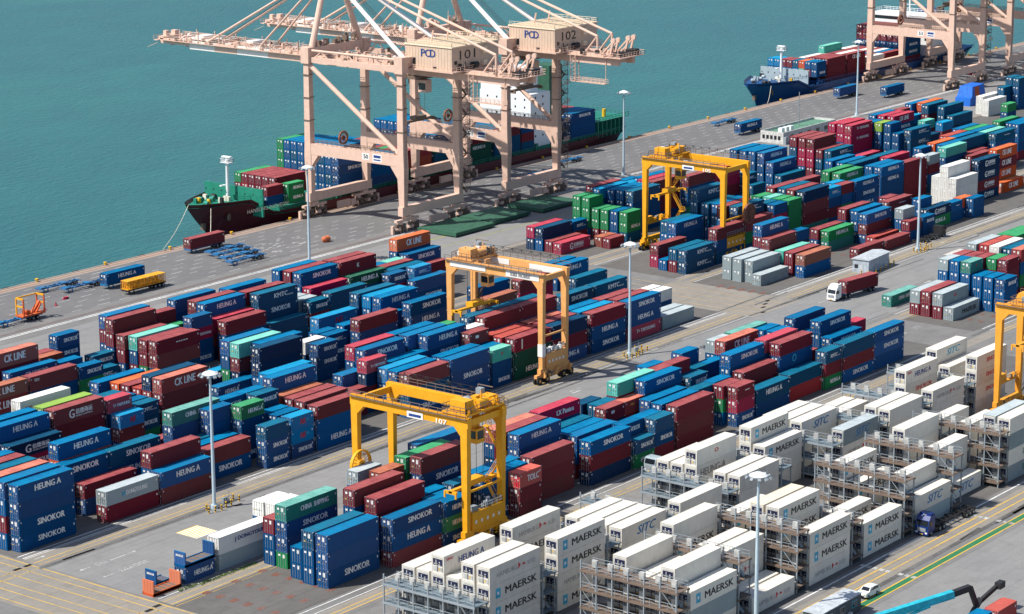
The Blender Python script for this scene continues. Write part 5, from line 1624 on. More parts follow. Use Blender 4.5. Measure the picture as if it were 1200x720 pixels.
669.88,364.2,2.633,2,0,D,-,0,1,2,5,0,h
677.39,364.34,0.03,2,0,N,SINOKOR,0,0,3,6,0,h
677.39,364.34,2.633,2,0,M,-,0,1,3,6,0,h
677.39,364.34,5.236,2,0,L,-,0,2,3,6,0,h
504.5,365.48,0.03,2,0,Q,-,0,0,1,1,1,h
512.11,366.13,0.03,2,0,N,-,0,0,3,2,1,h
512.11,366.13,2.633,2,0,N,-,0,1,3,2,1,h
512.11,366.13,5.236,2,0,N,-,0,2,3,2,1,h
572.48,367.07,0.03,2,0,B,SINOKOR,0,0,3,3,1,h
572.48,367.07,2.633,2,0,D,-,0,1,3,3,1,h
572.48,367.07,5.236,2,0,K,KMTC,0,2,3,3,1,h
588.47,365.43,0.03,4,0,N,-,0,0,2,4,1,h
588.47,365.43,2.633,4,0,K,-,0,1,2,4,1,h
615.43,365.91,0.03,4,0,M,-,0,0,3,5,1,h
615.43,365.91,2.633,4,1,K,-,0,1,3,5,1,h
615.43,365.91,5.541,4,0,K,KMTC,0,2,3,5,1,h
653.17,365.6,0.03,2,0,B,SINOKOR,0,0,3,6,1,h
653.17,365.6,2.633,2,0,N,-,0,1,3,6,1,h
653.17,365.6,5.236,2,0,N,-,0,2,3,6,1,h
686.97,365.9,0.03,4,1,G,-,0,0,3,7,1,h
686.97,365.9,2.938,4,0,D,-,0,1,3,7,1,h
686.97,365.9,5.541,4,1,K,-,0,2,3,7,1,h
491.36,368.37,0.03,4,1,X,XINDE,1,0,1,1,2,h
512.02,369.01,0.03,2,0,M,-,0,0,3,2,2,h
512.02,369.01,2.633,2,0,G,-,0,1,3,2,2,h
512.02,369.01,5.236,2,0,G,-,0,2,3,2,2,h
522.21,368.55,0.03,4,0,N,-,0,0,4,3,2,h
522.21,368.55,2.633,4,1,N,-,0,1,4,3,2,h
522.21,368.55,5.541,4,0,N,-,0,2,4,3,2,h
522.21,368.55,8.144,4,1,K,-,1,3,4,3,2,h
547.26,368.52,0.03,4,1,G,-,0,0,4,4,2,h
547.26,368.52,2.938,4,0,N,-,0,1,4,4,2,h
547.26,368.52,5.541,4,0,N,-,0,2,4,4,2,h
547.26,368.52,8.144,4,1,M,-,1,3,4,4,2,h
560.0,368.66,0.03,4,0,N,-,0,0,4,5,2,h
560.0,368.66,2.633,4,1,M,-,0,1,4,5,2,h
560.0,368.66,5.541,4,0,X,-,0,2,4,5,2,h
560.0,368.66,8.144,4,1,X,-,1,3,4,5,2,h
589.01,368.63,0.03,4,0,N,SINOKOR,0,0,3,6,2,h
589.01,368.63,2.633,4,1,B,-,0,1,3,6,2,h
589.01,368.63,5.541,4,1,B,HEUNGA,1,2,3,6,2,h
615.38,368.83,0.03,4,0,D,-,0,0,3,7,2,h
615.38,368.83,2.633,4,1,K,-,0,1,3,7,2,h
615.38,368.83,5.541,4,0,M,-,0,2,3,7,2,h
653.14,368.31,0.03,2,0,D,-,0,0,4,8,2,h
653.14,368.31,2.633,2,0,N,-,0,1,4,8,2,h
653.14,368.31,5.236,2,0,N,-,0,2,4,8,2,h
653.14,368.31,7.839,2,0,N,-,0,3,4,8,2,h
676.85,370.04,0.03,2,0,B,-,0,0,3,9,2,h
676.85,370.04,2.633,2,0,M,-,0,1,3,9,2,h
676.85,370.04,5.236,2,0,T,-,0,2,3,9,2,h
686.7,368.95,0.03,4,1,N,-,0,0,4,10,2,h
686.7,368.95,2.938,4,0,B,-,0,1,4,10,2,h
686.7,368.95,5.541,4,1,K,-,0,2,4,10,2,h
686.7,368.95,8.449,4,0,K,-,0,3,4,10,2,h
492.08,371.54,0.03,4,1,M,-,0,0,1,1,3,h
511.97,371.89,0.03,2,0,M,-,0,0,3,2,3,h
511.97,371.89,2.633,2,0,G,-,0,1,3,2,3,h
511.97,371.89,5.236,2,0,G,-,0,2,3,2,3,h
521.91,371.34,0.03,4,1,B,SINOKOR,0,0,4,3,3,h
521.91,371.34,2.938,4,1,B,HEUNGA,0,1,4,3,3,h
521.91,371.34,5.846,4,0,N,-,0,2,4,3,3,h
521.91,371.34,8.449,4,0,B,-,0,3,4,3,3,h
535.7,371.54,0.03,4,0,N,-,0,0,4,4,3,h
535.7,371.54,2.633,4,1,M,-,0,1,4,4,3,h
535.7,371.54,5.541,4,0,M,-,0,2,4,4,3,h
535.7,371.54,8.144,4,1,M,-,1,3,4,4,3,h
560.0,371.54,0.03,4,0,N,-,0,0,4,5,3,h
560.0,371.54,2.633,4,1,M,-,0,1,4,5,3,h
560.0,371.54,5.541,4,0,X,-,0,2,4,5,3,h
560.0,371.54,8.144,4,1,X,-,0,3,4,5,3,h
589.16,371.74,0.03,4,0,B,SINOKOR,0,0,4,6,3,h
589.16,371.74,2.633,4,0,N,-,0,1,4,6,3,h
589.16,371.74,5.236,4,0,N,-,0,2,4,6,3,h
589.16,371.74,7.839,4,1,B,HEUNGA,1,3,4,6,3,h
614.72,371.35,0.03,4,1,M,-,0,0,4,7,3,h
614.72,371.35,2.938,4,0,X,-,0,1,4,7,3,h
614.72,371.35,5.541,4,0,X,-,0,2,4,7,3,h
614.72,371.35,8.144,4,1,M,-,1,3,4,7,3,h
652.63,371.19,0.03,2,0,M,-,0,0,4,8,3,h
652.63,371.19,2.633,2,0,N,-,0,1,4,8,3,h
652.63,371.19,5.236,2,0,N,-,0,2,4,8,3,h
652.63,371.19,7.839,2,0,Y,-,0,3,4,8,3,h
734.07,371.81,0.03,2,0,N,-,0,0,2,9,3,h
734.07,371.81,2.633,2,0,G,-,0,1,2,9,3,h
491.89,374.48,0.03,4,1,B,-,0,0,2,1,4,h
491.89,374.48,2.938,4,1,D,-,1,1,2,1,4,h
504.83,374.77,0.03,2,0,M,-,0,0,2,2,4,h
504.83,374.77,2.633,2,0,N,KMTC,0,1,2,2,4,h
511.39,374.43,0.03,2,0,B,HEUNGA,0,0,4,3,4,h
511.39,374.43,2.633,2,0,G,-,0,1,4,3,4,h
511.39,374.43,5.236,2,0,G,-,0,2,4,3,4,h
511.39,374.43,7.839,2,0,G,-,0,3,4,3,4,h
522.37,374.51,0.03,4,1,B,HEUNGA,0,0,4,4,4,h
522.37,374.51,2.938,4,0,N,SINOKOR,0,1,4,4,4,h
522.37,374.51,5.541,4,0,N,-,0,2,4,4,4,h
522.37,374.51,8.144,4,0,B,-,0,3,4,4,4,h
535.7,374.42,0.03,4,0,N,-,0,0,4,5,4,h
535.7,374.42,2.633,4,1,M,-,0,1,4,5,4,h
535.7,374.42,5.541,4,0,M,-,0,2,4,5,4,h
535.7,374.42,8.144,4,1,X,-,0,3,4,5,4,h
560.0,374.42,0.03,4,0,N,-,0,0,3,6,4,h
560.0,374.42,2.633,4,1,M,-,0,1,3,6,4,h
560.0,374.42,5.541,4,0,X,-,0,2,3,6,4,h
588.66,374.26,0.03,4,0,M,-,0,0,4,7,4,h
588.66,374.26,2.633,4,1,N,-,0,1,4,7,4,h
588.66,374.26,5.541,4,1,N,-,0,2,4,7,4,h
588.66,374.26,8.449,4,0,B,-,0,3,4,7,4,h
614.82,374.14,0.03,4,1,B,SINOKOR,0,0,4,8,4,h
614.82,374.14,2.938,4,0,X,-,0,1,4,8,4,h
614.82,374.14,5.541,4,0,X,-,0,2,4,8,4,h
614.82,374.14,8.144,4,1,M,-,0,3,4,8,4,h
640.38,374.24,0.03,4,0,N,SINOKOR,0,0,4,9,4,h
640.38,374.24,2.633,4,0,X,-,0,1,4,9,4,h
640.38,374.24,5.236,4,1,X,TAIYOUNG,0,2,4,9,4,h
640.38,374.24,8.144,4,1,X,TAIYOUNG,1,3,4,9,4,h
652.67,374.07,0.03,2,0,G,-,0,0,4,10,4,h
652.67,374.07,2.633,2,0,N,-,0,1,4,10,4,h
652.67,374.07,5.236,2,0,M,-,0,2,4,10,4,h
652.67,374.07,7.839,2,0,B,-,0,3,4,10,4,h
665.08,374.07,0.03,4,0,B,HEUNGA,0,0,4,11,4,h
665.08,374.07,2.633,4,0,N,HEUNGA,0,1,4,11,4,h
665.08,374.07,5.236,4,0,N,SINOKOR,0,2,4,11,4,h
665.08,374.07,7.839,4,0,X,CKLINE,0,3,4,11,4,h
686.53,374.35,0.03,4,1,B,-,0,0,4,12,4,h
686.53,374.35,2.938,4,0,K,-,0,1,4,12,4,h
686.53,374.35,5.541,4,0,M,-,0,2,4,12,4,h
686.53,374.35,8.144,4,1,K,-,0,3,4,12,4,h
491.99,377.21,0.03,4,1,D,-,0,0,2,1,5,h
491.99,377.21,2.938,4,1,X,-,0,1,2,1,5,h
511.7,377.5,0.03,2,0,M,-,0,0,4,2,5,h
511.7,377.5,2.633,2,0,G,-,0,1,4,2,5,h
511.7,377.5,5.236,2,0,G,-,0,2,4,2,5,h
511.7,377.5,7.839,2,0,G,-,0,3,4,2,5,h
519.91,377.14,0.03,4,1,K,-,0,0,4,3,5,h
519.91,377.14,2.938,4,0,K,-,0,1,4,3,5,h
519.91,377.14,5.541,4,1,N,SINOKOR,0,2,4,3,5,h
519.91,377.14,8.449,4,0,L,-,0,3,4,3,5,h
532.17,377.65,0.03,2,0,B,SINOKOR,0,0,4,4,5,h
532.17,377.65,2.633,2,0,B,HEUNGA,0,1,4,4,5,h
532.17,377.65,5.236,2,0,B,SINOKOR,0,2,4,4,5,h
532.17,377.65,7.839,2,0,L,-,0,3,4,4,5,h
538.33,377.3,0.03,4,0,N,-,0,0,4,5,5,h
538.33,377.3,2.633,4,1,M,-,0,1,4,5,5,h
538.33,377.3,5.541,4,0,X,-,0,2,4,5,5,h
538.33,377.3,8.144,4,1,B,-,0,3,4,5,5,h
589.3,377.49,0.03,4,0,M,-,0,0,4,6,5,h
589.3,377.49,2.633,4,0,K,-,0,1,4,6,5,h
589.3,377.49,5.236,4,0,N,-,0,2,4,6,5,h
589.3,377.49,7.839,4,1,B,-,0,3,4,6,5,h
614.86,377.07,0.03,4,0,M,-,0,0,4,7,5,h
614.86,377.07,2.633,4,1,M,-,0,1,4,7,5,h
614.86,377.07,5.541,4,0,K,-,0,2,4,7,5,h
614.86,377.07,8.144,4,1,M,-,0,3,4,7,5,h
640.7,376.95,0.03,4,1,N,-,0,0,4,8,5,h
640.7,376.95,2.938,4,1,B,SINOKOR,0,1,4,8,5,h
640.7,376.95,5.846,4,0,X,-,0,2,4,8,5,h
640.7,376.95,8.449,4,1,X,-,0,3,4,8,5,h
664.41,376.95,0.03,4,0,B,SINOKOR,0,0,4,9,5,h
664.41,376.95,2.633,4,0,B,-,0,1,4,9,5,h
664.41,376.95,5.236,4,0,G,-,0,2,4,9,5,h
664.41,376.95,7.839,4,0,X,-,0,3,4,9,5,h
676.68,378.59,0.03,2,0,M,-,0,0,4,10,5,h
676.68,378.59,2.633,2,0,M,-,0,1,4,10,5,h
676.68,378.59,5.236,2,0,M,-,0,2,4,10,5,h
676.68,378.59,7.839,2,0,M,-,0,3,4,10,5,h
682.84,377.69,0.03,2,0,N,HEUNGA,0,0,3,11,5,h
682.84,377.69,2.633,2,0,N,HEUNGA,0,1,3,11,5,h
682.84,377.69,5.236,2,0,L,-,0,2,3,11,5,h
688.97,377.31,0.03,4,0,N,HEUNGA,0,0,4,12,5,h
688.97,377.31,2.633,4,1,M,-,0,1,4,12,5,h
688.97,377.31,5.541,4,1,M,-,0,2,4,12,5,h
688.97,377.31,8.449,4,0,O,-,0,3,4,12,5,h
754.86,378.54,0.03,2,0,N,-,0,0,4,13,5,h
754.86,378.54,2.633,2,0,N,-,0,1,4,13,5,h
754.86,378.54,5.236,2,0,N,-,0,2,4,13,5,h
754.86,378.54,7.839,2,0,K,-,0,3,4,13,5,h
521.66,380.53,0.03,4,0,N,SINOKOR,0,0,4,1,6,h
521.66,380.53,2.633,4,1,G,-,0,1,4,1,6,h
521.66,380.53,5.541,4,0,N,-,0,2,4,1,6,h
521.66,380.53,8.144,4,1,M,-,0,3,4,1,6,h
535.71,380.53,0.03,2,0,N,HEUNGA,0,0,4,2,6,h
535.71,380.53,2.633,2,0,M,-,0,1,4,2,6,h
535.71,380.53,5.236,2,0,M,-,0,2,4,2,6,h
535.71,380.53,7.839,2,0,B,-,0,3,4,2,6,h
589.11,380.53,0.03,4,0,N,HEUNGA,0,0,4,3,6,h
589.11,380.53,2.633,4,0,K,-,0,1,4,3,6,h
589.11,380.53,5.236,4,1,N,-,0,2,4,3,6,h
589.11,380.53,8.144,4,0,B,-,0,3,4,3,6,h
640.67,379.87,0.03,4,1,N,HEUNGA,0,0,4,4,6,h
640.67,379.87,2.938,4,0,B,-,0,1,4,4,6,h
640.67,379.87,5.541,4,1,X,-,0,2,4,4,6,h
640.67,379.87,8.449,4,0,X,-,0,3,4,4,6,h
664.1,379.83,0.03,4,0,M,-,0,0,4,5,6,h
664.1,379.83,2.633,4,0,M,-,0,1,4,5,6,h
664.1,379.83,5.236,4,0,G,-,0,2,4,5,6,h
664.1,379.83,7.839,4,0,B,-,0,3,4,5,6,h
687.02,380.33,0.03,4,0,K,-,0,0,4,6,6,h
687.02,380.33,2.633,4,0,D,-,0,1,4,6,6,h
687.02,380.33,5.236,4,0,B,SINOKOR,0,2,4,6,6,h
687.02,380.33,7.839,4,1,B,-,0,3,4,6,6,h
737.41,380.29,0.03,4,0,W,-,0,0,2,7,6,h
737.41,380.29,2.633,4,0,W,-,0,1,2,7,6,h
749.67,381.25,0.03,2,0,N,HEUNGA,0,0,3,8,6,h
749.67,381.25,2.633,2,0,N,-,0,1,3,8,6,h
749.67,381.25,5.236,2,0,K,-,0,2,3,8,6,h
755.83,381.54,0.03,2,0,N,-,0,0,4,9,6,h
755.83,381.54,2.633,2,0,N,-,0,1,4,9,6,h
755.83,381.54,5.236,2,0,N,-,0,2,4,9,6,h
755.83,381.54,7.839,2,0,K,-,0,3,4,9,6,h
739.99,383.77,0.03,4,1,W,-,0,0,2,1,7,h
739.99,383.77,2.938,4,1,W,-,0,1,2,1,7,h
275.7,219.8,0.03,4,1,W,-,2,0,4,1,0,q
275.7,219.8,2.938,4,1,W,MAERSK,2,1,4,1,0,q
275.7,219.8,5.846,4,1,W,MAERSK,2,2,4,1,0,q
275.7,219.8,8.754,4,1,W,HAMBURG,2,3,4,1,0,q
292.2,219.8,0.03,4,1,W,MAERSK,2,0,4,2,0,q
292.2,219.8,2.938,4,1,W,HAMBURG,2,1,4,2,0,q
292.2,219.8,5.846,4,1,W,MAERSK,2,2,4,2,0,q
292.2,219.8,8.754,4,1,W,MAERSK,2,3,4,2,0,q
308.9,219.8,0.03,4,1,W,-,2,0,3,3,0,q
308.9,219.8,2.938,4,1,W,-,2,1,3,3,0,q
308.9,219.8,5.846,4,1,W,SITC,2,2,3,3,0,q
325.11,219.8,0.03,4,1,W,-,2,0,3,4,0,q
325.11,219.8,2.938,4,1,W,-,2,1,3,4,0,q
325.11,219.8,5.846,4,1,W,-,2,2,3,4,0,q
342.68,219.8,0.03,4,1,W,HEUNGAG,2,0,3,5,0,q
342.68,219.8,2.938,4,1,W,-,2,1,3,5,0,q
342.68,219.8,5.846,4,1,W,text,2,2,3,5,0,q
376.15,219.8,0.03,4,1,W,-,2,0,3,6,0,q
376.15,219.8,2.938,4,1,W,HAMBURG,2,1,3,6,0,q
376.15,219.8,5.846,4,1,S,SITC,2,2,3,6,0,q
392.47,219.8,0.03,4,1,W,-,2,0,3,7,0,q
392.47,219.8,2.938,4,1,W,-,2,1,3,7,0,q
392.47,219.8,5.846,4,1,W,-,2,2,3,7,0,q
408.44,219.8,0.03,4,1,W,-,2,0,3,8,0,q
408.44,219.8,2.938,4,1,W,-,2,1,3,8,0,q
408.44,219.8,5.846,4,1,W,HAMBURG,2,2,3,8,0,q
425.57,219.8,0.03,4,1,W,-,2,0,4,9,0,q
425.57,219.8,2.938,4,1,W,SINOKORR,2,1,4,9,0,q
425.57,219.8,5.846,4,1,W,SINOKORR,2,2,4,9,0,q
425.57,219.8,8.754,4,1,W,SINOKORR,2,3,4,9,0,q
275.7,222.68,0.03,4,1,W,-,2,0,4,1,1,q
275.7,222.68,2.938,4,1,W,-,2,1,4,1,1,q
275.7,222.68,5.846,4,1,W,-,2,2,4,1,1,q
275.7,222.68,8.754,4,1,W,-,2,3,4,1,1,q
308.9,222.68,0.03,4,1,W,-,2,0,3,2,1,q
308.9,222.68,2.938,4,1,W,-,2,1,3,2,1,q
308.9,222.68,5.846,4,1,W,-,2,2,3,2,1,q
342.68,222.68,0.03,4,1,W,-,2,0,3,3,1,q
342.68,222.68,2.938,4,1,W,-,2,1,3,3,1,q
342.68,222.68,5.846,4,1,W,-,2,2,3,3,1,q
392.47,222.68,0.03,4,1,W,-,2,0,3,4,1,q
392.47,222.68,2.938,4,1,W,-,2,1,3,4,1,q
392.47,222.68,5.846,4,1,W,-,2,2,3,4,1,q
275.7,225.56,0.03,4,1,W,-,2,0,3,1,2,q
275.7,225.56,2.938,4,1,W,-,2,1,3,1,2,q
275.7,225.56,5.846,4,1,W,-,2,2,3,1,2,q
308.9,225.56,0.03,4,1,W,-,2,0,3,2,2,q
308.9,225.56,2.938,4,1,W,-,2,1,3,2,2,q
308.9,225.56,5.846,4,1,W,-,2,2,3,2,2,q
359.49,225.56,0.03,4,1,W,-,2,0,3,3,2,q
359.49,225.56,2.938,4,1,W,-,2,1,3,3,2,q
359.49,225.56,5.846,4,1,W,MAERSK,2,2,3,3,2,q
408.44,225.56,0.03,4,1,W,-,2,0,4,4,2,q
408.44,225.56,2.938,4,1,W,-,2,1,4,4,2,q
408.44,225.56,5.846,4,1,W,SINOKORR,2,2,4,4,2,q
408.44,225.56,8.754,4,1,W,HEUNGAB,2,3,4,4,2,q
425.57,225.56,0.03,4,1,W,-,2,0,3,5,2,q
425.57,225.56,2.938,4,1,W,-,2,1,3,5,2,q
425.57,225.56,5.846,4,1,W,TOLC,2,2,3,5,2,q
275.7,228.44,0.03,4,1,W,-,2,0,4,1,3,q
275.7,228.44,2.938,4,1,W,-,2,1,4,1,3,q
275.7,228.44,5.846,4,1,W,-,2,2,4,1,3,q
275.7,228.44,8.754,4,1,W,HEUNGAB,2,3,4,1,3,q
292.2,228.44,0.03,4,1,W,-,2,0,4,2,3,q
292.2,228.44,2.938,4,1,W,-,2,1,4,2,3,q
292.2,228.44,5.846,4,1,W,MAERSK,2,2,4,2,3,q
292.2,228.44,8.754,4,1,W,HAMBURG,2,3,4,2,3,q
308.9,228.44,0.03,4,1,W,-,2,0,3,3,3,q
308.9,228.44,2.938,4,1,W,-,2,1,3,3,3,q
308.9,228.44,5.846,4,1,W,-,2,2,3,3,3,q
342.68,228.44,0.03,4,1,W,-,2,0,4,4,3,q
342.68,228.44,2.938,4,1,W,-,2,1,4,4,3,q
342.68,228.44,5.846,4,1,W,HEUNGAG,2,2,4,4,3,q
342.68,228.44,8.754,4,1,W,logo,2,3,4,4,3,q
359.49,228.44,0.03,4,1,W,-,2,0,4,5,3,q
359.49,228.44,2.938,4,1,W,-,2,1,4,5,3,q
359.49,228.44,5.846,4,1,W,-,2,2,4,5,3,q
359.49,228.44,8.754,4,1,W,MAERSK,2,3,4,5,3,q
376.15,228.44,0.03,4,1,W,-,2,0,3,6,3,q
376.15,228.44,2.938,4,1,W,-,2,1,3,6,3,q
376.15,228.44,5.846,4,1,W,SITC,2,2,3,6,3,q
425.57,228.44,0.03,4,1,W,-,2,0,4,7,3,q
425.57,228.44,2.938,4,1,W,-,2,1,4,7,3,q
425.57,228.44,5.846,4,1,W,-,2,2,4,7,3,q
425.57,228.44,8.754,4,1,W,SITCL,2,3,4,7,3,q
275.7,231.32,0.03,4,1,W,-,2,0,3,1,4,q
275.7,231.32,2.938,4,1,W,-,2,1,3,1,4,q
275.7,231.32,5.846,4,1,W,-,2,2,3,1,4,q
342.68,231.32,0.03,4,1,W,-,2,0,3,2,4,q
342.68,231.32,2.938,4,1,W,-,2,1,3,2,4,q
342.68,231.32,5.846,4,1,W,-,2,2,3,2,4,q
376.15,231.32,0.03,4,1,W,-,2,0,3,3,4,q
376.15,231.32,2.938,4,1,W,-,2,1,3,3,4,q
376.15,231.32,5.846,4,1,W,-,2,2,3,3,4,q
392.47,231.32,0.03,4,1,W,-,2,0,2,4,4,q
392.47,231.32,2.938,4,1,W,-,2,1,2,4,4,q
275.7,234.2,0.03,4,1,W,-,2,0,3,1,5,q
275.7,234.2,2.938,4,1,W,-,2,1,3,1,5,q
275.7,234.2,5.846,4,1,W,-,2,2,3,1,5,q
342.68,234.2,0.03,4,1,W,-,2,0,3,2,5,q
342.68,234.2,2.938,4,1,W,-,2,1,3,2,5,q
342.68,234.2,5.846,4,1,W,-,2,2,3,2,5,q
376.15,234.2,0.03,4,1,W,-,2,0,3,3,5,q
376.15,234.2,2.938,4,1,W,-,2,1,3,3,5,q
376.15,234.2,5.846,4,1,W,-,2,2,3,3,5,q
392.47,234.2,0.03,4,1,W,-,2,0,2,4,5,q
392.47,234.2,2.938,4,1,W,-,2,1,2,4,5,q
291.72,195.2,0.03,4,1,W,-,2,0,3,1,0,r
291.72,195.2,2.938,4,1,S,-,2,1,3,1,0,r
291.72,195.2,5.846,4,1,W,MAERSK,2,2,3,1,0,r
308.22,195.2,0.03,4,1,W,HAMBURG,2,0,1,2,0,r
324.74,195.2,0.03,4,1,W,HAMBURG,2,0,3,3,0,r
324.74,195.2,2.938,4,1,W,MAERSK,2,1,3,3,0,r
324.74,195.2,5.846,4,1,W,MAERSK,2,2,3,3,0,r
341.35,195.2,0.03,4,1,W,MAERSK,2,0,2,4,0,r
341.35,195.2,2.938,4,1,W,MAERSK,2,1,2,4,0,r
358.0,195.2,0.03,4,1,S,-,2,0,2,5,0,r
358.0,195.2,2.938,4,1,W,SITC,2,1,2,5,0,r
391.21,195.2,0.03,4,1,S,DONGYOUNGG,2,0,4,6,0,r
391.21,195.2,2.938,4,1,W,DONGYOUNGG,2,1,4,6,0,r
391.21,195.2,5.846,4,1,S,-,2,2,4,6,0,r
391.21,195.2,8.754,4,1,W,-,2,3,4,6,0,r
291.72,198.08,0.03,4,1,W,-,2,0,4,1,1,r
291.72,198.08,2.938,4,1,W,-,2,1,4,1,1,r
291.72,198.08,5.846,4,1,W,-,2,2,4,1,1,r
291.72,198.08,8.754,4,1,W,-,2,3,4,1,1,r
308.22,198.08,0.03,4,1,W,-,2,0,1,2,1,r
358.0,198.08,0.03,4,1,W,-,2,0,3,3,1,r
358.0,198.08,2.938,4,1,S,-,2,1,3,3,1,r
358.0,198.08,5.846,4,1,W,-,2,2,3,3,1,r
374.52,198.08,0.03,4,1,W,SITC,2,0,1,4,1,r
391.21,198.08,0.03,4,1,W,-,2,0,4,5,1,r
391.21,198.08,2.938,4,1,W,-,2,1,4,5,1,r
391.21,198.08,5.846,4,1,W,-,2,2,4,5,1,r
391.21,198.08,8.754,4,1,S,-,2,3,4,5,1,r
291.72,200.96,0.03,4,1,W,-,2,0,3,1,2,r
291.72,200.96,2.938,4,1,W,-,2,1,3,1,2,r
291.72,200.96,5.846,4,1,W,-,2,2,3,1,2,r
308.22,200.96,0.03,4,1,W,-,2,0,3,2,2,r
308.22,200.96,2.938,4,1,W,HAMBURG,2,1,3,2,2,r
308.22,200.96,5.846,4,1,W,-,2,2,3,2,2,r
324.74,200.96,0.03,4,1,W,-,2,0,4,3,2,r
324.74,200.96,2.938,4,1,W,MAERSK,2,1,4,3,2,r
324.74,200.96,5.846,4,1,W,MAERSK,2,2,4,3,2,r
324.74,200.96,8.754,4,1,W,MAERSK,2,3,4,3,2,r
341.35,200.96,0.03,4,1,W,MAERSK,2,0,2,4,2,r
341.35,200.96,2.938,4,1,W,MAERSK,2,1,2,4,2,r
374.52,200.96,0.03,4,1,W,-,2,0,3,5,2,r
374.52,200.96,2.938,4,1,W,-,2,1,3,5,2,r
374.52,200.96,5.846,4,1,W,text,2,2,3,5,2,r
291.72,203.84,0.03,4,1,W,-,2,0,3,1,3,r
291.72,203.84,2.938,4,1,W,-,2,1,3,1,3,r
291.72,203.84,5.846,4,1,W,-,2,2,3,1,3,r
308.22,203.84,0.03,4,1,W,-,2,0,3,2,3,r
308.22,203.84,2.938,4,1,W,-,2,1,3,2,3,r
308.22,203.84,5.846,4,1,W,-,2,2,3,2,3,r
324.74,203.84,0.03,4,1,W,-,2,0,4,3,3,r
324.74,203.84,2.938,4,1,W,-,2,1,4,3,3,r
324.74,203.84,5.846,4,1,C,-,2,2,4,3,3,r
324.74,203.84,8.754,4,1,C,-,2,3,4,3,3,r
391.21,203.84,0.03,4,1,W,-,2,0,3,4,3,r
391.21,203.84,2.938,4,1,W,-,2,1,3,4,3,r
391.21,203.84,5.846,4,1,W,-,2,2,3,4,3,r
291.72,206.72,0.03,4,1,W,-,2,0,4,1,4,r
291.72,206.72,2.938,4,1,W,-,2,1,4,1,4,r
291.72,206.72,5.846,4,1,W,-,2,2,4,1,4,r
291.72,206.72,8.754,4,1,W,-,2,3,4,1,4,r
358.0,206.72,0.03,4,1,W,-,2,0,2,2,4,r
358.0,206.72,2.938,4,1,W,MAERSK,2,1,2,2,4,r
374.52,206.72,0.03,4,1,W,-,2,0,4,3,4,r
374.52,206.72,2.938,4,1,W,-,2,1,4,3,4,r
374.52,206.72,5.846,4,1,W,-,2,2,4,3,4,r
374.52,206.72,8.754,4,1,W,-,2,3,4,3,4,r
308.22,209.6,0.03,4,1,W,-,2,0,4,1,5,r
308.22,209.6,2.938,4,1,W,-,2,1,4,1,5,r
308.22,209.6,5.846,4,1,W,MAERSK,2,2,4,1,5,r
308.22,209.6,8.754,4,1,W,-,2,3,4,1,5,r
324.74,209.6,0.03,4,1,W,-,2,0,3,2,5,r
324.74,209.6,2.938,4,1,W,-,2,1,3,2,5,r
324.74,209.6,5.846,4,1,W,MAERSK,2,2,3,2,5,r
358.0,209.6,0.03,4,1,W,-,2,0,3,3,5,r
358.0,209.6,2.938,4,1,W,MAERSK,2,1,3,3,5,r
358.0,209.6,5.846,4,1,W,MAERSK,2,2,3,3,5,r
391.21,209.6,0.03,4,1,W,-,2,0,3,4,5,r
391.21,209.6,2.938,4,1,S,-,2,1,3,4,5,r
391.21,209.6,5.846,4,1,W,-,2,2,3,4,5,r
484.5,453.0,4.0,2,0,G,HEUNGA,0,0,2,2,0,s
484.5,453.0,6.603,2,0,G,HEUNGA,0,1,2,2,0,s
478.0,454.5,4.0,2,0,N,-,0,0,2,1,0,s
478.0,454.5,6.603,2,0,M,-,0,1,2,1,0,s
504.3,453.0,3.2,4,0,N,SINOKOR,1,0,5,4,0,s
504.3,453.0,5.803,4,0,N,-,1,1,5,4,0,s
504.3,453.0,8.406,4,0,N,SINOKOR,1,2,5,4,0,s
504.3,453.0,11.009,4,0,B,-,1,3,5,4,0,s
504.3,453.0,13.612,4,0,B,-,1,4,5,4,0,s
517.8,453.0,3.2,4,0,N,-,1,0,3,5,0,s
517.8,453.0,5.803,4,0,B,-,1,1,3,5,0,s
517.8,453.0,8.406,4,0,B,-,1,2,3,5,0,s
531.3,453.0,3.2,4,0,DG,HEUNGA,0,0,3,6,0,s
531.3,453.0,5.803,4,0,Q,-,0,1,3,6,0,s
531.3,453.0,8.406,4,0,M,-,1,2,3,6,0,s
544.9,453.0,3.2,4,0,N,SINOKOR,0,0,4,7,0,s
544.9,453.0,5.803,4,0,K,-,0,1,4,7,0,s
544.9,453.0,8.406,4,0,DG,-,0,2,4,7,0,s
544.9,453.0,11.009,4,0,N,-,1,3,4,7,0,s
558.5,453.0,3.2,4,0,DG,-,0,0,3,8,0,s
558.5,453.0,5.803,4,0,DG,HEUNGA,0,1,3,8,0,s
558.5,453.0,8.406,4,0,M,-,1,2,3,8,0,s
572.1,453.0,3.2,4,0,K,-,0,0,3,9,0,s
572.1,453.0,5.803,4,0,K,-,0,1,3,9,0,s
572.1,453.0,8.406,4,0,M,-,1,2,3,9,0,s
585.0,453.0,3.2,2,0,K,-,0,0,3,10,0,s
585.0,453.0,5.803,2,0,M,-,0,1,3,10,0,s
585.0,453.0,8.406,2,0,N,-,0,2,3,10,0,s
609.5,453.0,3.2,4,0,N,-,0,0,3,11,0,s
609.5,453.0,5.803,4,0,N,-,0,1,3,11,0,s
609.5,453.0,8.406,4,0,N,SINOKOR,1,2,3,11,0,s
504.3,455.5,3.2,4,0,N,-,0,0,5,4,1,s
504.3,455.5,5.803,4,0,K,-,0,1,5,4,1,s
504.3,455.5,8.406,4,0,N,-,0,2,5,4,1,s
504.3,455.5,11.009,4,0,B,-,0,3,5,4,1,s
504.3,455.5,13.612,4,0,B,-,0,4,5,4,1,s
517.8,455.5,3.2,4,0,M,-,0,0,3,5,1,s
517.8,455.5,5.803,4,0,B,-,0,1,3,5,1,s
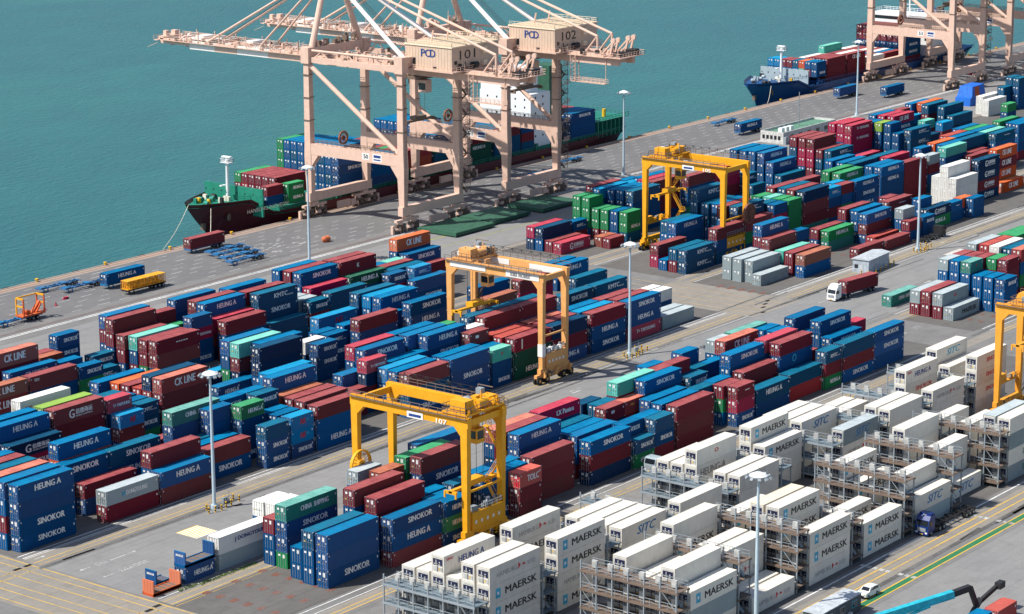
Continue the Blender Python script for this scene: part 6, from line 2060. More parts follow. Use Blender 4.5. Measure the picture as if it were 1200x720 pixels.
517.8,455.5,8.406,4,0,B,-,0,2,3,5,1,s
531.3,455.5,3.2,4,0,K,-,0,0,3,6,1,s
531.3,455.5,5.803,4,0,N,-,0,1,3,6,1,s
531.3,455.5,8.406,4,0,DG,-,0,2,3,6,1,s
544.9,455.5,3.2,4,0,B,-,0,0,4,7,1,s
544.9,455.5,5.803,4,0,B,-,0,1,4,7,1,s
544.9,455.5,8.406,4,0,K,-,0,2,4,7,1,s
544.9,455.5,11.009,4,0,B,-,0,3,4,7,1,s
558.5,455.5,3.2,4,0,N,-,0,0,3,8,1,s
558.5,455.5,5.803,4,0,M,-,0,1,3,8,1,s
558.5,455.5,8.406,4,0,DG,-,0,2,3,8,1,s
572.1,455.5,3.2,4,0,N,-,0,0,3,9,1,s
572.1,455.5,5.803,4,0,M,-,0,1,3,9,1,s
572.1,455.5,8.406,4,0,N,-,0,2,3,9,1,s
585.0,455.5,3.2,2,0,B,-,0,0,3,10,1,s
585.0,455.5,5.803,2,0,N,-,0,1,3,10,1,s
585.0,455.5,8.406,2,0,B,-,0,2,3,10,1,s
609.5,455.5,3.2,4,0,K,-,0,0,3,11,1,s
609.5,455.5,5.803,4,0,N,-,0,1,3,11,1,s
609.5,455.5,8.406,4,0,B,-,0,2,3,11,1,s
484.8,458.0,5.0,4,0,M,-,0,0,2,3,2,s
484.8,458.0,7.603,4,0,M,-,1,1,2,3,2,s
504.3,458.0,3.2,4,0,B,-,0,0,5,4,2,s
504.3,458.0,5.803,4,0,N,-,0,1,5,4,2,s
504.3,458.0,8.406,4,0,N,-,0,2,5,4,2,s
504.3,458.0,11.009,4,0,K,-,0,3,5,4,2,s
504.3,458.0,13.612,4,0,B,-,0,4,5,4,2,s
517.8,458.0,3.2,4,0,B,-,0,0,3,5,2,s
517.8,458.0,5.803,4,0,M,-,0,1,3,5,2,s
517.8,458.0,8.406,4,0,B,-,0,2,3,5,2,s
531.3,458.0,3.2,4,0,M,-,0,0,3,6,2,s
531.3,458.0,5.803,4,0,N,-,0,1,3,6,2,s
531.3,458.0,8.406,4,0,M,-,0,2,3,6,2,s
544.9,458.0,3.2,4,0,N,-,0,0,4,7,2,s
544.9,458.0,5.803,4,0,K,-,0,1,4,7,2,s
544.9,458.0,8.406,4,0,M,-,0,2,4,7,2,s
544.9,458.0,11.009,4,0,B,-,0,3,4,7,2,s
558.5,458.0,3.2,4,0,M,-,0,0,3,8,2,s
558.5,458.0,5.803,4,0,M,-,0,1,3,8,2,s
558.5,458.0,8.406,4,0,N,-,0,2,3,8,2,s
572.1,458.0,3.2,4,0,N,-,0,0,3,9,2,s
572.1,458.0,5.803,4,0,N,-,0,1,3,9,2,s
572.1,458.0,8.406,4,0,K,-,0,2,3,9,2,s
585.0,458.0,3.2,2,0,N,-,0,0,3,10,2,s
585.0,458.0,5.803,2,0,B,-,0,1,3,10,2,s
585.0,458.0,8.406,2,0,B,-,0,2,3,10,2,s
609.5,458.0,3.2,4,0,N,-,0,0,3,11,2,s
609.5,458.0,5.803,4,0,N,-,0,1,3,11,2,s
609.5,458.0,8.406,4,0,B,-,0,2,3,11,2,s
484.8,460.5,5.0,4,0,R,-,0,0,2,3,3,s
484.8,460.5,7.603,4,0,M,-,0,1,2,3,3,s
504.3,460.5,3.2,4,0,B,-,0,0,5,4,3,s
504.3,460.5,5.803,4,0,B,-,0,1,5,4,3,s
504.3,460.5,8.406,4,0,N,-,0,2,5,4,3,s
504.3,460.5,11.009,4,0,B,-,0,3,5,4,3,s
504.3,460.5,13.612,4,0,B,-,0,4,5,4,3,s
517.8,460.5,3.2,4,0,N,-,0,0,3,5,3,s
517.8,460.5,5.803,4,0,N,-,0,1,3,5,3,s
517.8,460.5,8.406,4,0,B,-,0,2,3,5,3,s
531.3,460.5,3.2,4,0,N,-,0,0,3,6,3,s
531.3,460.5,5.803,4,0,M,-,0,1,3,6,3,s
531.3,460.5,8.406,4,0,G,-,0,2,3,6,3,s
544.9,460.5,3.2,4,0,K,-,0,0,5,7,3,s
544.9,460.5,5.803,4,0,B,-,0,1,5,7,3,s
544.9,460.5,8.406,4,0,N,-,0,2,5,7,3,s
544.9,460.5,11.009,4,0,B,-,0,3,5,7,3,s
544.9,460.5,13.612,4,0,B,-,1,4,5,7,3,s
558.5,460.5,3.2,4,0,DG,-,0,0,3,8,3,s
558.5,460.5,5.803,4,0,N,-,0,1,3,8,3,s
558.5,460.5,8.406,4,0,M,-,0,2,3,8,3,s
572.1,460.5,3.2,4,0,N,-,0,0,3,9,3,s
572.1,460.5,5.803,4,0,N,-,0,1,3,9,3,s
572.1,460.5,8.406,4,0,K,-,0,2,3,9,3,s
609.5,460.5,3.2,4,0,M,-,0,0,3,11,3,s
609.5,460.5,5.803,4,0,N,-,0,1,3,11,3,s
609.5,460.5,8.406,4,0,M,-,0,2,3,11,3,s
484.8,463.0,5.0,4,0,M,-,0,0,2,3,4,s
484.8,463.0,7.603,4,0,M,-,0,1,2,3,4,s
504.3,463.0,3.2,4,0,M,-,0,0,5,4,4,s
504.3,463.0,5.803,4,0,B,-,0,1,5,4,4,s
504.3,463.0,8.406,4,0,N,-,0,2,5,4,4,s
504.3,463.0,11.009,4,0,N,-,0,3,5,4,4,s
504.3,463.0,13.612,4,0,B,-,0,4,5,4,4,s
517.8,463.0,3.2,4,0,N,-,0,0,4,5,4,s
517.8,463.0,5.803,4,0,N,-,0,1,4,5,4,s
517.8,463.0,8.406,4,0,M,-,0,2,4,5,4,s
517.8,463.0,11.009,4,0,B,-,0,3,4,5,4,s
531.3,463.0,3.2,4,0,K,-,0,0,3,6,4,s
531.3,463.0,5.803,4,0,DG,-,0,1,3,6,4,s
531.3,463.0,8.406,4,0,M,-,0,2,3,6,4,s
544.9,463.0,3.2,4,0,K,-,0,0,5,7,4,s
544.9,463.0,5.803,4,0,N,-,0,1,5,7,4,s
544.9,463.0,8.406,4,0,K,-,0,2,5,7,4,s
544.9,463.0,11.009,4,0,B,-,0,3,5,7,4,s
544.9,463.0,13.612,4,0,B,-,0,4,5,7,4,s
558.5,463.0,3.2,4,0,DG,-,0,0,3,8,4,s
558.5,463.0,5.803,4,0,N,-,0,1,3,8,4,s
558.5,463.0,8.406,4,0,DG,-,0,2,3,8,4,s
572.1,463.0,3.2,4,0,M,-,0,0,3,9,4,s
572.1,463.0,5.803,4,0,K,-,0,1,3,9,4,s
572.1,463.0,8.406,4,0,N,-,0,2,3,9,4,s
609.5,463.0,3.2,4,0,B,-,0,0,3,11,4,s
609.5,463.0,5.803,4,0,B,-,0,1,3,11,4,s
609.5,463.0,8.406,4,0,M,-,0,2,3,11,4,s
484.8,465.5,5.0,4,0,M,-,0,0,2,3,5,s
484.8,465.5,7.603,4,0,M,-,0,1,2,3,5,s
504.3,465.5,3.2,4,0,N,-,0,0,5,4,5,s
504.3,465.5,5.803,4,0,N,-,0,1,5,4,5,s
504.3,465.5,8.406,4,0,N,-,0,2,5,4,5,s
504.3,465.5,11.009,4,0,B,-,0,3,5,4,5,s
504.3,465.5,13.612,4,0,B,-,0,4,5,4,5,s
517.8,465.5,3.2,4,0,B,-,0,0,4,5,5,s
517.8,465.5,5.803,4,0,M,-,0,1,4,5,5,s
517.8,465.5,8.406,4,0,B,-,0,2,4,5,5,s
517.8,465.5,11.009,4,0,M,-,0,3,4,5,5,s
531.3,465.5,3.2,4,0,G,-,0,0,3,6,5,s
531.3,465.5,5.803,4,0,K,-,0,1,3,6,5,s
531.3,465.5,8.406,4,0,N,-,0,2,3,6,5,s
544.9,465.5,3.2,4,0,M,-,0,0,5,7,5,s
544.9,465.5,5.803,4,0,N,-,0,1,5,7,5,s
544.9,465.5,8.406,4,0,N,-,0,2,5,7,5,s
544.9,465.5,11.009,4,0,M,-,0,3,5,7,5,s
544.9,465.5,13.612,4,0,B,-,0,4,5,7,5,s
558.5,465.5,3.2,4,0,N,-,0,0,3,8,5,s
558.5,465.5,5.803,4,0,M,-,0,1,3,8,5,s
558.5,465.5,8.406,4,0,N,-,0,2,3,8,5,s
572.1,465.5,3.2,4,0,N,-,0,0,3,9,5,s
572.1,465.5,5.803,4,0,N,-,0,1,3,9,5,s
572.1,465.5,8.406,4,0,N,-,0,2,3,9,5,s
484.8,468.0,5.0,4,0,R,-,0,0,2,3,6,s
484.8,468.0,7.603,4,0,M,-,0,1,2,3,6,s
504.3,468.0,3.2,4,0,N,-,0,0,5,4,6,s
504.3,468.0,5.803,4,0,M,-,0,1,5,4,6,s
504.3,468.0,8.406,4,0,N,-,0,2,5,4,6,s
504.3,468.0,11.009,4,0,K,-,0,3,5,4,6,s
504.3,468.0,13.612,4,0,B,-,0,4,5,4,6,s
517.8,468.0,3.2,4,0,N,-,0,0,4,5,6,s
517.8,468.0,5.803,4,0,K,-,0,1,4,5,6,s
517.8,468.0,8.406,4,0,K,-,0,2,4,5,6,s
517.8,468.0,11.009,4,0,B,-,0,3,4,5,6,s
531.3,468.0,3.2,4,0,N,-,0,0,3,6,6,s
531.3,468.0,5.803,4,0,DG,-,0,1,3,6,6,s
531.3,468.0,8.406,4,0,M,-,0,2,3,6,6,s
544.9,468.0,3.2,4,0,K,-,0,0,5,7,6,s
544.9,468.0,5.803,4,0,B,-,0,1,5,7,6,s
544.9,468.0,8.406,4,0,K,-,0,2,5,7,6,s
544.9,468.0,11.009,4,0,B,-,0,3,5,7,6,s
544.9,468.0,13.612,4,0,B,-,0,4,5,7,6,s
558.5,468.0,3.2,4,0,DG,-,0,0,3,8,6,s
558.5,468.0,5.803,4,0,N,-,0,1,3,8,6,s
558.5,468.0,8.406,4,0,DG,-,0,2,3,8,6,s
572.1,468.0,3.2,4,0,K,-,0,0,3,9,6,s
572.1,468.0,5.803,4,0,N,-,0,1,3,9,6,s
572.1,468.0,8.406,4,0,N,-,0,2,3,9,6,s
484.8,470.5,5.0,4,0,M,-,0,0,2,3,7,s
484.8,470.5,7.603,4,0,G,-,0,1,2,3,7,s
504.3,470.5,3.2,4,0,B,-,0,0,5,4,7,s
504.3,470.5,5.803,4,0,M,-,0,1,5,4,7,s
504.3,470.5,8.406,4,0,B,-,0,2,5,4,7,s
504.3,470.5,11.009,4,0,N,-,0,3,5,4,7,s
504.3,470.5,13.612,4,0,B,-,0,4,5,4,7,s
517.8,470.5,3.2,4,0,B,-,0,0,4,5,7,s
517.8,470.5,5.803,4,0,B,-,0,1,4,5,7,s
517.8,470.5,8.406,4,0,N,-,0,2,4,5,7,s
517.8,470.5,11.009,4,0,B,-,0,3,4,5,7,s
531.3,470.5,3.2,4,0,G,-,0,0,3,6,7,s
531.3,470.5,5.803,4,0,N,-,0,1,3,6,7,s
531.3,470.5,8.406,4,0,K,-,0,2,3,6,7,s
544.9,470.5,3.2,4,0,K,-,0,0,5,7,7,s
544.9,470.5,5.803,4,0,N,-,0,1,5,7,7,s
544.9,470.5,8.406,4,0,K,-,0,2,5,7,7,s
544.9,470.5,11.009,4,0,N,-,0,3,5,7,7,s
544.9,470.5,13.612,4,0,B,-,0,4,5,7,7,s
558.5,470.5,3.2,4,0,N,-,0,0,3,8,7,s
558.5,470.5,5.803,4,0,DG,-,0,1,3,8,7,s
558.5,470.5,8.406,4,0,N,-,0,2,3,8,7,s
572.1,470.5,3.2,4,0,K,-,0,0,3,9,7,s
572.1,470.5,5.803,4,0,N,-,0,1,3,9,7,s
572.1,470.5,8.406,4,0,N,-,0,2,3,9,7,s
504.3,473.0,3.2,4,0,M,-,0,0,5,4,8,s
504.3,473.0,5.803,4,0,R,-,0,1,5,4,8,s
504.3,473.0,8.406,4,0,G,-,0,2,5,4,8,s
504.3,473.0,11.009,4,0,G,-,0,3,5,4,8,s
504.3,473.0,13.612,4,0,G,-,0,4,5,4,8,s
517.8,473.0,3.2,4,0,N,-,0,0,4,5,8,s
517.8,473.0,5.803,4,0,N,-,0,1,4,5,8,s
517.8,473.0,8.406,4,0,K,-,0,2,4,5,8,s
517.8,473.0,11.009,4,0,B,-,0,3,4,5,8,s
531.3,473.0,3.2,4,0,M,-,0,0,3,6,8,s
531.3,473.0,5.803,4,0,N,-,0,1,3,6,8,s
531.3,473.0,8.406,4,0,N,-,0,2,3,6,8,s
544.9,473.0,3.2,4,0,K,-,0,0,5,7,8,s
544.9,473.0,5.803,4,0,N,-,0,1,5,7,8,s
544.9,473.0,8.406,4,0,N,-,0,2,5,7,8,s
544.9,473.0,11.009,4,0,N,-,0,3,5,7,8,s
544.9,473.0,13.612,4,0,B,-,0,4,5,7,8,s
558.5,473.0,3.2,4,0,N,-,0,0,3,8,8,s
558.5,473.0,5.803,4,0,N,-,0,1,3,8,8,s
558.5,473.0,8.406,4,0,N,-,0,2,3,8,8,s
572.1,473.0,3.2,4,0,N,-,0,0,3,9,8,s
572.1,473.0,5.803,4,0,N,-,0,1,3,9,8,s
572.1,473.0,8.406,4,0,N,-,0,2,3,9,8,s
751.2,453.2,4.6,2,0,N,SINOKOR,0,0,2,1,0,t
751.2,453.2,7.203,2,0,N,-,0,1,2,1,0,t
758.3,453.2,2.4,4,0,M,-,0,0,3,2,0,t
758.3,453.2,5.003,4,0,M,-,0,1,3,2,0,t
758.3,453.2,7.606,4,0,M,-,0,2,3,2,0,t
771.6,453.2,2.4,4,0,M,-,0,0,3,3,0,t
771.6,453.2,5.003,4,0,M,-,0,1,3,3,0,t
771.6,453.2,7.606,4,0,M,CKLINE,0,2,3,3,0,t
784.9,453.2,2.4,4,0,B,-,0,0,2,4,0,t
784.9,453.2,5.003,4,0,W,-,0,1,2,4,0,t
798.0,453.2,2.4,4,0,M,-,0,0,2,5,0,t
798.0,453.2,5.003,4,0,M,-,0,1,2,5,0,t
811.4,453.2,2.0,4,0,M,-,0,0,5,6,0,t
811.4,453.2,4.603,4,0,K,SINOKOR,0,1,5,6,0,t
811.4,453.2,7.206,4,0,N,SINOKOR,0,2,5,6,0,t
811.4,453.2,9.809,4,0,N,-,0,3,5,6,0,t
811.4,453.2,12.412,4,0,M,-,0,4,5,6,0,t
751.2,455.7,4.6,2,0,M,-,0,0,2,1,1,t
751.2,455.7,7.203,2,0,B,-,0,1,2,1,1,t
758.3,455.7,2.4,4,0,M,-,0,0,3,2,1,t
758.3,455.7,5.003,4,0,M,-,0,1,3,2,1,t
758.3,455.7,7.606,4,0,M,-,0,2,3,2,1,t
771.6,455.7,2.4,4,0,W,-,0,0,3,3,1,t
771.6,455.7,5.003,4,0,M,-,0,1,3,3,1,t
771.6,455.7,7.606,4,0,W,-,0,2,3,3,1,t
784.9,455.7,2.4,4,0,M,-,0,0,2,4,1,t
784.9,455.7,5.003,4,0,M,-,0,1,2,4,1,t
798.0,455.7,2.4,4,0,M,-,0,0,2,5,1,t
798.0,455.7,5.003,4,0,B,-,0,1,2,5,1,t
811.4,455.7,2.0,4,0,N,-,0,0,5,6,1,t
811.4,455.7,4.603,4,0,N,-,0,1,5,6,1,t
811.4,455.7,7.206,4,0,B,-,0,2,5,6,1,t
811.4,455.7,9.809,4,0,M,-,0,3,5,6,1,t
811.4,455.7,12.412,4,0,M,-,0,4,5,6,1,t
751.2,458.2,4.6,2,0,T,-,0,0,2,1,2,t
751.2,458.2,7.203,2,0,O,-,0,1,2,1,2,t
758.3,458.2,2.4,4,0,M,-,0,0,3,2,2,t
758.3,458.2,5.003,4,0,M,-,0,1,3,2,2,t
758.3,458.2,7.606,4,0,M,-,0,2,3,2,2,t
771.6,458.2,2.4,4,0,M,-,0,0,3,3,2,t
771.6,458.2,5.003,4,0,M,-,0,1,3,3,2,t
771.6,458.2,7.606,4,0,M,-,0,2,3,3,2,t
784.9,458.2,2.4,4,0,M,-,0,0,2,4,2,t
784.9,458.2,5.003,4,0,B,-,0,1,2,4,2,t
798.0,458.2,2.4,4,0,M,-,0,0,2,5,2,t
798.0,458.2,5.003,4,0,W,-,0,1,2,5,2,t
811.4,458.2,2.0,4,0,N,-,0,0,5,6,2,t
811.4,458.2,4.603,4,0,N,-,0,1,5,6,2,t
811.4,458.2,7.206,4,0,B,-,0,2,5,6,2,t
811.4,458.2,9.809,4,0,M,-,0,3,5,6,2,t
811.4,458.2,12.412,4,0,M,-,0,4,5,6,2,t
751.2,460.7,4.6,2,0,L,-,0,0,2,1,3,t
751.2,460.7,7.203,2,0,K,-,0,1,2,1,3,t
758.3,460.7,2.4,4,0,K,-,0,0,2,2,3,t
758.3,460.7,5.003,4,0,K,-,0,1,2,2,3,t
771.6,460.7,2.4,4,0,M,-,0,0,2,3,3,t
771.6,460.7,5.003,4,0,K,-,0,1,2,3,3,t
784.9,460.7,2.4,4,0,W,-,0,0,2,4,3,t
784.9,460.7,5.003,4,0,B,-,0,1,2,4,3,t
798.0,460.7,2.4,4,0,M,-,0,0,2,5,3,t
798.0,460.7,5.003,4,0,M,-,0,1,2,5,3,t
811.4,460.7,2.0,4,0,N,-,0,0,5,6,3,t
811.4,460.7,4.603,4,0,N,-,0,1,5,6,3,t
811.4,460.7,7.206,4,0,B,-,0,2,5,6,3,t
811.4,460.7,9.809,4,0,M,-,0,3,5,6,3,t
811.4,460.7,12.412,4,0,M,-,0,4,5,6,3,t
751.2,463.2,4.6,2,0,K,-,0,0,2,1,4,t
751.2,463.2,7.203,2,0,M,-,0,1,2,1,4,t
758.3,463.2,2.4,4,0,K,-,0,0,2,2,4,t
758.3,463.2,5.003,4,0,M,-,0,1,2,2,4,t
771.6,463.2,2.4,4,0,W,-,0,0,2,3,4,t
771.6,463.2,5.003,4,0,M,-,0,1,2,3,4,t
784.9,463.2,2.4,4,0,M,-,0,0,2,4,4,t
784.9,463.2,5.003,4,0,M,-,0,1,2,4,4,t
798.0,463.2,2.4,4,0,M,-,0,0,2,5,4,t
798.0,463.2,5.003,4,0,W,-,0,1,2,5,4,t
811.4,463.2,2.0,4,0,N,-,0,0,5,6,4,t
811.4,463.2,4.603,4,0,N,-,0,1,5,6,4,t
811.4,463.2,7.206,4,0,B,-,0,2,5,6,4,t
811.4,463.2,9.809,4,0,M,-,0,3,5,6,4,t
811.4,463.2,12.412,4,0,M,-,0,4,5,6,4,t
751.2,465.7,4.6,2,0,L,-,0,0,2,1,5,t
751.2,465.7,7.203,2,0,M,-,0,1,2,1,5,t
758.3,465.7,2.4,4,0,K,-,0,0,2,2,5,t
758.3,465.7,5.003,4,0,K,-,0,1,2,2,5,t
771.6,465.7,2.4,4,0,B,-,0,0,2,3,5,t
771.6,465.7,5.003,4,0,W,-,0,1,2,3,5,t
784.9,465.7,2.4,4,0,M,-,0,0,2,4,5,t
784.9,465.7,5.003,4,0,M,-,0,1,2,4,5,t
798.0,465.7,2.4,4,0,M,-,0,0,2,5,5,t
798.0,465.7,5.003,4,0,M,-,0,1,2,5,5,t
811.4,465.7,2.0,4,0,N,-,0,0,5,6,5,t
811.4,465.7,4.603,4,0,N,-,0,1,5,6,5,t
811.4,465.7,7.206,4,0,B,-,0,2,5,6,5,t
811.4,465.7,9.809,4,0,M,-,0,3,5,6,5,t
811.4,465.7,12.412,4,0,M,-,0,4,5,6,5,t
751.2,468.2,4.6,2,0,B,-,0,0,2,1,6,t
751.2,468.2,7.203,2,0,L,-,0,1,2,1,6,t
758.3,468.2,2.4,4,0,K,-,0,0,2,2,6,t
758.3,468.2,5.003,4,0,S,-,0,1,2,2,6,t
771.6,468.2,2.4,4,0,B,-,0,0,2,3,6,t
771.6,468.2,5.003,4,0,M,-,0,1,2,3,6,t
784.9,468.2,2.4,4,0,K,-,0,0,2,4,6,t
784.9,468.2,5.003,4,0,W,-,0,1,2,4,6,t
798.0,468.2,2.4,4,0,M,-,0,0,2,5,6,t
798.0,468.2,5.003,4,0,M,-,0,1,2,5,6,t
811.4,468.2,2.0,4,0,N,-,0,0,5,6,6,t
811.4,468.2,4.603,4,0,N,-,0,1,5,6,6,t
811.4,468.2,7.206,4,0,B,-,0,2,5,6,6,t
811.4,468.2,9.809,4,0,M,-,0,3,5,6,6,t
811.4,468.2,12.412,4,0,M,-,0,4,5,6,6,t
751.2,470.7,4.6,2,0,B,-,0,0,2,1,7,t
751.2,470.7,7.203,2,0,L,-,0,1,2,1,7,t
758.3,470.7,2.4,4,0,M,-,0,0,2,2,7,t
758.3,470.7,5.003,4,0,M,-,0,1,2,2,7,t
771.6,470.7,2.4,4,0,W,-,0,0,2,3,7,t
771.6,470.7,5.003,4,0,W,-,0,1,2,3,7,t
784.9,470.7,2.4,4,0,M,-,0,0,3,4,7,t
784.9,470.7,5.003,4,0,W,-,0,1,3,4,7,t
784.9,470.7,7.606,4,0,T,-,0,2,3,4,7,t
798.0,470.7,2.4,4,0,M,-,0,0,2,5,7,t
798.0,470.7,5.003,4,0,W,-,0,1,2,5,7,t
811.4,470.7,2.0,4,0,N,-,0,0,5,6,7,t
811.4,470.7,4.603,4,0,N,-,0,1,5,6,7,t
811.4,470.7,7.206,4,0,B,-,0,2,5,6,7,t
811.4,470.7,9.809,4,0,M,-,0,3,5,6,7,t
811.4,470.7,12.412,4,0,M,-,0,4,5,6,7,t
"""
BAYS = {'r': [291.72, 308.22, 324.74, 341.35, 358.0, 374.52, 391.21], 'q': [275.7, 292.2, 308.9, 325.11, 342.68, 359.49, 376.15, 392.47, 408.44, 425.57]}

# ------------------------------------------------------------------ shipping containers
HT = {0: 2.591, 1: 2.896}
LENS = {4: 12.192, 2: 6.058}
WD = 2.438
def corr_panel(b, x0, x1, z0, z1, y, s, pitch=0.278, dep=0.036, mi=0):
    """corrugated sheet in the XZ plane, s = -1 faces -Y, +1 faces +Y"""
    n = int((x1-x0)/pitch); p = (x1-x0)/n; xs = []
    for i in range(n):
        a = x0+i*p
        xs += [(a, 0), (a+p*.26, 0), (a+p*.5, dep), (a+p*.76, dep)]
    xs.append((x1, 0)); k = len(b.v)
    for x, d in xs: b.v += [(x, y - s*d, z0), (x, y - s*d, z1)]
    for i in range(len(xs)-1):
        q = (k+2*i, k+2*i+2, k+2*i+3, k+2*i+1); b.f.append(q if s < 0 else q[::-1]); b.m.append(mi)
def container_body(L, H, detail=True, reefer=False):
    b = MB(); e = .16
    for x in (0, L-e):
        for y in (0, WD-e): b.box(x, x+e, y, y+e, 0, H)
    for y in (0, WD-.1):
        b.box(e, L-e, y, y+.1, 0.02, .18); b.box(e, L-e, y, y+.1, H-.11, H)
    b.box(0, .12, e, WD-e, 0, .16); b.box(0, .12, e, WD-e, H-.13, H); b.box(L-.12, L, e, WD-e, 0, .16); b.box(L-.12, L, e, WD-e, H-.13, H)
    if reefer:
        for y0, y1 in ((.012, .05), (WD-.05, WD-.012)): b.box(e, L-e, y0, y1, .18, H-.11)
        n = 10
        for i in range(1, n): b.box(e+(L-2*e)*i/n-.03, e+(L-2*e)*i/n+.03, .005, .013, .2, H-.13)
    else:
        corr_panel(b, e, L-e, .18, H-.11, .018, -1, dep=.036 if detail else .03, pitch=.278 if detail else .42); corr_panel(b, e, L-e, .18, H-.11, WD-.018, 1, pitch=.278 if detail else .42)
    b.quad((L-.03,e,.16),(L-.03,WD-e,.16),(L-.03,WD-e,H-.13),(L-.03,e,H-.13))
    if not detail: b.quad((.03,WD-e,.16),(.03,e,.16),(.03,e,H-.13),(.03,WD-e,H-.13))
    # roof sheet, lightly ribbed across
    n = 10 if L > 8 else 5; x0, x1 = .12, L-.12; w = (x1-x0)/n; zz = H-.035
    for i in range(n):
        a = x0+i*w; b.quad((a,.1,zz),(a+w*.5,.1,zz),(a+w*.5,WD-.1,zz),(a,WD-.1,zz)); b.quad((a+w*.5,.1,zz+.018),(a+w,.1,zz+.018),(a+w,WD-.1,zz+.018),(a+w*.5,WD-.1,zz+.018))
        b.quad((a+w*.5,.1,zz),(a+w*.5,.1,zz+.018),(a+w*.5,WD-.1,zz+.018),(a+w*.5,WD-.1,zz)); b.quad((a+w,.1,zz+.018),(a+w,.1,zz),(a+w,WD-.1,zz),(a+w,WD-.1,zz+.018))
    b.quad((.1,WD-.1,.05),(L-.1,WD-.1,.05),(L-.1,.1,.05),(.1,.1,.05))
    if detail:
        for x in (-.004, L-.174):
            for y in (-.004, WD-.158):
                for z in (-.0, H-.116): b.box(x, x+.178, y, y+.162, z, z+.118, 1)
        if not reefer: b.box(.30, .50, .004, .012, H-.62, H-.42, 2); b.box(L-.55, L-.32, .004, .012, H-.9, H-.55, 2)   # stencilled data plates
    return b
def door_leaf(H, side):
    """one door leaf of the -X end; side 0 = right hand leaf (towards -Y)"""
    b = MB(); y0, y1 = (.165, WD/2-.006) if side == 0 else (WD/2+.006, WD-.165); x = .045; z0, z1 = .165, H-.135
    b.box(x, x+.05, y0, y1, z0, z1, 0)
    for i in range(3): zc = z0+(z1-z0)*(.14+.29*i); b.box(x-.018, x, y0+.06, y1-.06, zc, zc+(z1-z0)*.16, 0)
    for f in (.22, .70):
        yy = y0+(y1-y0)*f; b.tube((x-.05, yy, z0-.05), (x-.05, yy, z1+.05), .03, 6, 1)
        for zz in (z0+.12, z0+(z1-z0)*.5, z1-.12): b.box(x-.075, x-.018, yy-.07, yy+.07, zz-.035, zz+.035, 1)
        b.box(x-.09, x-.05, yy-.02, yy+.30, z0+.92, z0+.98, 1)
    if side == 0: b.box(x-.030, x-.018, y0+.50, y1-.12, z0+(z1-z0)*.62, z0+(z1-z0)*.90, 2); b.box(x-.030, x-.018, y0+.12, y0+.34, z0+(z1-z0)*.50, z0+(z1-z0)*.58, 2)
    else: b.box(x-.030, x-.018, y0+.30, y0+.78, z0+(z1-z0)*.72, z0+(z1-z0)*.86, 2); b.box(x-.030, x-.018, y0+.5, y0+.76, z0+(z1-z0)*.36, z0+(z1-z0)*.44, 3)
    return b
BODY = {}; DOOR = {}
for Lk in (4, 2):
    for h in (0, 1):
        BODY[Lk, h] = container_body(LENS[Lk], HT[h]).mesh('body', ['paint_N', 'hardware', 'white_mark'])
for h in (0, 1):
    for s_ in (0, 1): DOOR[h, s_] = door_leaf(HT[h], s_).mesh('door', ['paint_N', 'hardware', 'white_mark', 'yellow_mark'])
def setmat(o, m, slot=0):
    o.material_slots[slot].link = 'OBJECT'; o.material_slots[slot].material = MAT[m]
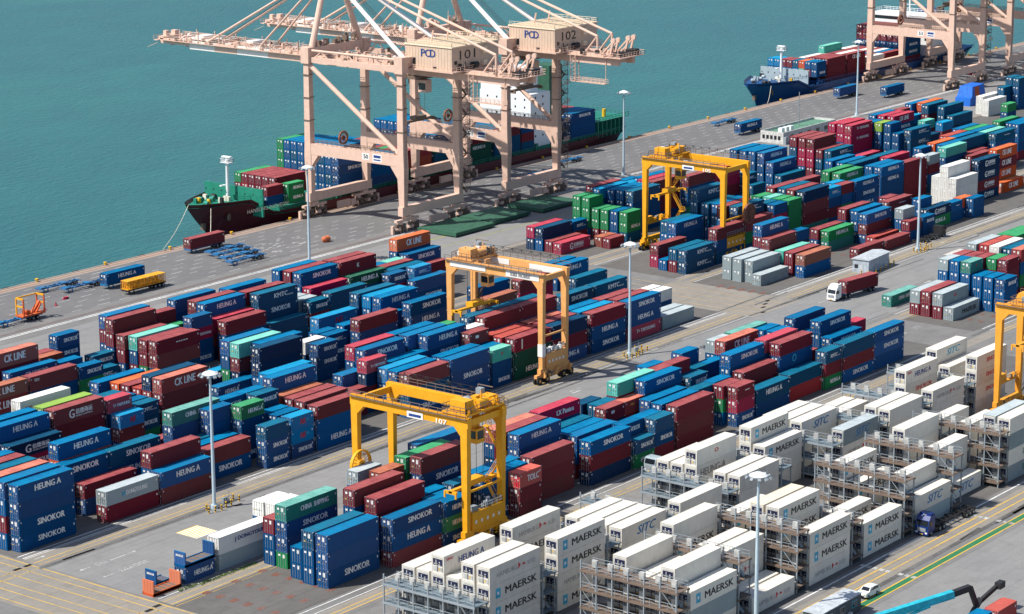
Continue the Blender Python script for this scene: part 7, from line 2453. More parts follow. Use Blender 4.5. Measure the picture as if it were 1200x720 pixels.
# lettering: key -> list of (text, x0 fraction, x1 fraction, z0 fraction, z1 fraction, ink, shear, bold)
def T_(t, a, c, z0, z1, ink='white_mark', sh=0, bold=.022): return (t, a, c, z0, z1, ink, sh, bold)
LET = {
 'HEUNGA': [T_('HEUNG A', .30, .76, .42, .78)], 'SINOKOR': [T_('SINOKOR', .32, .80, .40, .76)], 'CKLINE': [T_('CK LINE', .28, .72, .30, .80)],
 'KMTC': [T_('KMTC', .40, .74, .42, .76), T_('KMTC LINE', .76, .88, .40, .50, bold=.01)], 'CHINASHIPPING': [T_('CHINA  SHIPPING', .28, .82, .40, .72, bold=.012)],
 'DONGYOUNG': [T_('N', .30, .35, .36, .70, 'ink_cyan', 0, .03), T_('DONGYOUNG', .38, .78, .38, .68, bold=.012)], 'DONGYOUNGB': [T_('J DONGYOUNG', .30, .94, .42, .72, 'ink_blue', 0, .012)],
 'DONGYOUNGG': [T_('DONGYOUNG', .45, .95, .38, .74, 'ink_green')], 'TAIYOUNG': [T_('T> TAIYOUNG', .26, .82, .44, .70, bold=.012)],
 'XINDE': [T_('G', .30, .40, .22, .78, 'white_mark', 0, .03), T_('\u4fe1\u5fb7\u6d77\u8fd0', .43, .76, .40, .74, 'white_mark', 0, .02), T_('XINDE SHIPPING', .43, .76, .24, .34, 'white_mark', 0, .008)],
 'LX': [T_('LX Pantos', .42, .84, .34, .70, bold=.014)], 'TOLC': [T_('TOLC', .34, .86, .30, .72, bold=.02)], 'NS': [T_('NS', .42, .62, .34, .74, 'ink_red', .25, .045), T_('S', .64, .71, .44, .64, 'ink_cyan', 0, .02)],
 'tex': [T_('TEX', .09, .20, .64, .82, bold=.012)], 'red': [T_('DONG', .10, .22, .44, .58, 'ink_red', 0, .015)], 'text': [T_('-----', .45, .72, .55, .62, bold=.03)],
 'K': [T_('K', .46, .52, .34, .66, bold=.03)], 'white': [T_('-', .30, .46, .50, .72, bold=.05)], 'label': [T_('-', .30, .48, .60, .74, 'ink_gold', 0, .05)],
 'vert': [T_('-', .18, .20, .15, .85, bold=.02)], 'logo': [T_('o', .44, .54, .46, .70, 'ink_red', 0, .05)], 'sun': [T_('O', .38, .50, .22, .82, 'ink_cyan', 0, .05)],
 'MAERSKB': [T_('MAERSK', .34, .88, .30, .66, 'ink_black', 0, .03)],
 'MAERSK': [T_('MAERSK', .30, .92, .30, .68, 'ink_black', 0, .022)], 'SITC': [T_('SITC', .34, .76, .28, .76, 'ink_sitc', .30, .04)], 'SITCL': [T_('SITC', .32, .76, .34, .78, 'ink_cyan', .30, .03)],
 'HEUNGAB': [T_('HEUNG A', .28, .78, .36, .70, 'ink_blue', 0, .016), T_('SINO', .05, .18, .70, .86, 'ink_red', 0, .02)], 'HEUNGAG': [T_('HEUNG-A', .10, .72, .30, .76, 'ink_grey', 0, .02)],
 'SINOKORR': [T_('SINOKOR', .32, .82, .38, .68, 'ink_red', 0, .014)], 'HAMBURG': [T_('HAMBURG', .14, .54, .34, .60, 'ink_grey', 0, -.004), T_('S\u00dcD', .74, .90, .34, .62, 'ink_grey', 0, -.004)],
}
# shorter containers carry the same words at their own size
LET20 = {'HEUNGA': [T_('HEUNG-A', .30, .92, .36, .68)], 'SINOKOR': [T_('SINOKOR', .30, .90, .36, .68, bold=.018)], 'KMTC': [T_('KMTC', .30, .72, .38, .66), T_('LINE', .76, .90, .38, .46, bold=.01)],
         'TAIYOUNG': [T_('T> TAIYOUNG', .22, .92, .36, .58, bold=.01)], 'NS': [T_('NS', .40, .64, .32, .72, 'ink_red', .25, .05), T_('S', .68, .78, .46, .66, 'ink_cyan', 0, .02)]}
def maersk_star(L, H):
    b = MB(); x0, w = L*.115, 1.15; z0 = H*.24; h = H*.52
    b.quad((x0,0,z0),(x0+w,0,z0),(x0+w,0,z0+h),(x0,0,z0+h), 0)
    pts = []; cx, cz = x0+w/2, z0+h/2
    for i in range(14):
        r = (.40 if i % 2 == 0 else .17); t = math.pi/2+i*math.pi/7; pts.append((cx+r*math.cos(t), -.004, cz+r*math.sin(t)))
    k = len(b.v); b.v += pts + [(cx, -.004, cz)]
    for i in range(14): b.f.append((k+i, k+14, k+(i+1) % 14)); b.m.append(1)
    return b.mesh('emblem', ['ink_cyan', 'white_mark'])
def flag_mark(L, H):
    b = MB(); x, z = L*.56, H*.30
    b.poly([(x,0,z),(x+.62,0,z+.62),(x+.02,0,z+1.12)]); b.poly([(x+1.35,0,z+.30),(x+1.35,0,z+.86),(x+.92,0,z+.60)]); b.poly([(x+1.2,0,z+.56),(x+1.75,0,z+.36),(x+1.7,0,z+.74)])
    return b.mesh('emblem', ['ink_red'])
EMB = {}
def lettering(key, Lk, h):
    """[(mesh, x, z, part name)] for a container side"""
    L, H = LENS[Lk], HT[h]; spec = (LET20.get(key) if Lk == 2 else None) or LET.get(key)
    if not spec: return []
    out = []
    for t, a, c, z0, z1, ink, sh, bold in spec:
        out.append((text_mesh(t, L*(c-a), H*(z1-z0), ink, sh, bold), L*a, H*z0, 'lettering'))
    if key == 'MAERSK':
        if ('m', h) not in EMB: EMB['m', h] = maersk_star(L, H)
        out.append((EMB['m', h], 0, 0, 'emblem'))
    if key == 'HAMBURG':
        if ('f', h) not in EMB: EMB['f', h] = flag_mark(L, H)
        out.append((EMB['f', h], 0, 0, 'emblem'))
    return out
def make_container(x, y, z, Lk, h, col, txt, label, group):
    t = thing('shipping_container', label, 'shipping container', (x, y, z), 0, group)
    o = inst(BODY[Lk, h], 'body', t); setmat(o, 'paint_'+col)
    for s_ in (0, 1): d = inst(DOOR[h, s_], 'door', t); setmat(d, 'paint_'+col)
    for me, lx, lz, nm in lettering(txt, Lk, h): inst(me, nm, t, (lx, -.006, lz))
    return t
def reefer_unit(H):
    b = MB(); x = .03
    b.box(x, x+.05, .165, WD-.165, .165, H-.135, 0)
    b.box(x-.012, x, .30, WD-.30, H*.44, H*.80, 1)                   # dark fan opening
    b.tube((x-.02, WD*.36, H*.62), (x-.011, WD*.36, H*.62), .12, 10, 2); b.box(x-.02, x-.012, WD*.52, WD*.80, H*.50, H*.55, 2); b.box(x-.02, x-.012, WD*.60, WD*.66, H*.46, H*.74, 2); b.box(x-.02, x-.012, WD*.30, WD*.44, H*.47, H*.51, 0)
    b.box(x-.03, x, .34, WD*.46, H*.16, H*.36, 2); b.box(x-.03, x, WD*.54, WD-.34, H*.14, H*.40, 2); b.box(x-.035, x, WD*.30, WD*.42, H*.21, H*.30, 3); b.box(x-.02, x, .40, WD-.40, H*.84, H*.90, 2)
    b.tube((x-.03, .26, .3), (x-.03, .26, H-.3), .03, 6, 2); b.box(x-.03, x, WD*.48, WD*.52, H*.10, H*.42, 1)
    return b
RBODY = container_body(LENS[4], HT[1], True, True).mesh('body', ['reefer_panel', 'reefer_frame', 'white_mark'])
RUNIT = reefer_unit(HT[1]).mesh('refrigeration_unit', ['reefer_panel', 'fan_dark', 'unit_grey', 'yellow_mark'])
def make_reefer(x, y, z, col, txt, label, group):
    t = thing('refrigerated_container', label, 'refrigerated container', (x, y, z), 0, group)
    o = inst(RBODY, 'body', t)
    if col in 'SC': setmat(o, 'paint_'+col)
    inst(RUNIT, 'refrigeration_unit', t)
    for me, lx, lz, nm in lettering(txt, 4, 1): inst(me, nm, t, (lx, -.006, lz))
    return t
class Mass:
    """the far and hidden containers, merged"""
    def __init__(s): s.co = []; s.fa = []; s.mi = []; s.n = 0; s.mats = []; s.cache = {}
    def slot(s, m):
        if m not in s.mats: s.mats.append(m)
        return s.mats.index(m)
    def add(s, key, vf, off, mats):
        v, f, mi = vf; ox, oy, oz = off
        s.co += [(a+ox, c+oy, e+oz) for a, c, e in v]; k = s.n; s.fa += [tuple(k+i for i in q) for q in f]; sl = [s.slot(m) for m in mats]; s.mi += [sl[i] for i in mi]; s.n += len(v)
    def container(s, x, y, z, Lk, h, col, txt):
        if (Lk, h) not in s.cache:
            b = container_body(LENS[Lk], HT[h], False); n0 = len(b.m)
            for s_ in (0, 1):
                y0, y1 = (.165, WD/2-.006) if s_ == 0 else (WD/2+.006, WD-.165)
                for f in (.25, .72): yy = y0+(y1-y0)*f; b.box(-.0, .03, yy-.03, yy+.03, .15, HT[h]-.12, 1)
            b.box(.0, .028, .62, 1.02, HT[h]*.64, HT[h]*.86, 2); b.box(.0, .028, 1.5, 1.95, HT[h]*.74, HT[h]*.84, 2)
            s.cache[Lk, h] = (b.v, b.f, b.m)
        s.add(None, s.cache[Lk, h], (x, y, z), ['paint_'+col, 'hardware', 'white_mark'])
        for me, lx, lz, nm in lettering(txt, Lk, h):
            v = [tuple(q.co) for q in me.vertices]; f = [tuple(q.vertices) for q in me.polygons]; mi = [q.material_index for q in me.polygons]
            s.add(None, (v, f, mi), (x+lx, y-.006, z+lz), [m.name for m in me.materials])
    def build(s, name):
        me = bpy.data.meshes.new(name); me.from_pydata(s.co, [], s.fa)
        for m in s.mats: me.materials.append(MAT[m])
        me.polygons.foreach_set('material_index', s.mi); me.update(); o = bpy.data.objects.new(name, me); COL.objects.link(o); return o
ORD = ['zeroth', 'first', 'second', 'third', 'fourth', 'fifth', 'sixth', 'seventh', 'eighth', 'ninth', 'tenth', 'eleventh', 'twelfth', 'thirteenth', 'fourteenth', 'fifteenth', 'sixteenth', 'seventeenth', 'eighteenth', 'nineteenth', 'twentieth',
       'twenty-first', 'twenty-second', 'twenty-third', 'twenty-fourth', 'twenty-fifth', 'twenty-sixth', 'twenty-seventh', 'twenty-eighth', 'twenty-ninth', 'thirtieth']
BLOCK = {'a': 'orange gantry block', 'b': 'block behind orange gantry', 'c': 'left quayside block', 'd': 'front yellow gantry block', 'e': 'block by white truck', 'f': 'block behind grey cabin',
         'g': 'rear yellow gantry block', 'h': 'right quayside block', 'r': 'nearest reefer racks', 'q': 'rear reefer racks', 's': 'maroon ship', 't': 'navy ship'}
INK = {'MAERSK': 'black-lettered', 'SITC': 'blue-lettered', 'SITCL': 'pale-blue-lettered', 'HEUNGAB': 'navy-lettered', 'HEUNGAG': 'grey-lettered', 'SINOKORR': 'red-lettered', 'HAMBURG': 'red-flagged', 'DONGYOUNGG': 'green-lettered', 'red': 'red-marked', 'NS': 'red-lettered',
       'DONGYOUNGB': 'navy-lettered', 'MAERSKB': 'black-lettered'}
def say(Lk, col, txt, lv, nl, st, row, blk):
    level = 'single' if nl == 1 else 'top' if lv == nl-1 else 'bottom' if lv == 0 else ORD[lv+1]+'-level'
    size = 'long' if Lk == 4 else 'short'
    ink = '' if txt in ('-', '') else ' '+INK.get(txt, 'lettered')
    rown = 'front' if row == 0 else ORD[row+1]
    return f"{level} {size}{ink} {CC[col][0]} container, {ORD[st]} stack from left, {rown} row, {BLOCK[blk]}"
MASS = Mass()
for rec in DATA.strip().split('\n'):
    x, y, z, Lk, h, col, txt, flag, lv, nl, st, row, blk = rec.split(',')
    x, y, z = float(x), float(y), float(z); Lk, h, lv, nl, st, row = int(Lk), int(h), int(lv), int(nl), int(st), int(row)
    if flag == '0': MASS.container(x, y, z, Lk, h, col, txt)
    elif flag == '1': make_container(x, y, z, Lk, h, col, txt, say(Lk, col, txt, lv, nl, st, row, blk), 'containers stacked in the '+BLOCK[blk])
    else: make_reefer(x, y, z, col, txt, say(4, col, txt, lv, nl, st, row, blk).replace('long ', '').replace('white container', 'white reefer').replace('container', 'reefer'), 'reefers stacked between plug-in racks')

# ------------------------------------------------------------------ ship-to-shore cranes
def quay_crane(xc, label, number, yard_sign, cab_y, dh=0.0):
    root = thing('quay_crane', label, 'quay crane', (xc, 433.5, 0), 0, 'ship to shore cranes on the quay')
    P, Wt = 'crane_pink', 'crane_white'
    LX, YL, YS = 11.2, -16.0, 16.0
    for sy in (YL, YS):
        for sx in (-1, 1):
            b = MB(); x = sx*LX
            b.beam((x, sy, 6.6), (x, sy, 16.2), 1.35, 1.7, 0, 1.9, 2.3); b.beam((x, sy, 16.2), (x, sy, 20.3), 1.9, 2.3, 0, 1.8, 2.0)
            b.beam((x, sy, 20.3), (x, sy, 41.0), 1.8, 2.0, 0, 1.55, 1.75); b.box(x-1.25, x+1.25, sy-1.35, sy+1.35, 41.0, 45.2)
            b.obj('leg', P, root)
    for sy in (YL, YS):
        b = MB(); b.box(-LX-1.2, LX+1.2, sy-.8, sy+.8, 4.2, 6.6)
        for k in range(5): b.box(-LX+1+k*5.1, -LX+1.12+k*5.1, sy-.84, sy+.84, 4.25, 6.55)
        sill = b.obj('sill_beam', P, root)
        for sx in (-1, 1):
            b = MB()
            for k, dx in enumerate((-3.9, -.2, 3.5)): pass
            xo = sx*LX - sx*1.2
            b.box(xo-4.4, xo+4.4, sy-.5, sy+.5, 2.8, 3.4); b.box(xo-1.0, xo+1.0, sy-.7, sy+.7, 3.4, 4.0)
            for k in (-1, 1):
                b.box(xo+k*2.6-1.9, xo+k*2.6+1.9, sy-.45, sy+.45, 1.6, 2.2, 1); b.box(xo+k*2.6-.5, xo+k*2.6+.5, sy-.6, sy+.6, 2.2, 2.8)
                for j in (-1, 1): b.box(xo+k*2.6+j*1.15-.6, xo+k*2.6+j*1.15+.6, sy-.62, sy+.62, .75, 1.5, j > 0)
            for k in range(8): b.tube((xo-4.4+k*1.25, sy-.25, .42), (xo-4.4+k*1.25, sy+.25, .42), .42, 12, 1)
            b.box(xo+sx*5.1-.25, xo+sx*5.1+.25, sy-.4, sy+.4, .6, 1.4, 1); b.box(xo+sx*5.5-.4, xo+sx*5.5+.4, sy-.35, sy+.35, .0, 2.2, 0)
            b.obj('bogie', [P, 'rust_steel'], sill)
        b = MB(); b.box(-2.2, 2.6, sy-1.6, sy-1.0, 1.1, 2.9); b.box(3.2, 5.0, sy-1.5, sy-.9, 1.0, 2.6); b.obj('drive_cabinet', P, sill)
    for sx in (-1, 1):
        x = sx*LX
        b = MB(); b.box(x-.85, x+.85, YL+1.0, YS-1.0, 17.0, 19.9)
        for y0, d in ((YL+1.0, 1), (YS-1.0, -1)): b.poly([(x-.8,y0,17),(x-.8,y0+d*2.6,17),(x-.8,y0,13.6)]); b.poly([(x+.8,y0,17),(x+.8,y0,13.6),(x+.8,y0+d*2.6,17)]); b.quad((x-.8,y0,13.6),(x+.8,y0,13.6),(x+.8,y0+d*2.6,17),(x-.8,y0+d*2.6,17))
        pb = b.obj('portal_beam', P, root)
        b = MB(); b.rail([(x-.7, YL+2, 19.9), (x-.7, YS-2, 19.9)], 1.0, 1.6, .05); b.rail([(x+.7, YL+2, 19.9), (x+.7, YS-2, 19.9)], 1.0, 1.6, .05); b.obj('hand_rail', 'rust_steel', pb)
        b = MB(); b.tube((x, YS-.6, 40.6), (x, YL+1.4, 20.2), .62, 12); b.obj('diagonal_brace', P, root)
        b = MB(); b.box(x-.5, x+.5, YL+1.3, YS-1.3, 41.3, 42.7); b.tube((x, YL+1.3, 44.4), (x, YS-1.3, 44.4), .32, 8)
        for y in (-9, 0, 9): b.beam((x, y, 42.7), (x, y+2.2, 44.3), .25, .25); b.beam((x, y+4.4, 42.7), (x, y+2.2, 44.3), .25, .25)
        b.obj('tie_beam', P, root)
    # number plates on the portal beam that faces the camera's left
    b = MB(); x = -LX-.86
    b.quad((x,-3.0,17.7),(x,-5.4,17.7),(x,-5.4,19.4),(x,-3.0,19.4)); pl = b.obj('sign_plate', 'white_mark', root)
    inst(text_mesh(yard_sign, 1.5, 1.1, 'ink_black', 0, .03, '-x'), 'lettering', pl, (x-.02, -3.45, 18.0))
    b = MB(); b.quad((x,-6.6,17.5),(x,-9.6,17.5),(x,-9.6,19.5),(x,-6.6,19.5)); b.quad((x-.01,-6.9,18.5),(x-.01,-9.3,18.5),(x-.01,-9.3,19.2),(x-.01,-6.9,19.2),1); b.quad((x-.01,-6.9,17.8),(x-.01,-9.3,17.8),(x-.01,-9.3,18.15),(x-.01,-6.9,18.15),1); b.obj('sign_plate', ['white_mark', 'ink_blue'], root)
    for sy in (YL, YS):
        b = MB(); b.box(-LX+1.2, LX-1.2, sy-.8, sy+.8, 42.6, 45.0); b.obj('cross_beam', P, root)
    # girders and boom: twin box girders, painted in bands towards the tip
    for sx in (-1, 1):
        x = sx*3.3
        b = MB(); b.box(x-.65, x+.65, -47.5, 19.0, 39.6, 42.2); b.obj('main_girder', P, root)
        b = MB()
        for y0, y1, mi in ((19.2, 37, 0), (37, 48.5, 1), (48.5, 57, 0), (57, 66.5, 1), (66.5, 78, 0)):
            t = max(0, (y0-66)/12); b.box(x-.6, x+.6, y0, y1, 39.7+ (0.0 if y1 < 70 else .8), 41.9, mi)
        b.obj('boom_girder', [P, Wt], root)
    b = MB()
    for k in range(21): y = -46+6.05*k; b.box(-2.7, 2.7, y-.25, y+.25, 40.0, 41.2)
    for k in range(20): y = -46+6.05*k; b.beam((-2.7, y, 40.6), (2.7, y+6.05, 40.6), .18, .18)
    b.obj('girder_bracing', P, root)
    b = MB()
    for sx in (-1, 1):
        xo = sx*4.9; b.box(min(xo, sx*3.9), max(xo, sx*3.9), -46, 77, 41.5, 41.62); b.rail([(xo, -46, 41.62), (xo, 77, 41.62)], 1.05, 2.2, .045); b.rail([(sx*3.0, 20, 42.2), (sx*3.0, 76, 42.2)], 1.0, 2.6, .045)
    for y in (26, 36, 45, 55, 63, 70): b.box(-4.2, -3.9, y-.1, y+.1, 41.9, 44.8); b.box(3.9, 4.2, y+1.4, y+1.6, 41.9, 43.9); b.box(-3.6, 3.6, y-.9, y-.6, 42.2, 42.9)
    b.box(-3.9, 3.9, 76.6, 78.6, 41.6, 42.4); b.box(-5.0, 5.0, 78, 79.4, 41.3, 41.5); b.rail([(-5, 79.4, 41.5), (5, 79.4, 41.5)], 1.1, 1.4, .05); b.box(-2.4, -1.2, 77, 78.2, 42.4, 43.8); b.box(.8, 2.2, 76.8, 78.4, 42.4, 43.6)
    b.beam((-3, 77, 41.5), (-5.0, 82, 39.2), .12, .12)
    b.obj('walkway', 'rust_steel' if False else P, root)
    # white awnings along the boom crown
    b = MB(); b.box(-2.6, 2.6, 60, 72, 42.3, 42.5); b.box(-2.0, 2.0, 63, 66, 42.5, 43.3); b.box(-2.4, 2.4, 44, 47, 42.4, 43.4); b.obj('boom_platform', Wt, root)
    # A-frame
    apex = Vector((0, 17.0, 64.5))
    for sx in (-1, 1):
        b = MB(); b.tube((sx*9.4, YS, 45.0), (sx*1.8+apex.x, apex.y, apex.z), .85, 12, 0, .7); b.obj('mast', P, root)
        b = MB(); b.tube((sx*9.4, YL+.6, 44.6), (sx*2.2, apex.y-.6, apex.z-.5), .62, 12, 0, .55); b.obj('back_stay', Wt, root)
        b = MB(); b.tube((sx*3.3, -40.5, 46.8), (sx*1.7, apex.y, apex.z), .36, 8); b.tube((sx*3.3, -40.5, 42.2), (sx*3.3, -40.5, 46.8), .32, 8); b.tube((sx*3.3, -36.5, 42.2), (sx*3.3, -40.2, 46.6), .26, 8); b.tube((sx*3.3, -18, 42.2), (sx*3.05, -20, 51.4), .22, 8); b.obj('rear_stay', P, root)
        b = MB(); b.tube((sx*3.3, 60.3, 42.0), (sx*1.6, apex.y, apex.z), .34, 8); b.obj('fore_stay', P, root)
        b = MB(); b.tube((sx*3.3, 41.0, 42.0), (sx*1.6, apex.y, apex.z-.4), .30, 8); b.obj('fore_stay', P, root)
    b = MB(); b.box(-2.8, 2.8, apex.y-1.3, apex.y+1.3, apex.z-.5, apex.z+1.6); b.rail([(-2.8, apex.y-1.3, apex.z+1.6), (2.8, apex.y-1.3, apex.z+1.6)], 1, 1.2, .05); b.obj('apex_platform', P, root)
    b = MB()
    for k in range(4): b.tube((-1.2+.8*k, -12, 43), (-.6+.4*k, apex.y, apex.z), .05, 5); b.tube((-1.2+.8*k, 58, 42.4), (-.6+.4*k, apex.y, apex.z), .05, 5)
    b.obj('wire_rope', 'black_part', root)
    # machinery house
    hx0, hx1, hy0, hy1, hz0, hz1 = -7.8, 11.2, -29.8, -14.6, 42.3, 48.1
    b = MB(); b.box(hx0, hx1, hy0, hy1, hz0, hz1)
    for k in range(16): y = hy0+(hy1-hy0)*(k+.5)/16; b.box(hx0-.05, hx0, y-.05, y+.05, hz0+.2, hz1-.2)
    house = b.obj('machinery_house', 'crane_house', root)
    b = MB(); b.box(hx0-.25, hx1+.25, hy0-.25, hy1+.25, hz1, hz1+.3)
    for k in range(18): y = hy0+(hy1-hy0)*(k+.5)/18; b.box(hx0-.2, hx1+.2, y-.07, y+.07, hz1+.3, hz1+.4)
    b.rail([(hx0,hy1,hz1+.3),(hx0,hy0,hz1+.3),(hx1,hy0,hz1+.3),(hx1,hy1,hz1+.3)], 1.0, 1.6, .04)
    b.obj('roof', 'roof_cream', house)
    inst(text_mesh(number, 6.2, 2.3, 'ink_black', 0, -.002), 'lettering', house, (hx0+3.2, hy0-.08, hz0+2.6))
    for ch_, dy_, w_ in (('P', 10.0, 1.25), ('C', 8.65, 1.55), ('D', 7.0, 1.65)): inst(text_mesh(ch_, w_, 1.9, 'ink_blue', 0, .03, '-x'), 'lettering', house, (hx0-.09, hy0+dy_, hz0+3.1))
    b = MB(); b.box(hx0-.06, hx0-.02, hy1-3.4, hy1-2.5, hz0+.6, hz0+2.6); b.box(hx0-.06, hx0-.02, hy0+5, hy0+6.2, hz0+.2, hz0+.9); b.box(hx0+1.0, hx0+2.0, hy0-.1, hy0-.03, hz0+1.6, hz0+2.5); b.obj('door', 'glass_dark', house)
    b = MB(); b.box(hx0+12.2, hx0+13.6, hy0-.6, hy0-.05, hz0+3.3, hz0+5.0); b.box(hx0+12, hx0+13.4, hy0-.8, hy0-.05, hz0+.3, hz0+1.6); b.tube((hx0+7.2, hy0-.9, hz0+.95), (hx0+9.2, hy0-.9, hz0+.95), .75, 12, 1); clutter(b, hx0+.5, hx0+6.5, hy0-1.2, hy0-.1, hz0, 14, 1.7, (0, 1), (.2, .8)); b.obj('vent_unit', ['roof_cream', 'black_part'], house)
    b = MB(); b.box(hx0-1.3, hx1+1.3, hy0-1.4, hy1+1.0, hz0-.35, hz0-.02); b.rail([(hx0-1.3,hy1+1,hz0),(hx0-1.3,hy0-1.4,hz0),(hx1+1.3,hy0-1.4,hz0),(hx1+1.3,hy1+1,hz0)], 1.05, 1.5, .05); b.obj('house_platform', P, house)
    # rear gantries, lamps, sheaves behind the house
    b = MB()
    for x in (-4.6, -2.4, 2.2, 4.6):
        b.beam((x, -45.5, 42.2), (x, -46.6, 46.4), .5, .5); b.beam((x, -42.6, 42.2), (x, -46.4, 46.0), .35, .35); b.tube((x-.3, -46.5, 46.2), (x+.3, -46.5, 46.2), .7, 12)
    b.box(-5.5, 5.5, -49.5, -44.5, 41.7, 41.9); b.rail([(-5.5,-44.5,41.9),(-5.5,-49.5,41.9),(5.5,-49.5,41.9),(5.5,-44.5,41.9)], 1.1, 1.2, .05); b.box(-4, -1, -48.5, -46, 41.9, 43.1, 1); b.box(1, 4, -48.8, -46.4, 41.9, 43.4, 1)
    b.obj('rear_platform', [P, 'black_part'], root)
    b = MB()
    for x0, x1 in ((-4.9, -3.3),):
        for y0 in (-34.4, -32.8): b.tube((x0, y0, 41.5), (x0, y0, 34.6), .12, 6); b.tube((x1, y0, 41.5), (x1, y0, 34.6), .12, 6)
        for k in range(6): z = 41.2-1.1*k; b.beam((x0, -34.4, z), (x1, -34.4, z-1.1), .1, .1); b.beam((x0, -34.4, z), (x0, -32.8, z-1.1), .1, .1)
    b.box(-4.9, -3.3, -44, -32.8, 34.5, 34.65); b.rail([(-4.9,-44,34.65),(-4.9,-32.8,34.65)], 1.0, 1.3, .05); b.rail([(-3.3,-44,34.65),(-3.3,-32.8,34.65)], 1.0, 1.3, .05); b.tube((-4.1,-43.8,34.6),(-4.1,-43.8,41.5),.12,6)
    b.obj('service_gantry', P, root)
    # trolley, cab and spreader
    b = MB(); b.box(-4.4, 4.4, cab_y-4, cab_y+4, 38.5, 39.4); b.box(-3.6, -1.4, cab_y-3, cab_y+2, 39.4, 40.6); b.tube((-3.5, cab_y, 39), (-3.5, cab_y, 37), .2, 6); b.obj('trolley', 'rust_steel', root)
    b = MB(); b.box(-3.2, -.9, cab_y-5.4, cab_y-2.8, 35.2, 38.4); b.obj('operator_cab', P, root)
    b = MB(); b.box(-3.3, -3.2, cab_y-5.2, cab_y-3.0, 35.9, 37.6); b.obj('cab_window', 'glass_dark', root)
    zs = 27.0+dh
    b = MB(); b.box(-6.1, 6.1, cab_y-.5, cab_y+.5, zs, zs+.5); b.box(-6.1, -5.7, cab_y-1.2, cab_y+1.2, zs-.4, zs+.3); b.box(5.7, 6.1, cab_y-1.2, cab_y+1.2, zs-.4, zs+.3); b.box(-2.2, 2.2, cab_y-1.0, cab_y+1.0, zs+.5, zs+1.4)
    for sx in (-1, 1):
        for sy in (-1, 1): b.tube((sx*1.8, cab_y+sy*.8, zs+1.4), (sx*1.8, cab_y+sy*.8, 38.6), .05, 5)
    b.obj('spreader', 'rust_steel', root)
    b = MB(); random.seed(int(number))
    clutter(b, -3.0, 3.0, 18, 34, 42.2, 46, 1.9, (0, 0, 1, 2)); clutter(b, -4.6, -3.7, 20, 76, 41.6, 36, 1.4, (0, 0, 1, 2), (.2, .7)); clutter(b, 3.7, 4.6, 20, 76, 41.6, 20, 1.2, (0, 0, 2), (.2, .7)); clutter(b, -3.0, 3.0, 38, 76, 42.0, 50, 1.2, (0, 0, 1, 2))
    clutter(b, -10, 10, 15.2, 16.9, 45.0, 34, 2.4, (0, 0, 1)); clutter(b, -10, -4, -14, 14, 42.4, 34, 1.3, (0, 0, 1)); clutter(b, 4, 10, -14, 14, 42.4, 26, 1.3, (0, 0, 1)); clutter(b, -3.0, 3.0, -13.5, 15, 42.2, 46, 1.6, (0, 0, 1, 2)); clutter(b, -5.2, 5.2, -49.2, -36, 41.9, 46, 1.7, (0, 0, 1, 3))
    tag(b.obj('deck_machinery', [P, 'rust_steel', Wt, 'black_part'], root), kind='stuff')
    b = MB()
    for sx in (-1, 1):
        for z0 in (26, 32, 38): b.box(sx*LX-1.15, sx*LX+1.15, YS-1.15, YS+1.15, z0, z0+.14); b.box(sx*LX-1.1, sx*LX+1.1, YL-1.15, YL+1.15, z0, z0+.14)
        for k in range(30): z = 7+1.1*k; b.box(sx*LX-.3, sx*LX+.3, YL-1.20, YL-1.14, z, z+.05)
        b.tube((sx*LX-.3, YL-1.17, 6.6), (sx*LX-.3, YL-1.17, 40), .04, 5); b.tube((sx*LX+.3, YL-1.17, 6.6), (sx*LX+.3, YL-1.17, 40), .04, 5)
    b.obj('leg_ladder', 'rust_steel', root)
    # zigzag stairs beside the landside leg
    b = MB(); x0 = LX+1.3
    for k in range(13):
        z = 6.6+2.6*k; y0, y1 = (YL-1.2, YL+1.6) if k % 2 == 0 else (YL+1.6, YL-1.2)
        b.beam((x0+.9, y0, z), (x0+.9, y1, z+2.6), .75, .10); b.beam((x0+.5, y0, z+1), (x0+.5, y1, z+3.6), .06, .06); b.beam((x0+1.3, y0, z+1), (x0+1.3, y1, z+3.6), .06, .06)
        b.box(x0, x0+1.9, y1-.5 if y1 > YL else y1-.6, y1+.6 if y1 > YL else y1+.5, z+2.55, z+2.65); b.rail([(x0+1.9, y1-.5, z+2.65), (x0+1.9, y1+.5, z+2.65)], 1.0, .9, .04)
    for y in (YL-1.5, YL+2.0): b.tube((x0+1.9, y, 6.6), (x0+1.9, y, 41), .07, 5)
    for k in range(26):
        z = 6.6+1.3*k; b.beam((x0+1.9, YL-1.5, z), (x0+1.9, YL+2.0, z+1.3), .05, .05); b.beam((x0+1.9, YL+2.0, z), (x0+1.9, YL-1.5, z+1.3), .05, .05)
        b.beam((x0-.1, YL-1.5, z), (x0+1.9, YL-1.5, z), .05, .05); b.beam((x0-.1, YL-1.5, z), (x0+1.9, YL-1.5, z+1.3), .045, .045)
    for k in range(7):
        z = 9.2+5.2*k; b.box(x0-.3, x0+2.5, YL-1.9, YL-.9, z-.06, z, 1); b.rail([(x0+2.5, YL-.9, z), (x0+2.5, YL-1.9, z), (x0-.3, YL-1.9, z)], 1.0, .7, .05, 1)
    b.obj('stair_tower', ['rust_steel', P], root)
    b = MB(); b.ring((-LX+.5, 4.6, 22.4), (0,1,0), 1.35, 1.75, .5, 24); b.ring((-LX+.5, 4.6, 22.4), (0,1,0), .2, .5, .7, 16)
    for k in range(12): t = k*math.pi/6; b.beam((-LX+.5, 4.6, 22.4), (-LX+.5+1.9*math.cos(t), 4.6, 22.4+2.1*math.sin(t)), .1, .1)
    b.obj('cable_reel', 'brown_reel', root)
    return root
quay_crane(500.6, 'salmon pink quay crane numbered 101 working the maroon ship, nearest of the pair', '101', '50', -12.0)
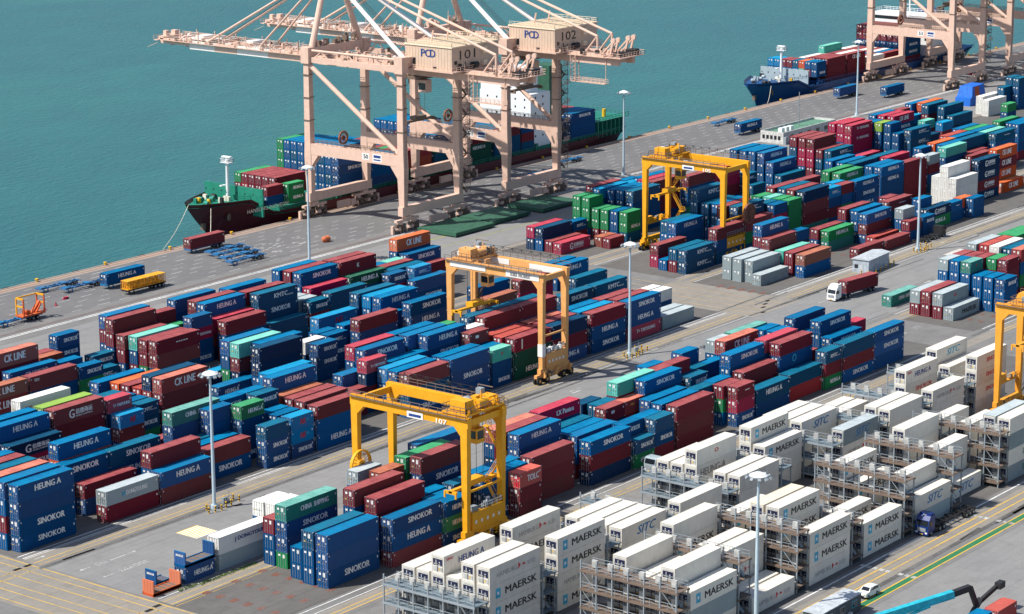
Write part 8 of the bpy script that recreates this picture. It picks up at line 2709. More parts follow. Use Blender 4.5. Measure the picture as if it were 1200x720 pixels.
quay_crane(543.6, 'salmon pink quay crane numbered 102, standing right behind crane 101', '102', '51', -14.0, 3)
quay_crane(792.0, 'distant salmon pink quay crane beside the navy ship, left one at the top right', '103', '53', -8.0)
quay_crane(834.6, 'distant salmon pink quay crane cut off by the top right corner', '104', '54', 2.0)

# ------------------------------------------------------------------ rubber-tyred yard gantries
def yard_gantry(x, y, span, half, col, label, top, trolley_f, spreader_z, box_side, reel, sign, boards=False, sp_col=None, white_patch=False, group='rubber tyred yard gantries'):
    """near legs at y, far legs at y+span; half = half the wheelbase between the two portals"""
    root = thing('yard_gantry', label, 'yard gantry crane', (x, y, 0), 0, group)
    H = top
    for sy in (0, span):
        for sx in (-1, 1):
            b = MB(); b.beam((sx*half, sy, 2.9), (sx*half, sy, H-1.6), .85, .95, 0, 1.05, 1.40)
            o = b.obj('leg', col, root)
            if white_patch and sy == 0 and sx < 0: p_ = MB(); p_.box(sx*half-.56, sx*half+.56, -.60, .60, 5.6, 8.2); p_.obj('paint_patch', 'crane_white', o)
        b = MB(); b.box(-half-.9, half+.9, sy-.45, sy+.45, 2.1, 3.1); clutter(b, -half-1, half+1, sy-.9, sy-.45, 1.2, 18, 1.6, (0, 0, 1), (.2, .6)); clutter(b, -half-1, half+1, sy+.45, sy+.9, 1.2, 10, 1.4, (0, 0, 1), (.2, .6)); sill = b.obj('sill_beam', [col, 'rust_steel'], root)
        for sx in (-1, 1):
            b = MB(); xo = sx*(half+.1)
            b.box(xo-2.0, xo+2.0, sy-.35, sy+.35, 1.35, 2.0); b.beam((xo, sy, 2.0), (xo, sy, 2.6), .8, .8)
            bo = b.obj('bogie', col, sill)
            for k in (-1, 1):
                for j in (-1, 1):
                    w = MB(); w.tube((xo+k*1.25, sy+j*.18, .78), (xo+k*1.25, sy+j*.62, .78), .78, 18, 0); w.tube((xo+k*1.25, sy+j*.16, .78), (xo+k*1.25, sy+j*.66, .78), .34, 12, 1); w.obj('wheel', ['tyre', col], sill)
    for sx in (-1, 1):
        b = MB(); xx = sx*half; b.box(xx-.5, xx+.5, -.85, span+.85, H-1.65, H)
        for s2, yy in ((1, .6), (-1, span-.6)):
            b.poly([(xx-.5, yy, H-1.65), (xx-.5, yy+s2*1.5, H-1.65), (xx-.5, yy, H-3.2)] if s2 < 0 else [(xx-.5, yy, H-3.2), (xx-.5, yy+s2*1.5, H-1.65), (xx-.5, yy, H-1.65)])
            b.poly([(xx+.5, yy, H-3.2), (xx+.5, yy, H-1.65), (xx+.5, yy+s2*1.5, H-1.65)]); b.quad((xx-.5, yy, H-3.2), (xx+.5, yy, H-3.2), (xx+.5, yy+s2*1.5, H-1.65), (xx-.5, yy+s2*1.5, H-1.65))
        b.box(xx-.12, xx+.12, -.8, span+.8, H, H+.14); g = b.obj('main_girder', col, root)
        b = MB(); o = xx+sx*.95; b.box(min(o, xx+sx*.55), max(o, xx+sx*.55), -.8, span+.8, H-.15, H-.05); b.rail([(o, -.8, H-.05), (o, span+.8, H-.05)], 1.05, 1.9, .045)
        b.obj('walkway', 'rust_steel', g)
        if boards:
            w = MB(); w.box(xx-.60, xx-.56, .2, 8.6, H-1.5, H-.25); w.obj('sign_plate', 'crane_white', g); w = MB(); w.box(xx-.60, xx-.56, 13.8, span-.4, H-1.3, H-.15); w.obj('sign_plate', 'crane_white', g)
            if sx < 0: inst(text_mesh('KOREA  MACHINERY', 5.0, .8, 'ink_grey', 0, .005, '-x'), 'lettering', g, (xx-.63, 7.4, H-1.25))
    if not boards:
        w = MB(); xx = -half-.57; w.box(xx-.03, xx, span*.36, span*.36+3.4, H-1.75, H-.65); w.box(xx-.05, xx-.03, span*.36+.4, span*.36+3.0, H-1.5, H-1.05, 1); w.obj('sign_plate', ['white_mark', 'ink_blue'], root)
        if sign: inst(text_mesh(sign, 2.2, .8, 'white_mark', 0, .02, '-x'), 'lettering', root, (xx-.03, span*.2+1, H-1.7))
    b = MB(); b.box(-half+.5, half-.5, -.3, .3, H-1.6, H-.5); b.box(-half+.5, half-.5, span-.3, span+.3, H-1.6, H-.5); b.box(-half+.4, half-.4, -.14, .14, H*.42, H*.42+.34); b.obj('end_tie', col, root)
    # trolley with machinery deck
    ty = trolley_f*span
    t = MB(); t.box(-half-.3, half+.3, ty-2.6, ty+2.6, H+.16, H+.5); tr = t.obj('trolley', col, root)
    m = MB(); m.box(-half+.2, -half+2.4, ty-1.9, ty+1.2, H+.5, H+2.5); m.tube((-.8, ty-1.4, H+1.3), (1.6, ty-1.4, H+1.3), .75, 14); m.tube((-.8, ty+1.2, H+1.2), (1.8, ty+1.2, H+1.2), .6, 14); m.box(half-2.4, half-.3, ty-1.6, ty+.4, H+.5, H+1.9); m.box(.2, 1.5, ty-.4, ty+.5, H+.5, H+2.2); random.seed(int(x)); clutter(m, -half, half, ty-2.4, ty+2.4, H+.5, 44, 1.9, (0, 0, 0, 1, 2, 3)); m.obj('hoist_machinery', [col, 'galv', 'black_part', 'truck_white'], tr)
    m = MB(); m.box(half-1.4, half-.4, ty+.9, ty+2.0, H+.5, H+2.6); m.obj('electrical_cabinet', 'galv', tr); m = MB(); m.box(-half+2.7, -half+3.4, ty-.4, ty+.9, H+.5, H+2.3); m.obj('electrical_cabinet', 'roof_grey', tr)
    m = MB(); m.rail([(-half-.3,ty-2.6,H+.5),(half+.3,ty-2.6,H+.5),(half+.3,ty+2.6,H+.5),(-half-.3,ty+2.6,H+.5),(-half-.3,ty-2.6,H+.5)], 1.1, 1.1, .045); m.beam((half-.5, ty+2.2, H+.5), (half-.5, ty+2.2, H+3.0), .14, .14); m.beam((half-.5, ty+2.2, H+3.0), (half-.5, ty-.9, H+3.0), .14, .14); m.obj('deck_rail', 'rust_steel', tr)
    cy = ty + (-.6 if trolley_f < .5 else -3.4)
    m = MB(); m.box(-1.1, .9, cy-1.0, cy+1.0, H-5.4, H-2.9); m.box(-.9, .7, cy-.2, cy+.2, H-2.9, H+.2); cb = m.obj('operator_cab', col, tr)
    m = MB(); m.box(-1.13, -1.1, cy-.8, cy+.8, H-4.6, H-3.3); m.box(-.9, .7, cy-1.03, cy-1.0, H-4.7, H-3.3); m.obj('cab_window', 'glass_dark', cb)
    sc = sp_col or col
    m = MB(); zs = spreader_z; m.box(-6.1, 6.1, ty-.35, ty+.35, zs, zs+.45)
    for sx in (-1, 1): m.box(sx*5.9-.2, sx*5.9+.2, ty-1.2, ty+1.2, zs-.15, zs+.35); m.box(sx*6.1-.1, sx*6.1+.1, ty-1.3, ty-1.0, zs-.8, zs+.3); m.box(sx*6.1-.1, sx*6.1+.1, ty+1.0, ty+1.3, zs-.8, zs+.3)
    m.box(-1.9, 1.9, ty-.9, ty+.9, zs+.45, zs+1.3); sp = m.obj('spreader', sc, root)
    m = MB()
    for sx in (-1, 1):
        for sy2 in (-1, 1): m.tube((sx*1.6, ty+sy2*.7, zs+1.2), (sx*1.6, ty+sy2*.7, H+.4), .045, 5)
    m.obj('hoist_rope', 'black_part', root)
    # power unit on one sill, panelled box on the other
    by = 0 if box_side == 'near' else span
    m = MB(); m.box(-half+.8, half-.7, by-.75, by+1.1, 3.2, 6.1); pu = m.obj('power_unit', col, root)
    m = MB()
    for k in range(5): xk = -half+1.6+k*(2*half-3.2)/4; m.box(xk-.22, xk+.22, by-.79, by-.75, 4.1, 4.65)
    m.obj('vent_window', 'white_mark', pu)
    m = MB(); m.rail([(-half+.8,by-.7,6.1),(half-.7,by-.7,6.1),(half-.7,by+1.0,6.1)], .95, 1.2, .05); m.tube((half-1.6, by+.3, 6.1), (half-1.6, by+.3, 7.2), .16, 8); m.box(-half+1.4, -half+2.6, by-.3, by+.7, 6.1, 6.9); clutter(m, -half+1, half-1, by-.6, by+.9, 6.1, 16, 1.2); m.obj('unit_rail', ['galv', 'black_part', 'truck_white'], pu)
    oy = span if box_side == 'near' else 0
    m = MB(); m.box(-half+.7, half-.7, oy-.2, oy+.9, 6.2, 6.5); m.rail([(-half+.7, oy-.2, 6.5), (half-.7, oy-.2, 6.5)], 1.0, 1.2, .05); m.box(-half+1.2, -half+3.0, oy-.2, oy+.8, 6.5, 8.1); clutter(m, -half+.8, half-.8, oy-.2, oy+.8, 6.5, 14, 1.6, (0, 0, 1)); m.obj('service_platform', [col, 'galv'], root)
    if reel:
        rx, ry = (-half-.2 if reel == 'far' else half+.1), (span if reel == 'far' else 0)
        oyy = ry-1.0 if reel == 'far' else ry-.95
        m = MB(); m.ring((rx, oyy, 10.4), (0,1,0), 2.25, 2.5, .55, 28); m.ring((rx, oyy, 10.4), (0,1,0), .3, .7, .8, 16)
        for k in range(20): tt = k*math.pi/10; m.beam((rx, oyy-.2, 10.4), (rx+2.3*math.cos(tt), oyy-.2, 10.4+2.3*math.sin(tt)), .09, .09)
        if reel != 'far': m.ring((rx, oyy, 10.4), (0,1,0), .5, 2.3, .3, 28)
        m.obj('cable_reel', col if reel == 'far' else 'brown_reel', root)
    # ladder and stair flights on the near right / far left leg
    m = MB(); sx = half+.75; sy0 = 0 if trolley_f < .5 else span
    d = 1 if sy0 == 0 else -1
    for k, (z0, z1) in enumerate(((3.2, 8.4), (8.4, 13.2), (13.2, 18.0))):
        a, c = (sy0+d*.4, sy0+d*3.6) if k % 2 == 0 else (sy0+d*3.6, sy0+d*.4)
        m.beam((sx, a, z0), (sx, c, z1), .65, .10); m.beam((sx+.33, a, z0+1), (sx+.33, c, z1+1), .06, .06); m.beam((sx-.33, a, z0+1), (sx-.33, c, z1+1), .06, .06); m.box(sx-.5, sx+.5, c-.6, c+.6, z1-.06, z1+.04); m.rail([(sx+.5, c-.6, z1), (sx+.5, c+.6, z1)], 1.0, .6, .045)
    m.beam((sx, sy0, 18.0), (sx, sy0, H+.4), .4, .12); m.obj('stairs', 'rust_steel' if col != 'crane_yellow' else col, root)
    m = MB()
    for k in range(9): yk = 2+k*(span-4)/8; m.beam((half+.95, yk, H+1.0), (half+.95, yk, H+1.9), .08, .08)
    m.beam((half+.95, 2, H+1.9), (half+.95, span-2, H+1.9), .06, .06)
    for k in range(8):
        y0 = 2+k*(span-4)/8; w_ = (span-4)/8
        m.path([(half+.95, y0, H+1.9), (half+.95, y0+w_*.3, H+1.2), (half+.95, y0+w_*.7, H+1.2), (half+.95, y0+w_, H+1.9)], .05, 5)
    m.obj('festoon_cable', 'black_part', root)
    return root
yard_gantry(311.0, 249.0, 23.5, 4.6, 'crane_yellow', 'yellow yard gantry in front, straddling the maroon and blue container stacks', 22.3, .09, 9.5, 'near', 'far', '107')
yard_gantry(398.2, 300.5, 23.5, 3.9, 'crane_orange', 'faded orange yard gantry with white boards on its beams, middle of the yard', 22.6, .86, 12.2, 'near', None, '', True, 'crane_yellow', True)
yard_gantry(514.0, 332.5, 23.0, 5.0, 'crane_yellow', 'rear yellow yard gantry with round brown cable reel, beyond the cross road', 23.4, .84, 14.0, 'near', 'near', '105')
yard_gantry(431.5, 192.6, 23.5, 4.4, 'crane_amber', 'orange yard gantry cut off by the right edge of the photo, over white reefers', 22.4, .80, 15.0, 'near', None, '104')

# ------------------------------------------------------------------ plug-in racks of the reefer blocks
b = MB(); b.box(-.2, .2, -.55, .35, .25, 1.35); b.tube((.2, 0, .8), (1.4, .4, .5), .03, 5, 1); b.box(.2, .24, -.3, -.1, .8, 1.1, 2); PLUG = b.mesh('plug_box', ['unit_grey', 'black_part', 'yellow_mark'])
def reefer_rack(x0, x1, y0, y1, levels, metal, deck, label):
    root = thing('reefer_rack', label, 'reefer rack', (x0, y0, 0), 0, 'steel plug-in racks between the reefers')
    n = 6; L = y1-y0; w = x1-x0; top = 1.0+2.9*(levels-1)
    for i in range(n+1):
        y = L*i/n
        for x in (0, w):
            b = MB(); b.box(x-.09, x+.09, y-.09, y+.09, 0, top+1.5 if x == 0 else top+.1); b.obj('post', metal, root)
    for k in range(levels):
        z = 1.0+2.9*k
        b = MB(); b.box(-.05, w+.05, -.2, L+.2, z-.12, z)
        b.box(-.12, .0, -.25, L+.25, z-.30, z+.04, 1); b.box(w, w+.12, -.25, L+.25, z-.30, z+.04, 1)
        for i in range(n): y = L*(i+.5)/n; b.box(0, w, y-.06, y+.06, z-.26, z-.12, 1)
        fl = b.obj('platform', [deck, metal if deck != 'rust_steel' else 'rust_steel'], root)
        b = MB(); b.rail([(0, 0, z), (0, L, z)], 1.05, 1.45, .035); b.rail([(w, 0, z), (w, L, z)], 1.05, 1.45, .035) if k == levels-1 else None
        b.obj('hand_rail', metal, fl)
        for i in range(n): inst(PLUG, 'plug_box', fl, (w*.5, L*(i+.5)/n, z))
    b = MB()
    for k in range(levels-1):
        z = 1.0+2.9*k; a, c = (.6, 3.6) if k % 2 == 0 else (3.6, .6); b.beam((w*.8, a, z), (w*.8, c, z+2.9), .6, .1); b.beam((w*.8+.3, a, z+1), (w*.8+.3, c, z+3.9), .05, .05)
    b.obj('stairs', metal, root)
    b = MB()
    for i in (0, n-1):
        for k in range(levels-1): z = 1.0+2.9*k; b.beam((0, L*i/n, z), (0, L*(i+1)/n, z+2.9), .09, .09)
    b.obj('cross_brace', metal, root)
for blk in 'rq':
    bays = BAYS[blk]
    for i, bx in enumerate(bays):
        y0, y1 = (195.1, 212.2) if blk == 'r' else (219.7, 236.9)
        lv = {'r': [4, 4, 4, 4, 4, 4, 4, 4], 'q': [3, 3, 3, 3, 3, 3, 3, 3, 3, 3, 3]}[blk][i]
        if blk == 'r': reefer_rack(bx-3.9, bx-.9, y0, y1, lv if i not in (3,) else 3, 'galv', 'rust_steel', f"rusty brown plug-in rack, {ORD[i+1]} from left, nearest reefer row")
        else: reefer_rack(bx-3.9, bx-.9, y0, y1, lv, 'galv', 'deck_slate', f"slate grey plug-in rack, {ORD[i+1]} from left, rear reefer row")

# ------------------------------------------------------------------ light masts with their guard posts
def light_mast(x, y, label, n=10, guard=True, h=24.4):
    root = thing('light_mast', label, 'light mast', (x, y, 0), 0, 'tall floodlight masts')
    b = MB(); b.tube((0,0,0), (0,0,.7), .62, 14); b.tube((0,0,.7), (0,0,h-.7), .34, 14, 0, .20); b.obj('pole', 'mast_blue', root)
    b = MB(); b.ring((0,0,h-.55), (0,0,1), .2, 1.45, .18, 24, 0); b.tube((0,0,h-.45), (0,0,h-.2), 1.35, 20, 1, 1.0); b.tube((0,0,h-.2), (0,0,h+.05), 1.0, 20, 1, .35); b.tube((0,0,h), (0,0,h+.9), .04, 6); hd = b.obj('head_frame', ['galv', 'truck_white'], root)
    for k in range(n):
        a = 2*math.pi*k/n; c, s_ = math.cos(a), math.sin(a)
        b = MB(); b.beam((c*1.4, s_*1.4, h-.6), (c*1.75, s_*1.75, h-.75), .10, .10); b.beam((c*1.65, s_*1.65, h-.55), (c*2.0, s_*2.0, h-.85), .46, .32, 1); b.obj('floodlight', ['galv', 'galv'], hd)
    return root
def guard_posts(x, y, label, pts, cat='guard post', fence=True):
    for k, (dx, dy) in enumerate(pts):
        b = MB(); 
        for j in range(5): b.tube((0,0,.23*j), (0,0,.23*(j+1)), .15, 10, j % 2)
        o = b.obj('guard_post', ['yellow_mark', 'ink_black'], None, (x+dx, y+dy, 0)); tag(o, label, 'guard post', 'striped posts '+label.split('around ')[-1])
PTS = [(-2.6,-1.2),(-1.4,-1.6),(-.2,-1.9),(-1.6,.3),(1.4,-1.4),(2.9,-1.2),(3.6,1.2),(5.2,.6),(5.4,-.7)]
MASTS = [(296.9, 296.9, 'pale blue light mast on the service road, nearest left one of the yard'), (422.6, 298.9, 'pale blue light mast on the service road, right of the orange gantry'),
         (547.9, 300.4, 'pale blue light mast on the service road, behind the grey cabin'), (447.0, 411.6, 'pale blue light mast by the quay road, left of crane 101'),
         (586.1, 417.0, 'pale blue light mast by the quay road, right of crane 102'), (715.0, 416.0, 'pale blue light mast by the quay road, beside the navy ship'), (304.4, 192.0, 'pale blue light mast in front of the white reefers')]
for i, (x, y, lb) in enumerate(MASTS): light_mast(x, y, lb)
for (x, y), w_ in (((296.9, 296.9), 'nearest left light mast'), ((422.6, 298.9), 'light mast right of the orange gantry'), ((547.9, 300.4), 'light mast behind the grey cabin')):
    guard_posts(x, y, 'yellow and black striped post around the '+w_, PTS)
for (x, y), w_ in (((296.9, 296.9), 'nearest left light mast'), ((422.6, 298.9), 'light mast right of the orange gantry')):
    b = MB(); b.rail([(0,0,0),(2.4,.3,0)], 1.2, .8, .03); b.box(.5, 1.5, .3, .9, 0, 1.0); b.tube((2.2,.7,0),(2.2,.7,1.9),.05,6); o = b.obj('switch_box', 'galv', None, (x+2.2, y+.1, 0)); tag(o, 'small grey switch cabinet with rail beside the '+w_, 'switch cabinet')
# thin lamp post behind the orange gantry
b = MB(); b.tube((0,0,0),(0,0,17.5),.13,8); b.tube((0,0,17.5),(-1.1,0,17.9),.08,6); b.box(-1.7,-.9,-.2,.2,17.75,17.95); o = b.obj('lamp_post', 'black_part', None, (399.5, 329.0, 0)); tag(o, 'thin dark lamp post left of the orange gantry', 'lamp post')

# ------------------------------------------------------------------ ships
def loft(b, secs, mi_fn):
    """secs: list of rings with the same number of points"""
    k = len(b.v); n = len(secs[0])
    for r in secs: b.v += [tuple(p) for p in r]
    for i in range(len(secs)-1):
        for j in range(n-1): b.f.append((k+i*n+j, k+(i+1)*n+j, k+(i+1)*n+j+1, k+i*n+j+1)); b.m.append(mi_fn(i, j))
def ship(name_x, bow, stern, yc, beam, deck, fore, fore_end, cols, label, bow_name):
    root = thing('container_ship', label, 'container ship', (bow, yc, -3.0), 0, 'container ships moored at the quay')
    L = stern-bow; hb = beam/2; D = deck+3; F = fore+3; fe = fore_end-bow; hull, band, deckm, house = cols
    b = MB(); secs = []
    stations = [0, .012, .03, .055, .085, .12, .16, .22, .3, .6, .85, .93, 1.0]
    for t in stations:
        x = t*L
        wt = min(1, (t/.15)**.60) if t < .15 else (1 if t < .9 else 1-.25*(t-.9)/.1)          # width on deck
        ww = min(1, max(0, (t-.035)/.17)**.9) if t < .21 else (1 if t < .82 else 1-.55*((t-.82)/.18)**1.3)  # width at the water
        top = F if x <= fe else D
        if t < .035: xb = .045*L
        else: xb = x
        zk = -2.0
        ring = []
        for f, zz in ((0, zk), (.25, 1.2), (.6, None), (.86, None), (1.0, top)):
            z = zz if zz is not None else 1.2+(top-1.2)*((f-.25)/.75)
            hw = hb*(ww+(wt-ww)*max(0, (z-0.5)/(top-.5))**1.4 if z > .5 else ww)
            xx = x if t >= .05 else x + (.05*L-x)*(1-max(0, min(1, z/top)))**1.2*.9
            ring.append((xx, hw, z))
        secs.append(ring)
    # insert a step in the sheer: duplicate section at the forecastle break
    left = [[(x, -w, z) for x, w, z in r] for r in secs]; right = [[(x, w, z) for x, w, z in r] for r in secs]
    fn = lambda i, j: 1 if j == 3 else 0
    loft(b, left, fn); loft(b, [r[::-1] for r in right], lambda i, j: 1 if j == 0 else 0)
    e = secs[-1]; b.poly([(x, -w, z) for x, w, z in e] + [(x, w, z) for x, w, z in e[::-1]], 0)
    for i in range(len(secs)-1):
        a, c = secs[i][-1], secs[i+1][-1]; b.quad((a[0], -a[1]+.05, a[2]-.9), (c[0], -c[1]+.05, c[2]-.9), (c[0], c[1]-.05, c[2]-.9), (a[0], a[1]-.05, a[2]-.9), 2)
    b.obj('hull', [hull, band, deckm], root)
    b = MB()     # forecastle bulkhead / breakwater
    xk = fe+1.0; b.box(xk, xk+.5, -hb+1.4, hb-1.4, D-.9, F+2.4)
    for k in range(8): b.box(xk-.04, xk, -hb+2+k*(beam-4)/7-.2, -hb+2+k*(beam-4)/7+.2, F+.4, F+.8, 1)
    b.obj('breakwater', [deckm if hull != 'ship_navy' else 'ship_grey', 'black_part'], root)
    b = MB(); mx = fe-1.0; b.tube((mx, 0, F-1), (mx, 0, F+10.6), .55, 10, 0, .32); b.box(mx-.9, mx+.9, -1.6, 1.6, F+8.8, F+9.0); b.rail([(mx-.9,-1.6,F+9),(mx+.9,-1.6,F+9),(mx+.9,1.6,F+9),(mx-.9,1.6,F+9),(mx-.9,-1.6,F+9)], .9, .8, .05); b.box(mx-.5, mx+.5, -1.5, 1.5, F+10.2, F+10.5); b.box(mx-1.8, mx, .6, 1.2, F+2.6, F+2.9); b.obj('foremast', 'ship_white', root)
    b = MB(); random.seed(int(bow))
    for k in range(16):
        x = random.uniform(5.5, fe-2.5); w = hb*min(1, (x/L/.15)**.6)*.65; y = random.uniform(-w, w); r = random.uniform(.35, .8)
        b.tube((x, y-r, F-.3), (x, y+r, F-.3), r, 10, random.choice((0, 0, 1, 2))) if k % 2 else b.box(x-r*.6, x+r*.6, y-r, y+r, F-.95, F+random.uniform(0, .9), random.choice((0, 1, 2, 3)))
    b.obj('winch', ['ship_green' if hull != 'ship_navy' else 'ship_grey', 'black_part', 'rope', 'yellow_mark'], root)
    b = MB(); pts = []
    for i in range(3, 8): a = secs[i][-1]; pts.append((a[0], -a[1]+.1, a[2]))
    pts = [q for q in pts if q[0] < fe]; pts.append((fe, -hb+.1, F)); b.rail(pts, 1.0, 1.6, .05)
    ys = [(fe+6, -hb+.15, D), (L*.97, -hb+.15, D)]; b.rail(ys, 1.1, 2.0, .06); b.obj('hand_rail', deckm, root)
    b = MB(); x = .05*L; b.ring((x+1.6, -hb*.42, F*.55), (.45,-1,0), .05, 1.0, .3, 14, 0); b.box(x-4.2, x-3.2, -1.2, -.2, 2.2, 4.0, 0); b.obj('anchor', 'rust_steel', root)
    if bow_name: 
        m = inst(text_mesh(bow_name, 15.5, 1.0, 'rope', 0, .0), 'lettering', root, (fe*.62, -hb-.10, F-2.6))
    b = MB()
    for k in range(14): x = fe+8+k*(L*.92-fe-8)/13; b.box(x, x+1.0, -hb+1.6, -hb+2.2, D-.9, D+1.6); b.box(x, x+1.0, hb-2.2, hb-1.6, D-.9, D+1.6)
    b.box(fe+10, L*.9, -hb+2.3, hb-2.3, D-.9, D+.35); b.obj('hatch_coaming', deckm, root)
    return root, L, hb, D, F
s1, L1, hb1, D1, F1 = ship('a', 457.5, 641.0, 464.2, 24.0, 2.6, 6.6, 474.2, ('ship_maroon', 'ship_maroon', 'ship_green', 'ship_white'), 'dark maroon container ship with green decks moored under cranes 101 and 102', 'HANSUNG INCHEON')
# deckhouse, funnel and stern gear
b = MB(); b.box(591.5-457.5, 601-457.5, -9.6, 9.6, D1-.9, 22.0); b.box(592-457.5, 599-457.5, -6.5, 9.6, 22.0, 27.0); b.box(592-457.5, 598-457.5, -9, 11.8, 27.0, 29.6)
dh = b.obj('deckhouse', 'ship_white', s1)
b = MB()
for k in range(6):
    for j in range(5): b.box(591.5-457.5-.04, 591.5-457.5, -7.6+j*3.5, -7.1+j*3.5, 8.5+2.3*k, 9.1+2.3*k)
    for j in range(2): b.box(593.5-457.5+j*3.6, 594.1-457.5+j*3.6, -9.65, -9.6, 9+2.3*k, 9.6+2.3*k)
b.box(592-457.5-.04, 592-457.5, -8, 11, 28.0, 29.0); b.obj('window', 'glass_dark', dh)
b = MB(); b.box(606-457.5, 612.5-457.5, -5.5, 1.0, D1, 28.5); b.obj('funnel', 'hatch_green', s1)
b = MB(); b.box(601-457.5, 606-457.5, -8, 8, D1, 12); b.obj('engine_casing', 'ship_white', s1)
b = MB()
for k in range(7): b.box(623-457.5+2.2*k, 623.3-457.5+2.2*k, -11.4, 11.0, D1-.9, D1+4.2)
b.box(622-457.5, 639-457.5, -11.4, 11.0, D1+4.0, D1+4.2); b.rail([(622-457.5,-11.4,D1+4.2),(639-457.5,-11.4,D1+4.2),(639-457.5,11,D1+4.2)], 1.1, 1.6, .06); b.tube((632-457.5,-7,D1+4.2),(632-457.5,-7,D1+6.6),.6,8,1); b.obj('stern_platform', ['ship_green', 'yellow_mark'], s1)
s2, L2, hb2, D2, F2 = ship('b', 722.0, 867.0, 462.8, 22.0, 2.6, 5.2, 744.5, ('ship_navy', 'ship_navy', 'ship_navy', 'ship_white'), 'navy blue container ship moored beside the far pair of cranes', '')
b = MB(); b.box(829-722, 843-722, -10.4, 10.4, D2-.9, 14.5); b.box(828-722, 842-722, -11, 11, 14.5, 17.5); b.box(827-722, 838-722, -14.5, 14.5, 17.5, 20.6); dh = b.obj('deckhouse', 'ship_white', s2)
b = MB(); b.box(827-722-.05, 827-722, -13.6, 13.6, 18.7, 19.9); b.box(829-722, 836-722, -14.55, -14.5, 18.7, 19.8); b.ring((827.0-722, -12, 16.3), (1,0,0), .6, 1.2, .1, 16)
for j in range(7): b.box(829-722-.05, 829-722, -9+3*j, -8.2+3*j, 11.5, 12.4)
b.obj('window', 'glass_dark', dh)
b = MB(); b.box(845-722, 851-722, -4, 4, D2, 21); b.obj('funnel', 'ship_navy', s2)
b = MB(); b.rail([(827-722,-14.5,20.6),(838-722,-14.5,20.6),(838-722,14.5,20.6),(827-722,14.5,20.6)], 1.2, 1.4, .06); b.tube((832-722,0,20.6),(832-722,0,26),.3,8); b.beam((832-722,-2.5,24),(832-722,2.5,24),.2,.2); b.obj('mast', 'ship_white', s2)
# mooring lines, fenders and bollards of the quay
for nm, a, c, lb in (('mooring_line', (462, 459.5, 5.5), (452.5, 450.6, .5), 'pale mooring rope from the bow of the maroon ship to the quay'), ('mooring_line', (458.5, 464, 6.6), (436, 450.8, .5), 'long pale mooring rope running left from the maroon bow'),
                     ('mooring_line', (728, 457, 4.2), (716, 450.8, .5), 'pale mooring rope from the bow of the navy ship')):
    b = MB(); A, C = Vector(a), Vector(c); pts = [A.lerp(C, i/10)+Vector((0,0,-1.6*math.sin(math.pi*i/10)*.6)) for i in range(11)]; b.path(pts, .075, 5); tag(b.obj(nm, 'rope'), lb, 'mooring rope')
i = 0
b0 = MB(); b0.tube((0,0,0.12), (0,0,.55), .28, 12, 0, .22); b0.tube((0,0,.55), (0,0,.8), .42, 12); bol = b0.mesh('mooring_bollard', ['yellow_mark'])
for x in range(372, 900, 22):
    o = inst(bol, 'mooring_bollard', None, (x+.5, 450.9, .0)); tag(o, 'yellow mooring bollard on the quay edge, one of an even line', 'bollard', 'mooring bollards along the quay edge')
b0 = MB(); b0.box(-1.0, 1.0, 0, .9, -2.6, .0); b0.box(-.8, .8, .9, 1.05, -2.4, -.2, 0); fen = b0.mesh('dock_fender', ['rubber'])
for x in range(364, 900, 11):
    o = inst(fen, 'dock_fender', None, (x, QY, .05)); tag(o, 'black rubber fender hanging on the quay wall, one of an even line', 'fender', 'rubber fenders on the quay wall')

# ------------------------------------------------------------------ trucks, trailers and chassis
WH = MB(); WH.tube((0,-.15,.5), (0,.15,.5), .5, 16, 0); WH.tube((0,-.17,.5), (0,.17,.5), .26, 10, 1); WHEEL = WH.mesh('wheel', ['tyre', 'hardware'])
def wheels(root, xs, half=1.02, dual=True):
    for x in xs:
        for s in (-1, 1):
            inst(WHEEL, 'wheel', root, (x, s*half, 0))
            if dual: inst(WHEEL, 'wheel', root, (x, s*(half-.33), 0))
def chassis_mb(L=12.2, deck=1.15):
    b = MB()
    for y in (-.5, .5): b.box(0, L, y-.09, y+.09, deck-.42, deck-.06)
    for x in (.1, 3.0, 6.0, 9.0, L-.1): b.box(x-.12, x+.12, -1.2, 1.2, deck-.28, deck)
    for x in (1.5, 4.5, 7.5, 10.4): b.box(x-.06, x+.06, -.5, .5, deck-.35, deck-.1)
    for y in (-.75, .75): b.box(2.2, 2.4, y-.1, y+.1, .15, deck-.2); b.box(2.05, 2.55, y-.2, y+.2, .0, .15)
    b.box(-.1, .1, -1.1, 1.1, deck-.25, deck+.05)
    return b
def trailer(x, y, label, rz=0.0, group=None, rear=True):
    root = thing('container_chassis', label, 'chassis trailer', (x, y, 0), rz, group)
    chassis_mb().obj('frame', 'chassis_blue', root); wheels(root, (9.6, 10.9)); return root
